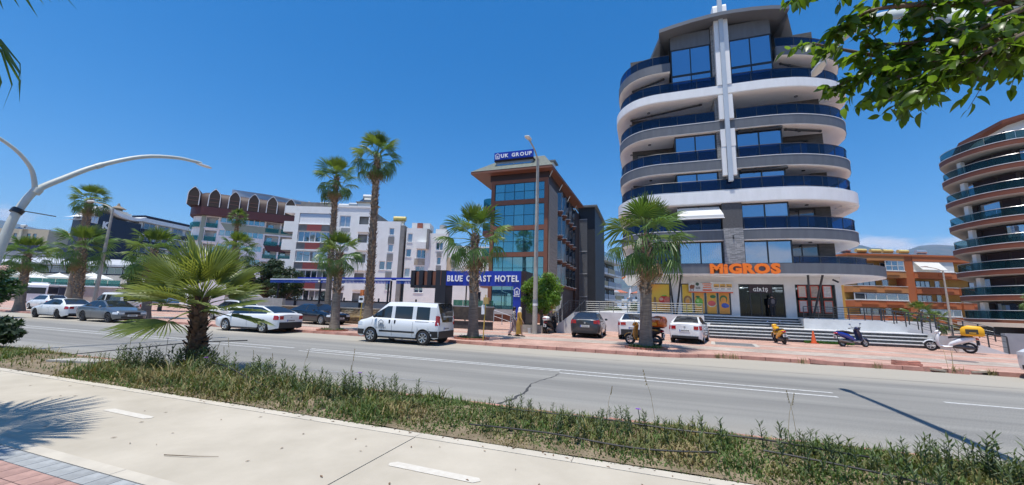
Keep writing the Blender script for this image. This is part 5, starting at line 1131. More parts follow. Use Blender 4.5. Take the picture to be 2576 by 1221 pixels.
def palm(label, base, crown, r0, r1, sc, n, boots, seed, group='pavement palms', young=False, dead=4, lean=0.):
    rnd = random.Random(seed); o = thing('palm_tree', label, 'palm tree', base, 0, group)
    c = Vector(crown)-Vector(base); b = B(); K = 9; path = []; rs = []
    for i in range(K+1):
        t = i/K; path.append((c.x*t+lean*math.sin(t*math.pi)*.3, c.y*t, c.z*t-.05 if i == 0 else c.z*t)); rs.append((r0+(r1-r0)*min(1, t*1.1))*(1.25 if i == 0 else 1))
    part('trunk', b.tube(path, rs, 12), M_trunkp, o, 60)
    def cen(t): i = min(K-1, int(t*K)); f = t*K-i; return Vector(path[i]).lerp(Vector(path[i+1]), f), rs[i]+(rs[i+1]-rs[i])*f
    b = B(); z = boots; L = c.z; k = 0
    step = (.021 if not young else .009)/L
    while z < 1.0:
        p, r = cen(z); a = k*2.399+rnd.uniform(-.25, .25); d = Vector((math.cos(a), math.sin(a), 0)); s = Vector((-d.y, d.x, 0))
        ln = rnd.uniform(.18, .32)*(.9 if young else 1); wd = rnd.uniform(.055, .10); fl = rnd.uniform(.07, .19)*(1.1 if young else 1)
        q = p+d*r*.9; tip = q+d*fl+Vector((0, 0, ln))
        b.add([q-s*wd, q+s*wd, q+s*wd*.75+Vector((0, 0, ln*.6))+d*fl*.45, q-s*wd*.75+Vector((0, 0, ln*.6))+d*fl*.45, tip+s*wd*.45, tip-s*wd*.45, q+d*.045+Vector((0, 0, ln*.25)), tip-d*.03],
              [(0, 1, 6), (1, 2, 6), (2, 3, 6), (3, 0, 6), (3, 2, 4, 5), (0, 3, 2, 1), (5, 4, 7)])
        z += step; k += 1
    if boots < 1: part('leaf_bases', b, M_bootd if young else M_boot, o)['kind'] = 'stuff'
    for i in range(n+dead):
        t = i/n; az = i*2.399+rnd.uniform(-.3, .3)
        if i >= n: kind = 'dead'; pitch = R(rnd.uniform(-75, -50))
        elif young: kind = 'stiff'; pitch = R(84-104*t**.9+rnd.uniform(-9, 9))
        elif t < .22: kind = 'new'; pitch = R(84-22*t/.22+rnd.uniform(-8, 8))
        elif t < .62: kind = 'mid'; pitch = R(58-60*(t-.22)/.4+rnd.uniform(-9, 9))
        else: kind = 'old'; pitch = R(4-50*(t-.62)/.38+rnd.uniform(-8, 8))
        zz_ = c.z-(.05+.35*t)*(.6 if young else 1)*sc
        f = inst('frond', frond(kind, rnd.randrange(4)), o, (c.x, c.y, zz_), (0, 0, 0), sc*rnd.uniform(.86, 1.08))
        f.rotation_euler = (Matrix.Rotation(az, 3, 'Z') @ Matrix.Rotation(-pitch, 3, 'Y') @ Matrix.Rotation(rnd.uniform(-.45, .45), 3, 'X')).to_euler()
    return o
palm('leafy palm on the pavement in front of the brown hotel and its gateway', (-8.42, 18.45, .12), (-8.6, 18.5, 5.45), .27, .19, 1.0, 21, .42, 1)
palm('broad palm in front of the shop with the orange-box scooter at its foot', (-.08, 18.85, .12), (.06, 18.85, 5.25), .28, .21, 1.12, 24, .45, 2)
palm('short palm on the pavement beside the black sedan', (-17.2, 18.3, .12), (-17.7, 18.6, 4.7), .28, .17, .78, 24, .45, 3)
palm('tall slender palm left of the tallest one, behind the black sedan', (-23.7, 24.3, .12), (-24.2, 24.3, 11.9), .24, .19, 1.0, 26, .35, 4)
palm('tallest palm with long bare trunk behind the white van', (-17.9, 22.0, .12), (-18.35, 22.0, 12.4), .30, .18, .98, 27, .12, 5, dead=6)
palm('palm behind the grey sedan, right of the grey lamp post', (-35.5, 18.8, .12), (-35.7, 18.7, 5.2), .30, .2, 1.06, 26, .35, 6)
palm('palm with two-tier leaves left of the grey lamp post', (-45.0, 19.0, .12), (-45.4, 18.8, 5.7), .33, .22, 1.12, 26, .25, 7)
palm('tall palm rising behind the grey lamp post and the white K', (-58.5, 24.0, .12), (-58.7, 24.0, 12.3), .38, .3, 1.0, 26, .2, 8)
palm('leftmost pavement palm in front of the bus', (-53.2, 18.7, .12), (-53.6, 18.6, 5.3), .36, .22, 1.0, 26, .4, 9)
palm('palm behind the foreground palm, in front of the arched-roof hotel', (-37.0, 26.0, .12), (-37.1, 26, 6.5), .25, .17, .96, 25, .4, 10, 'background palms')
palm('small-crowned palm standing up against the arched-roof hotel facade', (-43.3, 30, .12), (-43.4, 30, 10.9), .22, .16, .56, 28, .3, 12, 'background palms', dead=2)
palm('small palm beyond the right ramp railing', (23.6, 46, 0), (23.6, 46, 2.3), .2, .16, .62, 22, .4, 13, 'background palms', dead=1)
palm('second small palm beyond the right ramp railing, lower', (25.2, 47, 0), (25.2, 47, 1.5), .2, .16, .62, 22, .4, 14, 'background palms', dead=1)
palm('palm by the black shopfront at the right edge', (27.5, 40, 0), (27.7, 40, 3.2), .17, .13, .6, 22, .4, 15, 'background palms', dead=1)
palm('young low palm with stiff yellow green fans in the roadside strip', (-10.3, 6.62, .12), (-10.5, 6.62, 1.68), .16, .10, .80, 25, .0, 21, 'near palms', young=True, dead=0)
npalm = palm('near palm at the left edge whose fronds shade the promenade', (-8.7, .85, .12), (-8.45, .85, 5.9), .25, .18, 1.0, 36, .4, 23, 'near palms')
for f in [c for c in npalm.children if c.name.startswith('frond')]:      # the fronds that would hang into the walk are trimmed off
    Mx = Matrix.Translation(npalm.location) @ Matrix.LocRotScale(f.location, f.rotation_euler, f.scale); cut = False
    for r_, a in ((2.2, 0), (1.9, .7), (1.9, -.7), (1.5, 1.3), (1.5, -1.3), (1.2, 0)):
        v = Mx @ Vector((1.05+(r_-1.05)*math.cos(a), (r_-1.05)*math.sin(a), -.15))-Vector((0, 0, CAM_Z)); z = v.dot(fw)
        if z > .1 and v.dot(RX)/z > -1.20 and -.66 < v.dot(UX)/z < .66: cut = True
    if cut: bpy.data.objects.remove(f)

# ================================================================== broadleaf plants
def leafball(b, clumps, n, size, rnd, flat=.5):
    for i in range(n):
        c, r = rnd.choice(clumps); d = Vector((rnd.gauss(0, 1), rnd.gauss(0, 1), rnd.gauss(0, 1)))
        if d.length < .01: continue
        d.normalize(); p = Vector(c)+Vector((d.x*r[0], d.y*r[1], d.z*r[2]))*(rnd.random()**.4)
        u = Vector((rnd.gauss(0, 1), rnd.gauss(0, 1), rnd.gauss(0, 1)*flat)).normalized(); w = u.cross(d)
        if w.length < .05: continue
        w.normalize(); s = size*rnd.uniform(.6, 1.3)
        b.add([p-u*s, p+w*s*.42, p+u*s, p-w*s*.42], [(0, 1, 2, 3)])
def tree(name, label, cat, base, clumps, n, size, m, trunk_r=.1, seed=1, flat=.5, group=None):
    rnd = random.Random(seed); o = thing(name, label, cat, base, 0, group)
    b = B(); top_ = Vector(clumps[0][0]); b.tube([(0, 0, -.05), (top_.x*.3, top_.y*.3, top_.z*.5), tuple(top_)], [trunk_r, trunk_r*.75, trunk_r*.3], 8)
    for c, r in clumps[1:]: c = Vector(c); b.tube([(top_.x*.3, top_.y*.3, top_.z*.45), tuple((Vector((top_.x*.3, top_.y*.3, top_.z*.45))+c)/2+Vector((0, 0, .1))), tuple(c)], [trunk_r*.55, trunk_r*.4, trunk_r*.15], 5)
    part('trunk', b, mat('bark', (.13, .10, .075), .95, var=.3, vs=6, bump=.5), o, 60)
    b = B(); leafball(b, clumps, n, size, rnd, flat); part('crown', b, m, o)
    return o
def clumps(rnd, c, r, n, cr):
    o = []
    for i in range(n):
        d = Vector((rnd.gauss(0, 1), rnd.gauss(0, 1), rnd.gauss(0, 1))).normalized()*rnd.random()**.5; q = cr*rnd.uniform(.7, 1.25)
        o.append(((c[0]+d.x*r[0], c[1]+d.y*r[1], c[2]+d.z*r[2]), (q, q, q*.8)))
    return o
rn = random.Random(5)
M_lb = mat('bright_leaf', (.12, .22, .025), .45, rnd=.1, trans=.3, var=.35, vs=6); M_ld = mat('dark_leaf', (.022, .05, .014), .6, trans=.15, var=.4, vs=2); M_lo = mat('olive_leaf', (.06, .07, .022), .7, trans=.15, var=.4, vs=2); M_lm = mat('mid_leaf', (.035, .085, .016), .5, trans=.2, var=.4, vs=3)
tree('citrus_tree', 'bright green bushy tree between the hotel gateway and the street lamp', 'tree', (-6.75, 25.75, .12), [((0, 0, 2.5), (.5, .5, .5))]+clumps(rn, (0, 0, 2.65), (1.25, .8, 1.6), 60, .42), 17000, .085, M_lb, .12, 1)
tree('climber_hedge', 'dark green leafy hedge column behind the grey sedan', 'shrub', (-60.2, 30, 0), clumps(rn, (0, 0, 3.0), (1.0, 1.0, 2.9), 40, .6), 5000, .14, M_lm, .15, 2)
tree('pine_tree', 'rounded dark pine between the arched-roof hotel and the coral-banded block', 'tree', (-42.6, 34, 0), [((0, 0, 4.2), (1, 1, 1))]+clumps(rn, (0, 0, 4.3), (2.7, 2.6, 2.1), 60, .62), 14000, .13, M_ld, .22, 3)
tree('pine_tree', 'dark pine behind the blue awning end', 'tree', (-38.6, 33, 0), [((0, 0, 3), (1, 1, 1))]+clumps(rn, (0, 0, 3.0), (1.9, 1.9, 2.2), 36, .6), 8000, .13, M_ld, .2, 4)
tree('olive_tree', 'brownish olive tree behind the foreground palm', 'tree', (-52.5, 29, 0), [((0, 0, 4), (1, 1, 1))]+clumps(rn, (.4, 0, 4.2), (4.0, 2.4, 2.2), 60, .7), 12000, .13, M_lo, .22, 5)
for k, (x, y, s, lab) in enumerate(((-5.0, 62, 1.5, 'green bush beyond the terrace railing, left one'), (-1.5, 64, 1.7, 'green bush beyond the terrace railing, middle one'), (1.0, 60, 1.2, 'green bush beyond the terrace railing, right of the palm trunk'), (-8.2, 66, 1.3, 'green bush at the foot of the slim dark block'))):
    tree('shrub', lab, 'shrub', (x, y, 0), clumps(rn, (0, 0, s), (s, s, s*.9), 16, s*.4), 2200, .13, M_lm, .06, 20+k)
ol = tree('oleander', 'pink flowering oleander at the left edge', 'shrub', (-42.6, 13.6, 0), clumps(rn, (0, 0, 2.2), (1.5, 1.3, 1.5), 34, .42), 4200, .12, M_lm, .06, 30, .3)
b = B(); leafball(b, clumps(rn, (.5, -.4, 2.9), (.9, .9, .8), 14, .24), 900, .07, rn); part('blossom', b, mat('pale_pink_petal', (.75, .48, .46), .7, trans=.2), ol)
tree('dark_shrub', 'dark spiky shrub in the strip at the left edge', 'shrub', (-18.3, 5.9, .12), clumps(rn, (0, 0, .5), (1.0, .6, .42), 34, .2), 3600, .085, M_ld, .03, 31, 1.2)
# grass tuft against the lowest step
rn2 = random.Random(9)
def blades(b, pts, h0, h1, w, rnd, lean=.5, seg=2):
    for x, y, z in pts:
        h = rnd.uniform(h0, h1); a = rnd.uniform(0, 6.283); l = rnd.uniform(.1, lean)*h; dx, dy = math.cos(a)*l, math.sin(a)*l; s = (-math.sin(a+rnd.uniform(-.8, .8))*w, math.cos(a+rnd.uniform(-.8, .8))*w)
        b.add([(x-s[0], y-s[1], z), (x+s[0], y+s[1], z), (x+dx*.45+s[0]*.8, y+dy*.45+s[1]*.8, z+h*.6), (x+dx*.45-s[0]*.8, y+dy*.45-s[1]*.8, z+h*.6), (x+dx*1.25, y+dy*1.25, z+h*rnd.uniform(.8, 1))], [(0, 1, 2, 3), (3, 2, 4)])
M_grass = [mat('grass_green', (.078, .128, .028), .7, var=.45, vs=5, trans=.2), mat('grass_dry', (.25, .205, .09), .8, var=.35, vs=4, trans=.1), mat('grass_olive', (.135, .15, .045), .75, var=.4, vs=4, trans=.15)]
b = B(); blades(b, [(rn2.uniform(9.0, 11.4), 28.62-abs(rn2.gauss(0, .12)), .12) for i in range(1400)], .08, .22, .012, rn2); tag(part('grass_patch', b, mat('lush_grass', (.04, .13, .015), .6, trans=.2)), 'small green grass patch against the lowest step', None, kind='stuff')

# ------------------------------------------------------------------ planting strip growth
def h_strip(x, y): t = (y-PE)/(6.42-PE); return .13+.10*math.sin(math.pi*min(1, max(0, t)))*(.55+.6*noise.noise((x*.5, y*.9, 0)))
def dens(x, y):
    if x < -11.6: return .10 if x > -14.8 else .35
    v = .80+.9*noise.noise((x*.9, y*1.2, 3.)); 
    if x < -6.5: v += .55
    if 2.9 > x > 1.7 and y < 5.4: v -= .45
    return v
gb = [B(), B(), B()]; g3 = random.Random(3)
def emit(N, hs, w, near=False):
    for i in range(N):
        x = g3.uniform(-18, 6.2); y = g3.uniform(PE-.03, 6.45)
        if x < -4 and g3.random() < .35: x = g3.uniform(-4, 6)
        if g3.random() > dens(x, y): continue
        e = min(1, (y-PE)/.35+.25, (6.5-y)/.3+.3); big = (1.65 if -11.0 < x < -6 else (1.15 if x < -3.4 else (.62 if x < 2.6 else 1.0)))*(.6+.9*max(0, .5+noise.noise((x*1.1, y*1.3, 11.))))
        q = noise.noise((x*1.4, y*1.6, 7.)); k = 1 if q > .32 else (0 if q < .02 else 2)
        if g3.random() < .3: k = g3.choice((0, 2, 2, 1))
        if -11 < x < -6.3 and g3.random() < .3: k = 1
        blades(gb[k], [(x, y, h_strip(x, y)-.01)], hs[0]*e*big, hs[1]*e*big, w, g3, .9)
emit(82000, (.025, .10), .010); emit(8000, (.08, .22), .009)
for k in range(3): tag(part('grass', gb[k], M_grass[k]), ('short green grass in the roadside strip', 'dry straw coloured grass in the roadside strip', 'olive weeds in the roadside strip')[k], None, kind='stuff')
# upright lance-leaved weeds
wb = B(); g4 = random.Random(8)
def lance(b, x, y, z, h, n, rnd):
    ax = rnd.uniform(-.12, .12)*h; ay = rnd.uniform(-.1, .1)*h; b.tube([(x, y, z), (x+ax, y+ay, z+h)], [.006, .003], 3, False)
    for i in range(n):
        t = .25+.78*i/n; a = i*2.4+rnd.random(); L_ = h*rnd.uniform(.22, .36)*(1.15-.45*t)+.03; p = Vector((x+ax*t, y+ay*t, z+h*min(t, 1))); d = Vector((math.cos(a), math.sin(a), rnd.uniform(.35, 1.0)+t*.5)).normalized(); s = d.cross(Vector((0, 0, 1))).normalized()*L_*.10
        m_ = p+d*L_*.45; e_ = p+d*L_-Vector((0, 0, L_*.12)); b.add([tuple(p), tuple(m_+s), tuple(e_), tuple(m_-s)], [(0, 1, 2, 3)])
spots = []
for cx, cy, n, hh in ((-9.6, 6.1, 22, .5), (-8.4, 5.9, 26, .42), (-7.2, 6.0, 26, .42), (-6.0, 5.8, 24, .42), (-5.0, 5.7, 28, .44), (-4.2, 5.9, 18, .40), (-1.9, 5.9, 16, .26), (-.9, 5.6, 22, .32), (-.2, 5.8, 16, .3), (.7, 5.7, 14, .28), (1.9, 5.6, 24, .30), (2.2, 5.2, 16, .26), (3.1, 5.9, 26, .36), (3.5, 5.5, 40, .42), (4.1, 5.7, 44, .5), (4.6, 5.3, 40, .5), (3.9, 5.1, 30, .4), (-11.2, 6.0, 26, .5), (-10.4, 5.7, 34, .42), (-9.7, 6.3, 36, .55), (-9.1, 6.25, 30, .5), (-8.0, 6.3, 24, .45), (-12.6, 6.3, 8, .3), (4.9, 5.6, 40, .6), (5.3, 5.2, 30, .55)):
    for i in range(n): spots.append((cx+g4.gauss(0, .28), min(6.45, max(4.85, cy+g4.gauss(0, .22))), hh*g4.uniform(.4, 1.0)))
for i in range(170): spots.append((g4.uniform(-11.5, 5.5), g4.uniform(4.9, 6.4), g4.uniform(.08, .2)))
for x, y, h in spots: lance(wb, x, y, h_strip(x, y)-.01, h, g4.randint(11, 17), g4)
tag(part('weeds', wb, mat('lance_leaf', (.06, .092, .03), .55, var=.45, vs=5, trans=.2)), 'upright dark green weeds in the roadside strip', None, kind='stuff')
# tall thin seed stalks
sb = B()
for i in range(16):
    x = g4.choice((-10.5, -9.2, -8.2, -6.3, -5.6, -5.2, 1.4, 2.6, -.4))+g4.uniform(-.6, .6); y = g4.uniform(5.4, 6.4); h = g4.uniform(.4, .85); z = h_strip(x, y); ax = g4.uniform(-.25, .25)*h
    sb.tube([(x, y, z), (x+ax*.4, y, z+h*.6), (x+ax, y, z+h)], [.004, .003, .002], 3, False)
    for q in range(5): t = .75+.05*q; sb.add([(x+ax*t-.008, y, z+h*t), (x+ax*t+.012, y+.006, z+h*t+.01), (x+ax*t+.004, y, z+h*t+.04)], [(0, 1, 2)])
tag(part('seed_stalks', sb, mat('straw', (.36, .28, .15), .8)), 'thin dry seed stalks rising from the roadside strip', None, kind='stuff')
# fallen leaves on the promenade
lv = B()
for i in range(150):
    x = g4.uniform(-13, 4); y = PE-abs(g4.gauss(0, .07)) if g4.random() < .55 else g4.uniform(2.7, PE); a = g4.uniform(0, 3.14); s = g4.uniform(.012, .035); c, d = math.cos(a)*s, math.sin(a)*s
    lv.add([(x-c, y-d, .127), (x+d*.3, y-c*.3, .133), (x+c, y+d, .128), (x-d*.3, y+c*.3, .131)], [(0, 1, 2, 3)])
tag(part('leaf_litter', lv, mat('dry_leaf', (.17, .10, .055), .85, var=.4, vs=9)), 'scattered dry leaves on the pale promenade', None, kind='stuff')
# purple flowers, hoses, wire, concrete block, fallen rachis
M_pet = mat('purple_petal', (.20, .06, .50), .6, trans=.25)
for k, (x, y, h, lab) in enumerate(((-8.35, 5.55, .42, 'purple flower right of the foreground palm base'), (-4.75, 5.75, .42, 'purple flower among the weeds below the white van'), (-.15, 5.95, .24, 'small purple flower low in the strip at the middle'), (-10.9, 6.3, .66, 'purple flower left of the foreground palm'), (4.55, 5.6, .78, 'tall purple flower in the bottom right corner'))):
    o = thing('flower', lab, 'flower', (x, y, h_strip(x, y)), 0, 'purple wild flowers'); b = B()
    for q in range(5): a = q*1.257; b.add([(0, 0, h), (.028*math.cos(a-.5), .028*math.sin(a-.5), h+.012), (.045*math.cos(a), .045*math.sin(a), h+.006), (.028*math.cos(a+.5), .028*math.sin(a+.5), h+.012)], [(0, 1, 2, 3)])
    part('petals', b, M_pet, o); part('stem', B().tube([(0, 0, 0), (.02, 0, h*.5), (0, 0, h)], .005, 4), mat('stem_green', (.05, .08, .02), .7), o)
M_hose = mat('black_hose', (.014, .014, .015), .45)
def hose(label, pts, r=.011): 
    P = smooth(pts, 6); tag(part('irrigation_hose', B().tube([(x, y, h_strip(x, y)+.035+dz) for x, y, dz in P], r, 5), M_hose, None, 60), label, 'hose', 'drip hoses')
hose('black drip hose across the middle of the strip, road side', [(-2.2, 5.95, .03), (-.8, 5.9, .05), (.4, 5.75, .04), (1.4, 5.7, .06), (2.4, 5.75, .03)])
hose('black drip hose along the promenade side of the strip', [(-2.3, 5.05, .02), (-1.2, 5.1, .04), (-.2, 5.05, .03), (.7, 5.15, .05)])
hose('black drip hose in the bare patch at the bottom right', [(1.2, 5.35, .04), (2.0, 5.2, .05), (2.7, 5.05, .05), (3.4, 5.1, .03)])
hose('grey hose hanging over the weeds right of the foreground palm', [(-9.0, 6.0, .25), (-8.0, 5.7, .25), (-7.0, 5.5, .12), (-6.4, 5.4, .02)])
tag(part('guy_wire', B().tube([(-15.1, 6.45, .13), (-10.4, 6.6, .72), (-8.6, 6.55, .86)], .012, 5), M_hose), 'thin black wire slung past the foreground palm trunk', 'wire')
cb = thing('concrete_block', 'broken grey concrete slab lying on the bare ground at the left', 'concrete slab', (-12.8, 5.75, .16), R(12)); part('slab', B().box(-.55, .55, -.2, .2, 0, .07), mat('old_concrete', (.36, .34, .30), .9, var=.2, vs=5), cb); part('slab', B().box(-.9, -.58, -.15, .16, 0, .05), MATS['old_concrete'], cb)
tag(part('fallen_rib', B().tube([(-4.9, 2.98, .133), (-4.6, 3.06, .137), (-4.35, 3.17, .133)], [.005, .004, .002], 5), mat('dry_rib', (.12, .085, .05), .8)), 'dry palm rib lying on the promenade beside the frond shadow', 'palm rib')

# ------------------------------------------------------------------ tree-pit borders at the pavement palms
pb = mesh(B().box(-.1, .1, -.05, .05, 0, .07), mat('terracotta_brick', (.42, .17, .11), .9, var=.15, vs=6, rnd=.15))
for k, (x, y, lab) in enumerate(((-.08, 18.7, 'brick ringed tree pit with tufts at the shop palm'), (-8.42, 18.3, 'brick ringed tree pit at the gateway palm'), (-17.2, 18.15, 'brick ringed tree pit at the short palm'))):
    o = thing('tree_pit', lab, 'tree pit', (x, y, .12), 0, 'brick tree pits'); part('soil', B().lathe([(.004, .001), (.03, .5), (.004, .78)], 'z', (0, 0, 0), 20), M_dirt, o)
    for i in range(26): a = i*2*math.pi/26; inst('brick', pb, o, (.86*math.cos(a), .72*math.sin(a), 0), (0, 0, a+1.57))
    b = B(); blades(b, [(.65*math.cos(a)*r_, .55*math.sin(a)*r_, .02) for a, r_ in ((rn2.uniform(0, 6.28), rn2.uniform(.45, 1.1)) for i in range(700 if k == 0 else 250))], .05, .2, .011, rn2); part('tufts', b, M_grass[0], o)['kind'] = 'stuff'

# ================================================================== ficus branch hanging in from the right
FI = thing('ficus_tree', 'leafy ficus branches hanging into the upper right corner', 'tree', (4.6, 2.6, .1))
off = Vector(FI.location)
M_fic = mat('ficus_leaf', (.07, .135, .018), .36, rnd=.55, trans=.55, spec=.5); M_ficb = mat('ficus_bark', (.14, .11, .085), .9, var=.3, vs=12, bump=.4)
brs = [[(4.5, 2.6, 2.4), (3.3, 2.95, 3.5), (2.56, 3.15, 3.66), (2.32, 3.2, 3.5), (2.08, 3.32, 3.56), (1.64, 3.3, 3.71), (1.27, 3.3, 3.89)],
       [(3.3, 2.95, 3.5), (2.4, 2.8, 3.5), (2.04, 2.83, 3.40), (1.91, 2.9, 3.36), (1.8, 2.97, 3.30), (1.72, 3.01, 3.22)],
       [(3.6, 2.9, 3.5), (2.33, 3.15, 3.85), (1.89, 3.09, 3.9), (1.54, 3.07, 3.92), (1.38, 3.08, 3.82)],
       [(2.08, 3.32, 3.56), (1.8, 3.28, 3.60), (1.58, 3.32, 3.57), (1.41, 3.33, 3.52)],
       [(2.4, 3.1, 3.6), (1.83, 3.15, 3.52), (1.70, 3.18, 3.45), (1.67, 3.23, 3.42)],
       [(2.33, 3.15, 3.85), (1.9, 2.95, 4.05), (1.5, 2.95, 4.08), (1.12, 2.98, 4.06)],
       [(2.5, 3.1, 3.75), (2.25, 2.95, 3.68), (2.05, 2.95, 3.60), (1.95, 2.95, 3.55)],
       [(2.4, 3.2, 3.7), (2.1, 3.15, 3.72), (1.85, 3.2, 3.70), (1.6, 3.2, 3.74)]]
part('trunk', B().tube([(0, 0, 0), (.02, .02, 1.3), (-.1, 0, 2.3), (.1, -.1, 3.6), (.2, -.2, 4.6)], [.17, .15, .13, .10, .05], 10), M_ficb, FI, 60)
lm = []
for k in range(4):
    b = B(); w = .5; n = 5; vs = []
    for i in range(n+1):
        t = i/n; hw = .26*math.sin(math.pi*t**.8)**.8*(1-.15*t); z = -.25*t*t*(.5+.3*k); fold = .05+.03*k
        vs += [(t, -hw, z+hw*fold*3), (t, 0, z), (t, hw, z+hw*fold*3)]
    b.add(vs, [(3*i+j, 3*i+3+j, 3*i+4+j, 3*i+1+j) for i in range(n) for j in range(2)]); lm.append((mesh(b, M_fic, 80), b))
g5 = random.Random(17); leaves = []; bt = B()
for bi, pts in enumerate(brs):
    P = [Vector(p)-off for p in smooth(pts, 5)]; N = len(P)
    part('branch', B().tube(P, [.026*(1-i/N)+.004 for i in range(N)] if bi else [.05*(1-i/N)+.005 for i in range(N)], 6), M_ficb, FI, 60)
    for i in range(3, N):
        w_ = (P[i]+off).x
        if w_ > 2.75: continue
        for q in range((2 if g5.random() < .55 else 1) if w_ < 1.8 else (3 if g5.random() < .3 else 2)):
            d = (P[i]-P[i-1]).normalized(); a = g5.uniform(0, 6.283); side = Vector((g5.gauss(0, 1), g5.gauss(0, 1), g5.gauss(-.1, .6))).normalized()
            L_ = g5.uniform(.08, .26)*(1.1 if w_ > 1.6 else .65); tw = (d*.7+side*.8).normalized(); tip = P[i]+tw*L_-Vector((0, 0, L_*L_*.8)); mid = P[i]+tw*L_*.5
            bt.tube([P[i], mid, tip], [.004, .003, .0015], 3, False)
            for t in [j/9 for j in range(2, 10)]:
                p = P[i].lerp(mid, t*2) if t < .5 else mid.lerp(tip, t*2-1)
                ld = (tw*.6+Vector((g5.gauss(0, .8), g5.gauss(0, .8), g5.gauss(-.5, .5)))).normalized(); leaves.append((p, ld, g5.uniform(.068, .108), g5.uniform(0, 6.283)))
part('twigs', bt, M_ficb, FI)['kind'] = 'stuff'
def seen(p):
    v = (p+off)-Vector((0, 0, CAM_Z)); z = v.dot(fw); return z > .2 and abs(v.dot(RX)/z) < 1.34 and abs(v.dot(UX)/z) < .64
leaves.sort(key=lambda q: -(q[2]/((q[0]+off)-Vector((0, 0, CAM_Z))).length)*(1 if seen(q[0]) else .01))
rest = B()
for i, (p, d, s, ro_) in enumerate(leaves):
    up = Vector((0, 0, 1)) if abs(d.z) < .95 else Vector((1, 0, 0)); y_ = up.cross(d).normalized(); z_ = d.cross(y_); M_ = Matrix((d, y_, z_)).transposed() @ Matrix.Rotation(g5.gauss(0, .7), 3, 'X')
    if i < 300:
        o = inst('leaf', lm[i % 4][0], FI, p, M_.to_euler(), s)
    else:
        vb = lm[i % 4][1]; rest.add([tuple(p+M_ @ (Vector(v)*s)) for v in vb.v], vb.f)
part('leaves', rest, M_fic, FI, 80)['kind'] = 'stuff'

# ================================================================== street lamps
M_lamp = mat('pale_green_grey_paint', (.50, .53, .48), .45, var=.06, vs=2); M_head = mat('lamp_head_white', (.70, .68, .64), .4)
def bigleaf(x, dy, label):
    o = thing('street_lamp', label, 'street lamp', (x, 5.55+dy, .12), 0, 'curved double-arm lamps')
    A = [(0, 0, 0), (0, .12, 1.5), (0, .22, 2.8), (0, .32, 3.8), (0, .45, 4.4), (0, .68, 5.0), (0, 1.25, 5.62), (0, 2.0, 6.33), (0, 3.2, 7.15), (0, 4.3, 7.55), (0, 5.05, 7.66), (0, 5.35, 7.68)]
    P = smooth(A, 4); n = len(P); part('pole', B().tube(P, [.13-.075*(i/n)**1.1 for i in range(n)], 10), M_lamp, o, 60)
    Bp = smooth([(0, .66, 4.95), (0, .58, 5.35), (0, .42, 5.75), (0, .0, 6.2), (0, -.7, 6.55), (0, -1.6, 6.7)], 4); part('arm', B().tube(Bp, [.075-.035*i/len(Bp) for i in range(len(Bp))], 8), M_lamp, o, 60)
    part('collar', B().tube([(0, 1.95, 6.28), (0, 2.12, 6.42)], .10, 10), M_lamp, o, 60); part('collar', B().tube([(0, .65, 4.9), (0, .72, 5.06)], .135, 10), M_lamp, o, 60)
    part('lamp_head', B().loft([(-.3, 0, 0, .04, .03), (-.15, 0, .01, .10, .05), (.15, 0, .01, .12, .055), (.32, 0, 0, .06, .03)], 10), M_head, o, 60, (0, 5.45, 7.60)).rotation_euler = (0, 0, R(90))
    part('lamp_head', B().loft([(-.3, 0, 0, .04, .03), (-.15, 0, .01, .10, .05), (.15, 0, .01, .12, .055), (.32, 0, 0, .06, .03)], 10), M_head, o, 60, (0, -1.85, 6.66)).rotation_euler = (0, 0, R(90))
    part('bracket', B().tube([(0, .36, 4.16), (0, .42, 4.3)], .15, 10).tube([(.1, .4, 4.25), (.95, .9, 4.12)], .016, 5), M_black, o)
    return o
bigleaf(-18.95, .2, 'pale curved double-arm lamp reaching in from the left edge'); bigleaf(4.12, -.55, 'pale curved lamp arm half hidden by the ficus leaves')
def polelamp(label, base, h, r, arm, m, head=True):
    o = thing('street_lamp', label, 'street lamp', base, 0, 'straight pole lamps')
    part('pole', B().tube([(0, 0, 0), (0, 0, h*.5), (0, 0, h)], [r, r*.8, r*.55], 10), m, o, 60)
    P = smooth([(0, 0, h-.1), (arm[0]*.35, arm[1]*.35, h+arm[2]*.5), (arm[0], arm[1], h+arm[2])], 4); part('arm', B().tube(P, r*.32, 6), m, o, 60)
    q = part('lamp_head', B().loft([(-.35, 0, 0, .05, .04), (-.2, 0, .02, .14, .08), (.2, 0, .03, .17, .10), (.42, 0, 0, .08, .04)], 12), M_head, o, 60, (arm[0], arm[1], h+arm[2])); q.rotation_euler = (0, 0, math.atan2(arm[1], arm[0]))
    return o
M_pole = mat('concrete_pole', (.40, .37, .32), .85, var=.12, vs=3, bump=.2)
lc = polelamp('tall concrete street lamp in front of the brown hotel', (-6.77, 24.2, .12), 11.7, .17, (-.25, -1.5, .85), M_pole)
part('band', B().tube([(0, 0, 1.9), (0, 0, 2.15)], .165, 10), mat('grey_band_wrap', (.25, .27, .30), .5), lc); part('sticker', B().tube([(0, 0, 1.75), (0, 0, 1.897)], .166, 10), M_white, lc)
polelamp('grey street lamp leaning arm left, in front of the K hotel', (-43.9, 19.5, .12), 9.1, .15, (-2.6, -.4, .7), M_pole)
polelamp('slim lamp post in front of the orange apartments', (30.7, 55, 0), 7.0, .12, (-1.9, -.8, .35), M_pole)
cp = thing('concrete_post', 'short leaning concrete post in front of the restaurant windows', 'post', (-67, 27, 0)); part('shaft', B().tube([(0, 0, 0), (.45, .2, 5.6)], [.2, .16], 8), M_pole, cp, 60); part('cap', B().tube([(.44, .2, 5.6), (.45, .2, 5.75)], .2, 8), M_pole, cp)

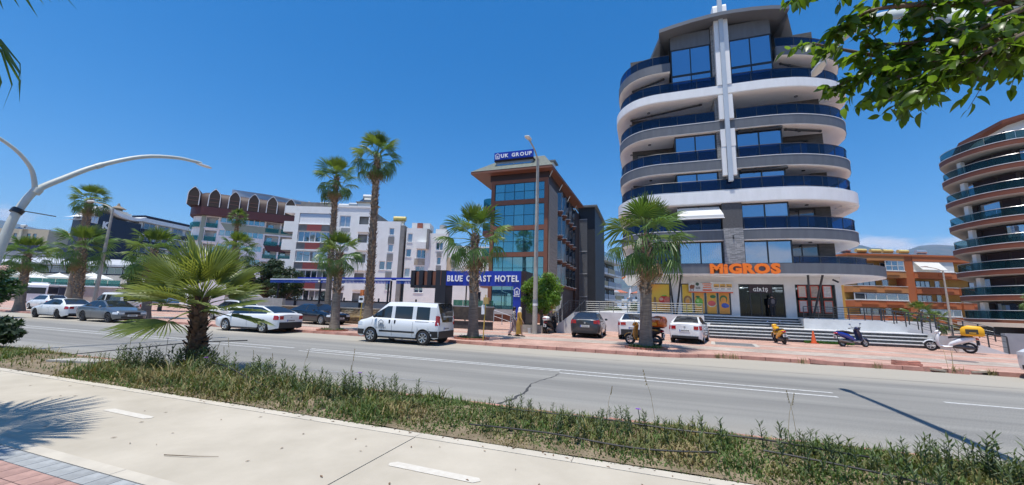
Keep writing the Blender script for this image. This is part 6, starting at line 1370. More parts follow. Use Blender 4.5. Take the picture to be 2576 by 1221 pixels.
# ================================================================== cars
M_tyre = mat('tyre_rubber', (.018, .018, .019), .8); M_rim = mat('alloy', (.55, .56, .57), .3, metal=.85); M_rimd = mat('dark_alloy', (.06, .06, .065), .35, metal=.7)
M_cglass = glassmat('car_glass', (.5, .53, .56), .07, (.008, .010, .012), 0.); M_trim = mat('black_trim', (.02, .02, .022), .55); M_under = mat('underbody', (.006, .006, .006), .9)
M_red = mat('tail_lamp_red', (.38, .008, .012), .2, coat=.8); M_headl = mat('headlamp_clear', (.62, .65, .68), .12, coat=1.); M_plate = mat('plate_white', (.75, .75, .74), .4); M_plateb = mat('plate_blue_strip', (.03, .08, .4), .4); M_ink = mat('plate_ink', (.03, .03, .03), .5); M_amb = mat('amber_lens', (.6, .2, .01), .3, coat=.5)
def paint(n, c, metal=0., rough=.3): return mat('car_paint_'+n, c, rough, metal, .5, coat=.9)
P_white = paint('white', (.76, .77, .77)); P_grey = paint('grey', (.13, .145, .16), .5); P_black = paint('blue_black', (.010, .013, .022), .3, .2); P_gun = paint('gunmetal', (.045, .05, .06), .45)
def interp(T, x):
    if x <= T[0][0]: return T[0][1]
    for (a, p), (c, q) in zip(T, T[1:]):
        if x <= c: return p+(q-p)*(x-a)/max(1e-9, c-a)
    return T[-1][1]
WM = {}
def wheelmesh(r, style, rm):
    key = (round(r, 3), style, rm.name)
    if key not in WM:
        t = B().lathe([(-.1, r*.62), (-.105, r*.80), (-.095, r*.94), (-.06, r), (.06, r), (.095, r*.94), (.105, r*.80), (.1, r*.62), (-.1, r*.62)], 'y', (0, 0, 0), 28)
        b = B().lathe([(-.06, 0.001), (-.06, r*.30), (-.02, r*.32), (-.02, r*.58)], 'y', (0, 0, 0), 24); b = B()
        b.lathe([(-.105, r*.66), (-.112, r*.62), (-.075, r*.58), (.06, r*.58)], 'y', (0, 0, 0), 24)
        n = {'five': 5, 'ten': 10, 'seven': 7, 'many': 14}[style]; hw = {'five': .30, 'ten': .11, 'seven': .17, 'many': .07}[style]
        for k in range(n):
            a = 2*math.pi*k/n
            def Q(rr_, da, y): return (rr_*r*math.cos(a+da), y, rr_*r*math.sin(a+da))
            b.add([Q(.12, -hw*2, -.085), Q(.12, hw*2, -.085), Q(.60, hw, -.10), Q(.60, -hw, -.10), Q(.12, -hw*2, -.05), Q(.12, hw*2, -.05), Q(.60, hw, -.06), Q(.60, -hw, -.06)], [(0, 1, 2, 3), (0, 4, 5, 1), (1, 5, 6, 2), (2, 6, 7, 3), (3, 7, 4, 0)])
        b.lathe([(-.10, .001), (-.10, r*.13), (-.05, r*.15)], 'y', (0, 0, 0), 14)
        d = B().lathe([(-.03, .001), (-.03, r*.60)], 'y', (0, 0, 0), 20)
        WM[key] = (mesh(t, M_tyre, 50), mesh(b, rm, 40), mesh(d, M_under))
    return WM[key]
def car(name, label, cat, loc, heading, body, L=4.5, W=1.8, H=1.45, wb=2.7, fo=.85, r=.315, belt=.92, hood=.98, hoodf=.74, trunk=1.02, trunkr=.96, A=1.05, Bx=.35, Cx=-1.05, D=-1.75, q=-1.25, wr=.70, van=False, rim='ten', rimm=None, low=False, plate='34', front=False, rear=True, tail=(.60, .88), tailw=.34, clear=.19, dark_bumper=False, bpil=-.25, group='parked cars', rail=.075, bw=.045, pills=()):
    o = thing(name, label, cat, loc, heading, group); h2 = L/2; xf = h2-fo; xr = xf-wb; Ra = r*1.16
    zt = [(-h2, trunkr-.06), (-h2+.06, trunkr), (D, trunk), (A, hood), (h2-.45, hoodf+.06), (h2-.12, hoodf), (h2, hoodf-.09)]
    def wf(x):
        d = min(x+h2, h2-x); f = 1-.13*(1-min(d/.6, 1))**2-.07*(1-min(d/.1, 1))**2
        return W/2*f
    def zb(x):
        d = min(x+h2, h2-x); z = clear+.10*(1-min(d/.5, 1))
        for xw in (xf, xr):
            if abs(x-xw) < Ra: z = max(z, r+math.sqrt(Ra*Ra-(x-xw)**2))
        return z
    SEC = [(0, 1.0, .03), (.45, 1.0, .024), (.80, 1.0, .0), (.905, .965, 0), (.965, .885, 0), (1.0, .66, 0), (.995, .45, 0), (.975, .2, 0), (.93, 0.0, 0)]
    def sec(x):
        w, t, z0 = wf(x), interp(zt, x), zb(x); d = min(x+h2, h2-x); b0 = clear+.10*(1-min(d/.5, 1)); g = []
        for yf, zf, cr in SEC: g.append((w*yf, max(b0+(t-b0)*zf+cr, z0)))
        return g
    def ysurf(x, z):
        g = sec(x)[2:]
        for (y0, z0), (y1, z1) in zip(g, g[1:]):
            if z1 <= z <= z0 and z0 > z1: return y0+(y1-y0)*(z0-z)/(z0-z1)
        return g[-1][0]
    xs = set([-h2, -h2+.025, -h2+.07, -h2+.15, -h2+.3, h2-.3, h2-.15, h2-.07, h2-.025, h2]+[-h2+L*i/26 for i in range(27)])
    for xw in (xf, xr):
        for k in range(13): xs.add(xw-Ra*.9999*math.cos(math.pi*k/12))
    xs = sorted(xs); xs = [x for i, x in enumerate(xs) if i == 0 or x-xs[i-1] > .004]
    b = B(); rg = []
    for x in xs:
        g = sec(x); rg.append([(x, y, z) for y, z in g[::-1]]+[(x, -y, z) for y, z in g[1:]])
    b.rings(rg, cap=True, closed=False); part('body', b, body, o, 38)
    part('underbody', B().box(xr-Ra-.02, xf+Ra+.02, -W/2+.26, W/2-.26, clear-.02, .62).box(-h2+.2, h2-.2, -W/2+.22, W/2-.22, clear+.06, .42), M_under, o)
    # greenhouse
    gx = sorted(set([D, Cx, q, bpil-bw, bpil+bw, Bx, A, A-.30]+[c+d for c, w_ in pills for d in (-w_, w_)]+[D+(Cx-D)*k/5 for k in range(6)]+[Cx+(Bx-Cx)*k/6 for k in range(7)]+[Bx+(A-Bx)*k/6 for k in range(7)]))
    gx = [x for i, x in enumerate(gx) if i == 0 or x-gx[i-1] > .012]
    def ztop(x):
        zb_ = interp(zt, x)-.01
        if x >= Bx: t = (A-x)/(A-Bx); return zb_+(H-.02-zb_)*(t**.88)
        if x <= Cx: t = (x-D)/(Cx-D); return zb_+(H-.035-zb_)*(t**.85)
        t = (x-Cx)/(Bx-Cx); return H-.02-.015*(1-t)-.0+.035*math.sin(math.pi*t)*.8
    def gsec(x):
        zb_ = interp(zt, x)-.03; zt_ = ztop(x); s = max(0, min(1, (zt_-zb_)/(H-zb_))); wbt = wf(x)*.905; wtp = wbt+(W/2*wr-wbt)*s
        return [(0, zt_), (wtp*.5, zt_-.006), (wtp*.84, zt_-.022*s), (wtp*.97+(wbt-wtp)*max(0, rail-.075)/.7, max(zb_, zt_-rail*s)), (wbt, zb_)]
    secs = [gsec(x) for x in gx]
    tops = {'roof': B(), 'windshield': B(), 'rear_window': B()}; pil = {}; bp = {}; sw = {}
    def quad(dst, i, j, s): 
        (y0, z0), (y1, z1) = secs[i][j], secs[i][j+1]; (y2, z2), (y3, z3) = secs[i+1][j], secs[i+1][j+1]; f = [(gx[i], s*y0, z0), (gx[i], s*y1, z1), (gx[i+1], s*y3, z3), (gx[i+1], s*y2, z2)]
        dst.add(f if s < 0 else f[::-1], [(0, 1, 2, 3)])
    for i in range(len(gx)-1):
        m_ = (gx[i]+gx[i+1])/2; k = 'windshield' if m_ > Bx else ('rear_window' if m_ < Cx else 'roof')
        for s in (-1, 1):
            for j in (0, 1): quad(tops[k], i, j, s)
            quad(tops['roof'], i, 2, s)
            if abs(m_-bpil) < bw and not van: quad(bp.setdefault(s, B()), i, 3, s)
            elif (van and abs(m_-bpil) < bw) or any(abs(m_-c) < w_ for c, w_ in pills): quad(pil.setdefault((s, 1 if m_ > bpil-bw-.01 else 2), B()), i, 3, s)
            elif m_ < q or m_ > A-.15: quad(pil.setdefault((s, 0 if m_ > 0 else 3), B()), i, 3, s)
            else: quad(sw.setdefault((s, sum(m_ > c for c, w_ in list(pills)+[(bpil, bw)])), B()), i, 3, s)
    part('roof', tops['roof'], body, o, 40); part('windshield', tops['windshield'], M_cglass, o, 40); part('rear_window', tops['rear_window'], M_cglass, o, 40)
    for kk in pil: part('pillar', pil[kk], body, o, 40)
    for kk in bp: part('pillar', bp[kk], M_trim, o)
    for kk in sw: part('side_window', sw[kk], M_cglass, o, 60)
    # wheels
    me = wheelmesh(r, rim, rimm or M_rim)
    for xw in (xf, xr):
        for s in (-1, 1):
            w = inst('wheel', me[0], o, (xw, s*(W/2-.115), r), (0, 0, 0 if s < 0 else math.pi)); inst('rim', me[1], w); inst('brake_disc', me[2], w)
    # details
    def patch(nm, x0, x1, z0, z1, m, s, off=.008, nx=5, nz=3):
        b = B(); vs = []
        for i in range(nx+1):
            for j in range(nz+1): x = x0+(x1-x0)*i/nx; z = z0+(z1-z0)*j/nz; vs.append((x, s*(ysurf(x, z)+off), z))
        fs = [(i*(nz+1)+j, (i+1)*(nz+1)+j, (i+1)*(nz+1)+j+1, i*(nz+1)+j+1) for i in range(nx) for j in range(nz)]
        b.add(vs, fs if s < 0 else [f[::-1] for f in fs]); return part(nm, b, m, o, 60)
    for s in (-1, 1):
        patch('tail_lamp', -h2+.012, -h2+(.12 if van else .26), tail[0], tail[1], M_red, s); w_ = wf(-h2)
        y0, y1 = sorted((s*w_*(.97), s*w_*(1-tailw if not van else .86))); part('tail_lamp', B().box(-h2-.014, -h2+.02, y0, y1, tail[0]+.02, tail[1]-.02), M_red, o)
        hz = hoodf-.05; patch('headlamp', h2-.02, h2-.36, hz-.16, hz-.02, M_headl, s); w_ = wf(h2); y0, y1 = sorted((s*w_*.98, s*w_*.60)); part('headlamp', B().box(h2-.02, h2+.012, y0, y1, hz-.15, hz-.04), M_headl, o)
        for xd in ([bpil-.02, A-.05] if not van else [bpil-.02, A-.12, bpil-1.1]):
            if abs(xd-xr) < Ra: continue
            patch('door_seam', xd-.006, xd+.006, clear+.12, interp(zt, xd)-.12, M_trim, s, .004, 1, 6)
        for xd in ((bpil+.17, bpil-.75) if not van else (bpil+.12, bpil-.16)):
            y = ysurf(xd, belt-.13); part('door_handle', B().box(xd-.1 if not van else xd-.035, xd+.1 if not van else xd+.035, s*y-.022, s*y+.022, belt-.15 if not van else belt-.22, belt-.115 if not van else belt-.06), body if not van else M_trim, o)
        y = wf(A-.4); part('mirror', B().loft([(A-.36, s*(y+.06), belt+.085, .085, .06), (A-.30, s*(y+.07), belt+.085, .10, .075), (A-.24, s*(y+.06), belt+.08, .06, .05)], 8), body if not van else M_trim, o, 60)
        patch('sill', xr+Ra+.02, xf-Ra-.02, clear+.005, clear+.085, M_trim, s, .006, 4, 1)
        if van: patch('rub_strip', xf-Ra-.1, xr+Ra+.05, .50, .575, M_trim, s, .018, 6, 1); patch('bumper', -h2+.01, -h2+.62, clear+.12, .62, M_trim, s, .012, 8, 3); patch('bumper', h2-.01, h2-.5, clear+.12, .58, M_trim, s, .012, 8, 3); patch('rail_slot', xr-.5, bpil-1.2, 1.0, 1.015, M_trim, s, .006, 3, 1)
    wr_ = wf(-h2); wfr = wf(h2)
    part('rear_valance', B().box(-h2-.022, -h2+.06, -wr_*.96, wr_*.96, clear+.10, clear+(.22 if not dark_bumper else .40)), M_trim, o)
    part('front_grille', B().box(h2-.04, h2+.016, -wfr*.55, wfr*.55, hoodf-.22, hoodf-.07), M_trim, o); part('front_intake', B().box(h2-.04, h2+.014, -wfr*.8, wfr*.8, clear+.12, clear+.24), M_trim, o)
    pz = .62 if not van else .66
    if rear:
        p = part('number_plate', B().box(-h2-.02, -h2, -.26, .26, pz, pz+.115), M_plate, o); part('strip', B().box(-h2-.023, -h2-.019, .205, .258, pz+.004, pz+.111), M_plateb, p)
        for k in range(7): part('digit', B().box(-h2-.023, -h2-.019, .16-k*.058-.02, .16-k*.058+.015, pz+.025, pz+.092), M_ink, p)
        part('badge', B().lathe([(-.012, .001), (-.012, .045), (0, .05)], 'x', (-h2-.003, 0, pz+.24 if not van else pz+.36), 12), M_rim, o)
    p = part('number_plate', B().box(h2+.012, h2+.028, -.26, .26, .42, .53), M_plate, o)
    for k in range(7): part('digit', B().box(h2+.027, h2+.031, .16-k*.058-.02, .16-k*.058+.015, .445, .507), M_ink, p)
    if not van: part('antenna', B().tube([(Cx+.25, 0, H-.03), (Cx+.12, 0, H+.13)], [.008, .003], 4), M_trim, o)
    return o
van = car('parked_van', 'white passenger van parked at the kerb with house logo on its door', 'van', (-10.72, 15.86, 0), R(180), P_white, L=4.28, W=1.80, H=1.87, wb=2.755, fo=.86, r=.325, belt=1.10, hood=1.16, hoodf=.98, trunk=1.10, trunkr=1.08, A=1.34, Bx=.50, Cx=-2.02, D=-2.19, q=-1.72, wr=.86, van=True, rim='seven', tail=(.86, 1.28), clear=.22, dark_bumper=True, bpil=.16, rail=.21, bw=.09, pills=((-.95, .10),))
# extra pillar between sliding door glass and the rear quarter glass, door lettering
vl = B(); 
houselogo(van, 0, 0, 0, .30, mat('grey_blue_print', (.22, .25, .29), .5)); lg = [c for c in van.children if c.name.startswith('logo')][-1]; lg.location = (.70, .93, .74); lg.rotation_euler = (0, 0, R(180))
letters(van, 'UKEYHOMES', .085, .56, (.97, .93, .63), MATS['grey_blue_print'], .004, .01, .22, rz=R(180))
letters(van, 'www.ukeyhomes.com', .07, .9, (-2.22, .45, 1.22), mat('window_print', (.6, .62, .62), .5), .004, .0, .12, rz=R(-90))
car('parked_car', 'white sedan parked at the kerb right of the foreground palm', 'car', (-20.85, 16.42, 0), R(180), P_white, L=4.78, W=1.86, H=1.45, wb=2.815, fo=1.0, r=.335, A=1.30, Bx=.42, Cx=-.95, D=-1.95, q=-1.55, trunk=1.06, trunkr=1.03, rim='five', tail=(.72, .95), dark_bumper=True, bpil=-.22)
car('parked_car', 'grey sedan parked at the kerb facing right at the left', 'car', (-34.35, 16.25, 0), R(0), P_grey, L=4.63, W=1.81, H=1.43, wb=2.81, fo=.80, r=.33, A=1.05, Bx=.22, Cx=-.95, D=-1.72, q=-1.35, rim='five', rimm=M_rimd, hoodf=.76, bpil=-.3)
car('parked_car', 'white sedan with tinted windows left of the grey one', 'car', (-40.55, 16.45, 0), R(180), P_white, L=4.69, W=1.81, H=1.44, wb=2.84, fo=.80, r=.33, A=1.05, Bx=.22, Cx=-1.0, D=-1.78, q=-1.4, rim='many', rimm=M_rimd, tail=(.70, .90))
car('parked_car', 'small white hatchback behind the leftmost palm', 'car', (-57.4, 22.0, .12), R(180), P_white, L=4.0, W=1.72, H=1.5, wb=2.5, fo=.8, r=.3, A=1.0, Bx=.25, Cx=-1.3, D=-1.85, q=-1.4, trunk=1.05)
car('parked_car', 'black sedan parked on the pavement by the stone wall', 'car', (-23.0, 22.75, .12), R(-8), P_black, L=4.93, W=1.88, H=1.46, wb=2.91, fo=.92, r=.34, A=1.10, Bx=.25, Cx=-1.0, D=-1.95, q=-1.55, trunk=1.04, rim='ten', hoodf=.78, bpil=-.28)
car('parked_car', 'dark grey sedan parked nose-in by the left ramp', 'car', (-3.42, 24.95, .12), R(91), P_gun, L=4.5, W=1.78, H=1.47, wb=2.69, fo=.82, r=.31, A=1.10, Bx=.32, Cx=-1.05, D=-1.72, q=-1.4, trunk=1.10, trunkr=1.06, tail=(.80, 1.04), tailw=.30, dark_bumper=False, bpil=-.22)
car('parked_car', 'white sedan parked nose-in behind the shop palm', 'car', (-.72, 25.3, .12), R(90), P_white, L=4.53, W=1.79, H=1.48, wb=2.64, fo=.87, r=.31, A=1.10, Bx=.30, Cx=-1.05, D=-1.78, q=-1.4, trunk=1.10, trunkr=1.08, tail=(.80, 1.0), tailw=.42, dark_bumper=True)
car('parked_car', 'white sedan parked nose-in right of the orange-box scooter', 'car', (2.32, 24.75, .12), R(78), P_white, L=4.37, W=1.70, H=1.455, wb=2.57, fo=.85, r=.305, A=1.08, Bx=.30, Cx=-1.05, D=-1.72, q=-1.4, trunk=1.08, trunkr=1.05, tail=(.72, .94), tailw=.36)
car('parked_car', 'white car nose cut off by the right edge', 'car', (13.42, 16.72, 0), R(181), P_white, L=4.4, W=1.8, H=1.6, wb=2.65, fo=.85, r=.33, A=1.1, Bx=.35, Cx=-1.6, D=-2.1, q=-1.6, hood=1.05, hoodf=.92, trunk=1.08)
car('parked_car', 'white hatchback half hidden behind the foreground palm fronds', 'car', (-30.2, 21.6, .12), R(175), P_white, L=4.1, W=1.74, H=1.52, wb=2.5, fo=.82, r=.3, A=1.0, Bx=.25, Cx=-1.3, D=-1.88, q=-1.4, trunk=1.06)
car('parked_car', 'white van roof showing above the grey sedan', 'van', (-46.9, 22.4, .12), R(180), P_white, L=4.6, W=1.85, H=1.9, wb=2.8, fo=.9, r=.32, belt=1.12, hood=1.16, hoodf=.9, trunk=1.12, trunkr=1.1, A=1.6, Bx=.8, Cx=-2.1, D=-2.28, q=-2.1, wr=.85, van=True, rim='seven', bpil=.1, clear=.22, rail=.2, bw=.08)

# bus
bs = thing('coach_bus', 'white coach with dark window band parked behind the leftmost palm', 'bus', (-99, 37, 0), bframe(-63)+math.pi)
bs.rotation_euler.z = math.atan2(.457, -.89)
prof = [(-6, .35), (-6, 2.2), (-5.9, 3.0), (-5.6, 3.25), (5.6, 3.25), (5.9, 3.0), (6.0, 2.0), (6.0, .35)]
part('body', B().vprism(prof, -1.25, 1.25), P_white, bs)
for s in (-1, 1):
    for k in range(7): part('side_window', B().box(-5.6+k*1.55, -4.12+k*1.55, s*1.255-.005, s*1.255+.005, 1.65, 2.75), M_cglass, bs)
part('windshield', B().box(5.96, 6.02, -1.1, 1.1, 1.3, 2.7), M_cglass, bs); part('rear_window', B().box(-6.02, -5.96, -1.05, 1.05, 1.6, 2.6), M_cglass, bs)
part('roof_unit', B().box(-4, -1.2, -.9, .9, 3.26, 3.5), P_white, bs)
wbm = wheelmesh(.48, 'ten', M_rim)
for x in (-3.6, 3.4):
    for s in (-1, 1): w = inst('wheel', wbm[0], bs, (x, s*1.14, .48), (0, 0, 0 if s < 0 else math.pi), (1, 1.3, 1)); inst('rim', wbm[1], w)
for k in range(5): part('vent', B().box(-6.03, -5.99, -1.0, -.6, .7+k*.18, .78+k*.18), M_trim, bs)

# ================================================================== two-wheelers
def scooter(label, loc, heading, body, accent, box=None, big=False, lean=0., front=None, name='scooter', group='parked scooters', rr_=.24, naked=False, plate=True):
    o = thing(name, label, 'scooter' if not big else 'motorcycle', loc, heading, group); o.rotation_euler = (lean, 0, heading)
    wbs = .66; m_b = body; fm = front or body
    t = B().lathe([(-.055, rr_*.62), (-.06, rr_*.82), (-.035, rr_*.98), (.035, rr_*.98), (.06, rr_*.82), (.055, rr_*.62), (-.055, rr_*.62)], 'y', (0, 0, 0), 22)
    rb = B().lathe([(-.04, rr_*.64), (-.04, rr_*.56), (.04, rr_*.56), (.04, rr_*.64)], 'y', (0, 0, 0), 20)
    for k in range(5):
        a = k*1.2566; rb.add([(q*rr_*math.cos(a+da), y, q*rr_*math.sin(a+da)) for y in (-.02, .02) for q, da in ((.1, -.5), (.6, -.12), (.6, .12), (.1, .5))], [(0, 1, 2, 3), (7, 6, 5, 4), (0, 4, 5, 1), (3, 2, 6, 7)])
    tm_, rm_ = mesh(t, M_tyre, 50), mesh(rb, M_rim if not naked else M_rimd, 40)
    for x in (wbs, -wbs): w = inst('wheel', tm_, o, (x, 0, rr_)); inst('rim', rm_, w)
    # tail body
    part('tail_body', B().loft([(-.98, 0, .74, .05, .05), (-.85, 0, .72, .13, .10), (-.6, 0, .66, .17, .15), (-.3, 0, .56, .17, .17), (-.05, 0, .42, .16, .12), (.05, 0, .34, .14, .08)], 12), m_b, o, 60)
    part('seat', B().loft([(-.82, 0, .82, .10, .045), (-.55, 0, .83, .15, .06), (-.2, 0, .79, .15, .06), (.02, 0, .74, .10, .06)], 10), M_trim, o, 60)
    part('engine', B().loft([(-.85, 0, .26, .07, .06), (-.6, 0, .28, .11, .11), (-.25, 0, .32, .12, .12), (-.05, 0, .32, .08, .08)], 10), mat('engine_grey', (.10, .10, .10), .5, metal=.5), o, 50)
    part('exhaust', B().tube([(-.2, -.13, .22), (-.5, -.17, .26), (-.95, -.18, .36)], [.03, .05, .055], 8), mat('exhaust_grey', (.30, .28, .26), .4, metal=.7), o, 50)
    if not naked:
        part('footboard', B().loft([(-.1, 0, .30, .15, .05), (.15, 0, .27, .17, .045), (.36, 0, .30, .15, .05)], 10), accent, o, 60)
        part('leg_shield', B().rings([[(x+dx, s*w_, z) for s, dx in ((-1, -.02), (-.6, .05), (0, .09), (.6, .05), (1, -.02))]+[(x+dx-.04, s*w_, z) for s, dx in ((1, -.02), (.6, .05), (0, .09), (-.6, .05), (-1, -.02))] for x, z, w_ in ((.38, .30, .16), (.42, .5, .20), (.40, .72, .21), (.34, .90, .17), (.30, .98, .10))]), fm, o, 50)
    else:
        part('tank', B().loft([(-.1, 0, .80, .10, .08), (.1, 0, .86, .16, .12), (.3, 0, .86, .15, .11), (.42, 0, .80, .08, .06)], 10), m_b, o, 60); part('frame', B().tube([(.42, 0, .82), (.1, 0, .4), (-.3, 0, .35)], .035, 6), M_trim, o)
        part('side_cowl', B().loft([(.05, 0, .62, .13, .07), (.25, 0, .62, .17, .14), (.42, 0, .66, .12, .12)], 10), m_b, o, 60)
    part('front_fender', B().rings([[(wbs+(rr_+.035+dr)*math.cos(a), y, rr_+(rr_+.035+dr)*math.sin(a)) for y, dr in ((-.075, -.03), (-.06, .01), (0, .025), (.06, .01), (.075, -.03), (0, -.02))] for a in [R(20+i*18) for i in range(8)]]), fm, o, 50)
    for s in (-1, 1): part('fork', B().tube([(wbs, s*.07, rr_), (.42, s*.055, .80)], .02, 6), M_inox, o)
    part('head_cowl', B().loft([(.26, 0, 1.00, .08, .05), (.34, 0, 1.02, .15, .085), (.44, 0, .99, .13, .08), (.50, 0, .95, .06, .04)], 10), fm, o, 60)
    part('headlamp', B().sphere((.47, 0, .96), .065, 10, 6, (.6, 1.3, .8)), M_headl, o, 60)
    part('handlebar', B().tube([(.22, -.36, 1.03), (.32, -.18, 1.05), (.34, 0, 1.03), (.32, .18, 1.05), (.22, .36, 1.03)], .018, 6), M_trim, o)
    for s in (-1, 1):
        part('grip', B().tube([(.24, s*.26, 1.035), (.21, s*.38, 1.03)], .026, 6), M_trim, o)
        mr = part('mirror', B().tube([(.30, s*.2, 1.05), (.30, s*.3, 1.22)], .008, 4).sphere((.30, s*.32, 1.25), .055, 10, 6, (.35, 1, .8)), M_trim, o); part('mirror_glass', B().sphere((.282, s*.32, 1.25), .048, 10, 6, (.2, 1, .8)), mat('mirror_blue', (.3, .45, .7), .05, metal=.9), mr)
    part('tail_lamp', B().loft([(-1.01, 0, .72, .09, .035), (-.96, 0, .73, .12, .05), (-.9, 0, .73, .12, .05)], 8), M_red, o, 60)
    if plate: p = part('number_plate', B().box(-1.03, -1.015, -.10, .10, .44, .60), M_plate, o); part('digit', B().box(-1.034, -1.029, -.07, .07, .53, .57).box(-1.034, -1.029, -.05, .05, .47, .505), M_ink, p); part('plate_holder', B().box(-1.012, -.9, -.04, .04, .42, .66), M_trim, o)
    part('stand', B().tube([(-.1, .08, .26), (-.22, .22, .01)], .014, 5), M_trim, o)
    if box:
        bm, kind = box
        if kind == 'round': part('delivery_box', B().loft([(-1.12, 0, 1.12, .20, .17), (-1.05, 0, 1.15, .27, .25), (-.75, 0, 1.17, .28, .27), (-.45, 0, 1.14, .27, .24), (-.36, 0, 1.10, .20, .17)], 14, 3.2), bm, o, 50)
        else: part('delivery_box', B().loft([(-1.22, 0, 1.05, .22, .17), (-1.12, 0, 1.10, .27, .25), (-.70, 0, 1.12, .28, .27), (-.50, 0, 1.08, .27, .22), (-.42, 0, 1.04, .22, .14)], 14, 4.5), bm, o, 50)
        part('rack', B().box(-1.0, -.5, -.15, .15, .86, .90), M_trim, o)
    return o
M_ob = mat('orange_box', (.62, .12, .01), .25, coat=.7); M_yb = mat('yellow_box', (.80, .42, .01), .5)
SZ = (1.0,)
s1 = scooter('delivery scooter with glossy orange box at the foot of the shop palm', (-.2, 20.1, .12), R(157), M_trim, mat('ochre_checker', (.50, .24, .03), .5, col2=(.03, .03, .03), vs=9, det=0), (M_ob, 'round'), front=mat('ochre_fairing', (.50, .22, .02), .4, coat=.3), rr_=.27)
part('box_print', B().box(-.95, -.55, .283, .287, 1.24, 1.33), mat('box_white_print', (.75, .6, .5), .5), s1); part('box_print', B().box(-.8, -.55, .286, .29, .98, 1.12), mat('box_amber_print', (.85, .35, .02), .4), s1); part('checker', B().box(-.9, -.3, .16, .175, .72, .80), MATS['ochre_checker'], s1)
scooter('dark scooter with white rear box lid between the lamp post and the left ramp', (-6.0, 25.55, .12), R(78), M_trim, M_trim, None, rr_=.22)
d2 = bpy.data.objects['scooter.001'] if 'scooter.001' in bpy.data.objects else None
part('top_case', B().loft([(-1.05, 0, .95, .15, .10), (-.95, 0, .97, .20, .13), (-.7, 0, .97, .20, .13), (-.6, 0, .95, .15, .10)], 12, 3), M_white, d2, 50); part('reflector', B().box(-1.06, -1.04, -.13, .13, .94, .98), M_red, d2)
scooter('yellow motorcycle parked rear-first against the steps', (7.25, 26.75, .12), R(93), mat('yellow_fairing', (.72, .38, .01), .3, coat=.6), M_trim, None, True, R(-7), name='motorcycle', rr_=.30, naked=True)
scooter('blue scooter seen from behind beside the steps', (10.85, 27.05, .12), R(22), mat('blue_fairing', (.012, .03, .26), .25, coat=.8), mat('silver_grey', (.35, .36, .38), .35, metal=.6), None, False, R(-6), rr_=.22, front=mat('dark_blue_shield', (.02, .03, .09), .3, coat=.5))
s5 = scooter('white scooter with yellow delivery box beside the right ramp', (14.75, 26.75, .12), R(150), P_white, P_white, (M_yb, 'square'), rr_=.27)
part('box_panel', B().box(-1.02, -.60, .275, .284, .96, 1.20), mat('dark_box_print', (.05, .045, .03), .5), s5); part('box_print', B().box(-.95, -.72, .284, .288, 1.0, 1.04), M_yb, s5)

# ================================================================== people
def skin(name, verts, edges, m, parent, sub_=2):
    me = bpy.data.meshes.new('s'); bm = bmesh.new(); lay = bm.verts.layers.skin.verify(); vs = []
    for p, r_ in verts: v = bm.verts.new(p); v[lay].radius = r_ if isinstance(r_, tuple) else (r_, r_); vs.append(v)
    vs[0][lay].use_root = True
    for a, c in edges: bm.edges.new((vs[a], vs[c]))
    bm.to_mesh(me); bm.free(); ob = bpy.data.objects.new('s', me); COL.objects.link(ob); ob.modifiers.new('k', 'SKIN').use_smooth_shade = True; q = ob.modifiers.new('u', 'SUBSURF'); q.levels = sub_
    dg = bpy.context.evaluated_depsgraph_get(); nm = bpy.data.meshes.new_from_object(ob.evaluated_get(dg)); bpy.data.objects.remove(ob); nm.materials.clear(); nm.materials.append(m)
    o = bpy.data.objects.new(name, nm); COL.objects.link(o); o.parent = parent; return o
M_skin = mat('skin', (.45, .26, .18), .6)
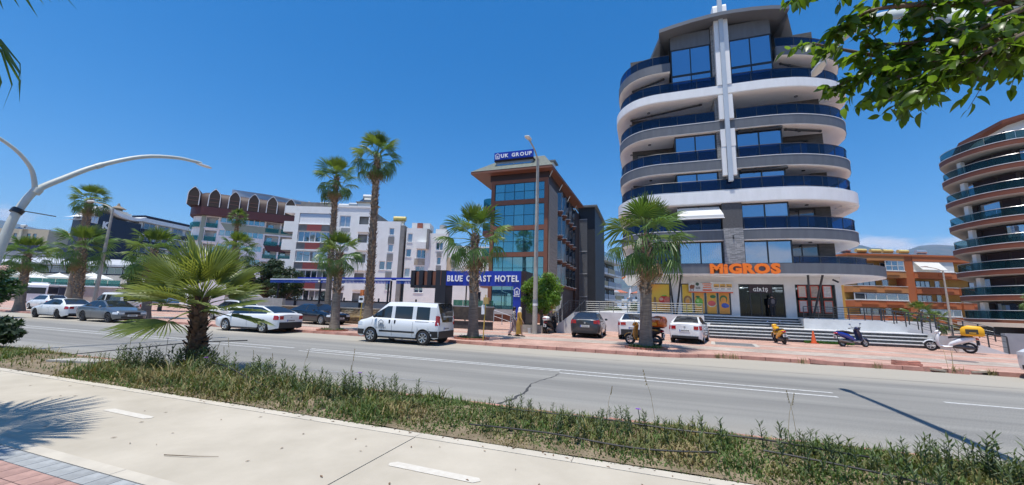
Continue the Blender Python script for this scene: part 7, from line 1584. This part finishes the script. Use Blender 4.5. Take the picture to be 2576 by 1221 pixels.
def person(label, loc, heading, h, top_, bottom, hair, dress=False, scarf=None, stride=.22, arms=(.25, -.25), back=None, group=None):
    o = thing('person', label, 'person', loc, heading, group); o.scale = (h/1.7,)*3
    V = [((0, 0, .95), .13), ((0, 0, 1.15), (.115, .15)), ((.0, 0, 1.36), (.11, .17)), ((.01, 0, 1.47), .055), ((.03, 0, 1.56), .07), ((.035, 0, 1.64), .075)]
    E = [(0, 1), (1, 2), (2, 3), (3, 4), (4, 5)]
    for s, k in ((-1, 1), (1, -1)):
        i = len(V); V += [((.0, s*.10, .88), .095), ((stride*.45*k+.04, s*.10, .50), .062), ((stride*k-.02, s*.10, .09), .042), ((stride*k+.13, s*.10, .035), .032)]; E += [(0, i), (i, i+1), (i+1, i+2), (i+2, i+3)]
        j = len(V); a = arms[0 if s < 0 else 1]; V += [((0, s*.19, 1.38), .055), ((a*.5-.02, s*.23, 1.12), .04), ((a+.06, s*.22, .90), .03), ((a+.10, s*.215, .82), (.02, .035))]; E += [(2, j), (j, j+1), (j+1, j+2), (j+2, j+3)]
        for f in range(4): n = len(V); V += [((a+.10+(f-1.5)*.018, s*.215, .77), .009), ((a+.115+(f-1.5)*.02, s*.21, .735-.004*abs(f-1.5)), .008)]; E += [(j+3, n), (n, n+1)]
        n = len(V); V += [((a+.14, s*.20, .80), .010), ((a+.155, s*.195, .765), .009)]; E += [(j+3, n), (n, n+1)]
    skin('body', V, E, M_skin, o, 1)
    part('face_features', B().sphere((.105, 0, 1.60), .016, 6, 4, (1.2, .8, 1.2)).sphere((.098, .03, 1.625), .011, 6, 4).sphere((.098, -.03, 1.625), .011, 6, 4).box(.095, .106, -.02, .02, 1.562, 1.568), mat('features', (.18, .09, .07), .6), o)
    part('top', B().zloft([(0, 0, .86 if not dress else 1.0, .15, .19), (0, 0, 1.05, .14, .175), (0, 0, 1.25, .145, .20), (0, 0, 1.38, .13, .215), (.005, 0, 1.44, .09, .14), (.01, 0, 1.47, .07, .075)], 14), top_, o, 60)
    for s in (-1, 1):
        a = arms[0 if s < 0 else 1]; part('sleeve', B().tube([(0, s*.19, 1.40), (a*.5-.02, s*.235, 1.12), (a*.9+.03, s*.225, .94)], [.075, .06, .052], 10), top_, o, 60)
    if dress: part('skirt', B().zloft([(0, 0, .13, .155+stride*.2, .135), (0, 0, .35, .16+stride*.1, .15), (0, 0, .75, .185, .195), (0, 0, 1.02, .15, .18), (0, 0, 1.1, .13, .165)], 16), bottom, o, 60)
    else:
        for s, k in ((-1, 1), (1, -1)): part('trouser_leg', B().tube([(0, s*.095, .96), (0, s*.10, .86), (stride*.45*k+.03, s*.105, .5), (stride*k-.02, s*.10, .12)], [.11, .115, .10, .09], 10), bottom, o, 60)
    for s, k in ((-1, 1), (1, -1)): part('shoe', B().loft([(stride*k-.07, s*.10, .045, .035, .04), (stride*k, s*.10, .05, .045, .048), (stride*k+.1, s*.10, .035, .045, .032), (stride*k+.18, s*.10, .025, .03, .022)], 8), M_trim, o, 60)
    if scarf: part('headscarf', B().zloft([(0, 0, 1.36, .13, .17), (.0, 0, 1.44, .115, .13), (.01, 0, 1.52, .105, .105), (.02, 0, 1.62, .11, .10), (.02, 0, 1.70, .09, .085), (.02, 0, 1.735, .03, .03)], 14), scarf, o, 60)
    else: part('hair', B().sphere((.015, 0, 1.645), .105, 12, 8, (1.0, .92, 1.05)).zloft([(-.05, 0, 1.48 if hair[1] else 1.56, .05, .07), (-.03, 0, 1.6, .075, .09), (0, 0, 1.68, .08, .08)], 10), hair[0], o, 60)
    if back: part('bag', B().loft([(-.2, 0, 1.2, .1, .16), (-.13, 0, 1.2, .14, .2)], 10), back, o, 60)
    return o
M_floral = mat('navy_floral_print', (.02, .025, .045), .85, col2=(.50, .48, .46), vs=13, det=1); M_must = mat('mustard_cloth', (.48, .27, .05), .85, var=.15, vs=4); M_rose = mat('dusty_pink_cloth', (.42, .28, .26), .85, var=.1, vs=4); M_hair = mat('black_hair', (.015, .012, .010), .5)
person('woman in navy floral blouse and pink trousers walking past the hotel gateway', (-7.32, 21.62, .12), R(12), 1.62, M_floral, M_rose, (M_hair, True), stride=.28, arms=(.1, -.15), group='walking women')
person('woman in long mustard dress and white headscarf walking beside her', (-6.92, 21.45, .12), R(12), 1.62, M_must, M_must, (M_hair, True), dress=True, scarf=mat('white_scarf', (.72, .68, .60), .85), stride=.2, arms=(.15, .0), group='walking women')
person('person in dark clothes seen from behind at the shop door', (8.62, 32.85, TZ+.004), R(95), 1.62, mat('dark_jacket', (.012, .013, .02), .8), mat('dark_trousers', (.012, .012, .016), .85), (M_hair, False), stride=.1, arms=(0, .05), back=mat('grey_bag', (.12, .11, .12), .8))

# ================================================================== small street things
co = thing('traffic_cone', 'orange traffic cone by the grass patch at the steps', 'traffic cone', (9.42, 28.35, .12))
part('base', B().box(-.19, .19, -.19, .19, 0, .04), mat('cone_orange', (.68, .12, .03), .6), co); part('cone', B().zloft([(0, 0, .04, .14, .14), (0, 0, .35, .09, .09), (0, 0, .62, .05, .05), (0, 0, .74, .03, .03)], 14, 2), MATS['cone_orange'], co, 50)
gr = thing('metal_cover', 'grey steel access cover with pale frame in the pavement', 'cover', (4.4, 24.1, .12), R(-8)); part('frame', B().box(-1.1, 1.1, -1.1, 1.1, .002, .012), mat('pale_frame', (.45, .42, .37), .8, var=.1, vs=4), gr); part('plate', B().box(-.9, .9, -.92, .92, .0, .02), mat('grey_plate', (.15, .155, .16), .6, var=.15, vs=3), gr)
mh = thing('manhole_cover', 'flat dark cover in the pavement below the white scooter', 'cover', (12.1, 21.4, .12)); part('plate', B().lathe([(.006, .001), (.006, .45), (0, .46)], 'z', (0, 0, 0), 20), mat('manhole_iron', (.16, .13, .12), .7), mh)
def stoppole(label, x, y, h, boxz, sign):
    o = thing('stop_pole', label, 'pole', (x, y, .12), 0, 'yellow poles'); part('pole', B().tube([(0, 0, 0), (.06, 0, h)], .028, 7), mat('yellow_pole_paint', (.52, .36, .07), .7, var=.15, vs=5), o)
    if sign: part('notice', B().box(-.16, .16, -.03, 0, h-.1, h+.25), M_white, o); part('notice_print', B().box(-.12, .12, -.034, -.031, h+.02, h+.15), M_trim, o); part('lamp', B().box(-.09, .12, -.05, .05, h+.28, h+.6), mat('amber_marker', (.50, .15, .04), .5, var=.4, vs=8), o)
    else: part('box', B().box(-.02, .22, -.1, .08, boxz, boxz+.32), mat('ochre_box', (.45, .30, .10), .6), o); part('notice', B().box(-.12, .04, -.06, -.04, boxz-.5, boxz-.05), M_white, o)
stoppole('yellow pole with ochre box right of the gateway palm', -7.5, 17.6, 2.2, 1.75, False); stoppole('yellow pole with white notice in front of the stone wall', -15.0, 17.75, 1.75, 0, True)
pb_ = thing('planter', 'low concrete planter around the bushy tree', 'planter', (-7.0, 26, .12), world=True)
part('wall', B().box(-8.4, -6.4, 24.7, 24.85, .12, .62), mat('planter_concrete', (.33, .29, .25), .9, var=.12, vs=4), pb_); part('wall', B().box(-6.55, -6.4, 24.853, 28, .12, .62), MATS['planter_concrete'], pb_); part('soil', B().box(-8.4, -6.553, 24.853, 28, .12, .55), M_dirt, pb_)
bk = thing('bucket', 'white plastic bucket at the foot of the planter', 'bucket', (-7.15, 24.45, .12)); part('tub', B().lathe([(0, .001), (0, .13), (.32, .17), (.32, .155), (.03, .12)], 'z', (0, 0, 0), 16), mat('bucket_white', (.58, .57, .55), .5), bk, 40); part('rim', B().lathe([(.30, .172), (.33, .172), (.33, .158)], 'z', (0, 0, 0), 16), MATS['bucket_white'], bk)
for k, (x, c, lab) in enumerate(((-6.55, (.55, .10, .09), 'flag on pole beside the bushy tree, red one'), (-6.3, (.60, .48, .25), 'flag on pole beside the bushy tree, cream one'), (-6.05, (.62, .60, .60), 'flag on pole beside the bushy tree, white one'))):
    o = thing('flag', lab, 'flag', (x, 29.2, .12), 0, 'flags by the ramp'); part('pole', B().tube([(0, 0, 0), (0, 0, 2.7)], .025, 6), M_inox, o)
    part('cloth', B().add([(0, 0, 2.6), (-.12, .05, 1.7), (-.3, 0, 2.3), (-.32, .06, 1.35), (-.5, .03, 2.0), (-.48, 0, 1.2)], [(0, 1, 3, 2), (2, 3, 5, 4)]), mat('flag_%d' % k, c, .8, trans=.2), o)
# displaced pavers at the broken kerb
pm = mesh(B().box(-.2, .2, -.1, .1, 0, .075), mat('loose_block_red', (.44, .20, .145), .9, rnd=.15, var=.15, vs=6)); pm2 = mesh(B().box(-.22, .22, -.16, .16, 0, .06), mat('loose_block_pale', (.42, .35, .27), .9, rnd=.12, var=.15, vs=5))
for k, (x, y, z, rx, ry, rz, m_, lab) in enumerate(((8.55, 18.15, .12, .0, .04, .1, pm, 'red block at the bottom left of the small paver pile'), (8.98, 18.2, .12, .06, -.05, -.2, pm, 'red block at the bottom right of the small paver pile'), (8.58, 18.2, .20, -.04, .06, .2, pm, 'red block on top of the small paver pile, left'), (8.95, 18.25, .19, .05, -.1, -.05, pm, 'red block on top of the small paver pile, right'), (9.3, 17.75, .06, .08, .1, .25, pm2, 'pale tilted block in the broken kerb, left'), (9.85, 17.72, .05, -.1, .06, -.15, pm2, 'pale tilted block in the broken kerb, middle'), (10.4, 17.85, .07, .06, -.08, .1, pm2, 'pale tilted block in the broken kerb, right'))):
    o = inst('loose_paver', m_, None, (x, y, z), (rx, ry, rz)); tag(o, lab, 'paving block', 'loose pavers at the broken kerb')
b = B(); blades(b, [(x+rn2.gauss(0, .08), y+rn2.gauss(0, .05), .02) for x, y in ((9.7, 17.6), (9.8, 17.6), (7.6, 17.5), (10.7, 17.65), (2.9, 17.6), (3.2, 17.6), (2.6, 17.5), (5.4, 17.5)) for i in range(26)], .08, .3, .008, rn2); b2 = B(); blades(b, [(9.75, 17.7, .1), (9.6, 17.65, .1), (9.8, 17.75, .1)], .7, 1.0, .006, rn2, .2); tag(part('kerb_weeds', b, M_grass[1]), 'dry weeds sprouting along the far kerb', None, kind='stuff')

# ================================================================== air
hz = part('haze', B().box(-14500, 14500, -3500, 16500, -1.2, 1080), None); hz.data.materials.clear()
hm = bpy.data.materials.new('thin_air'); hm.use_nodes = True; n, l = hm.node_tree.nodes, hm.node_tree.links; n.remove(n['Principled BSDF'])
vp = n.new('ShaderNodeVolumePrincipled'); vp.inputs['Color'].default_value = (.30, .55, 1.0, 1); vp.inputs['Density'].default_value = 8.5e-5; vp.inputs['Anisotropy'].default_value = .0
l.new(vp.outputs[0], n['Material Output'].inputs['Volume']); hz.data.materials.append(hm); hz['kind'] = 'stuff'; hz['label'] = 'thin blue haze over the far mountains'; hz.display_type = 'WIRE'
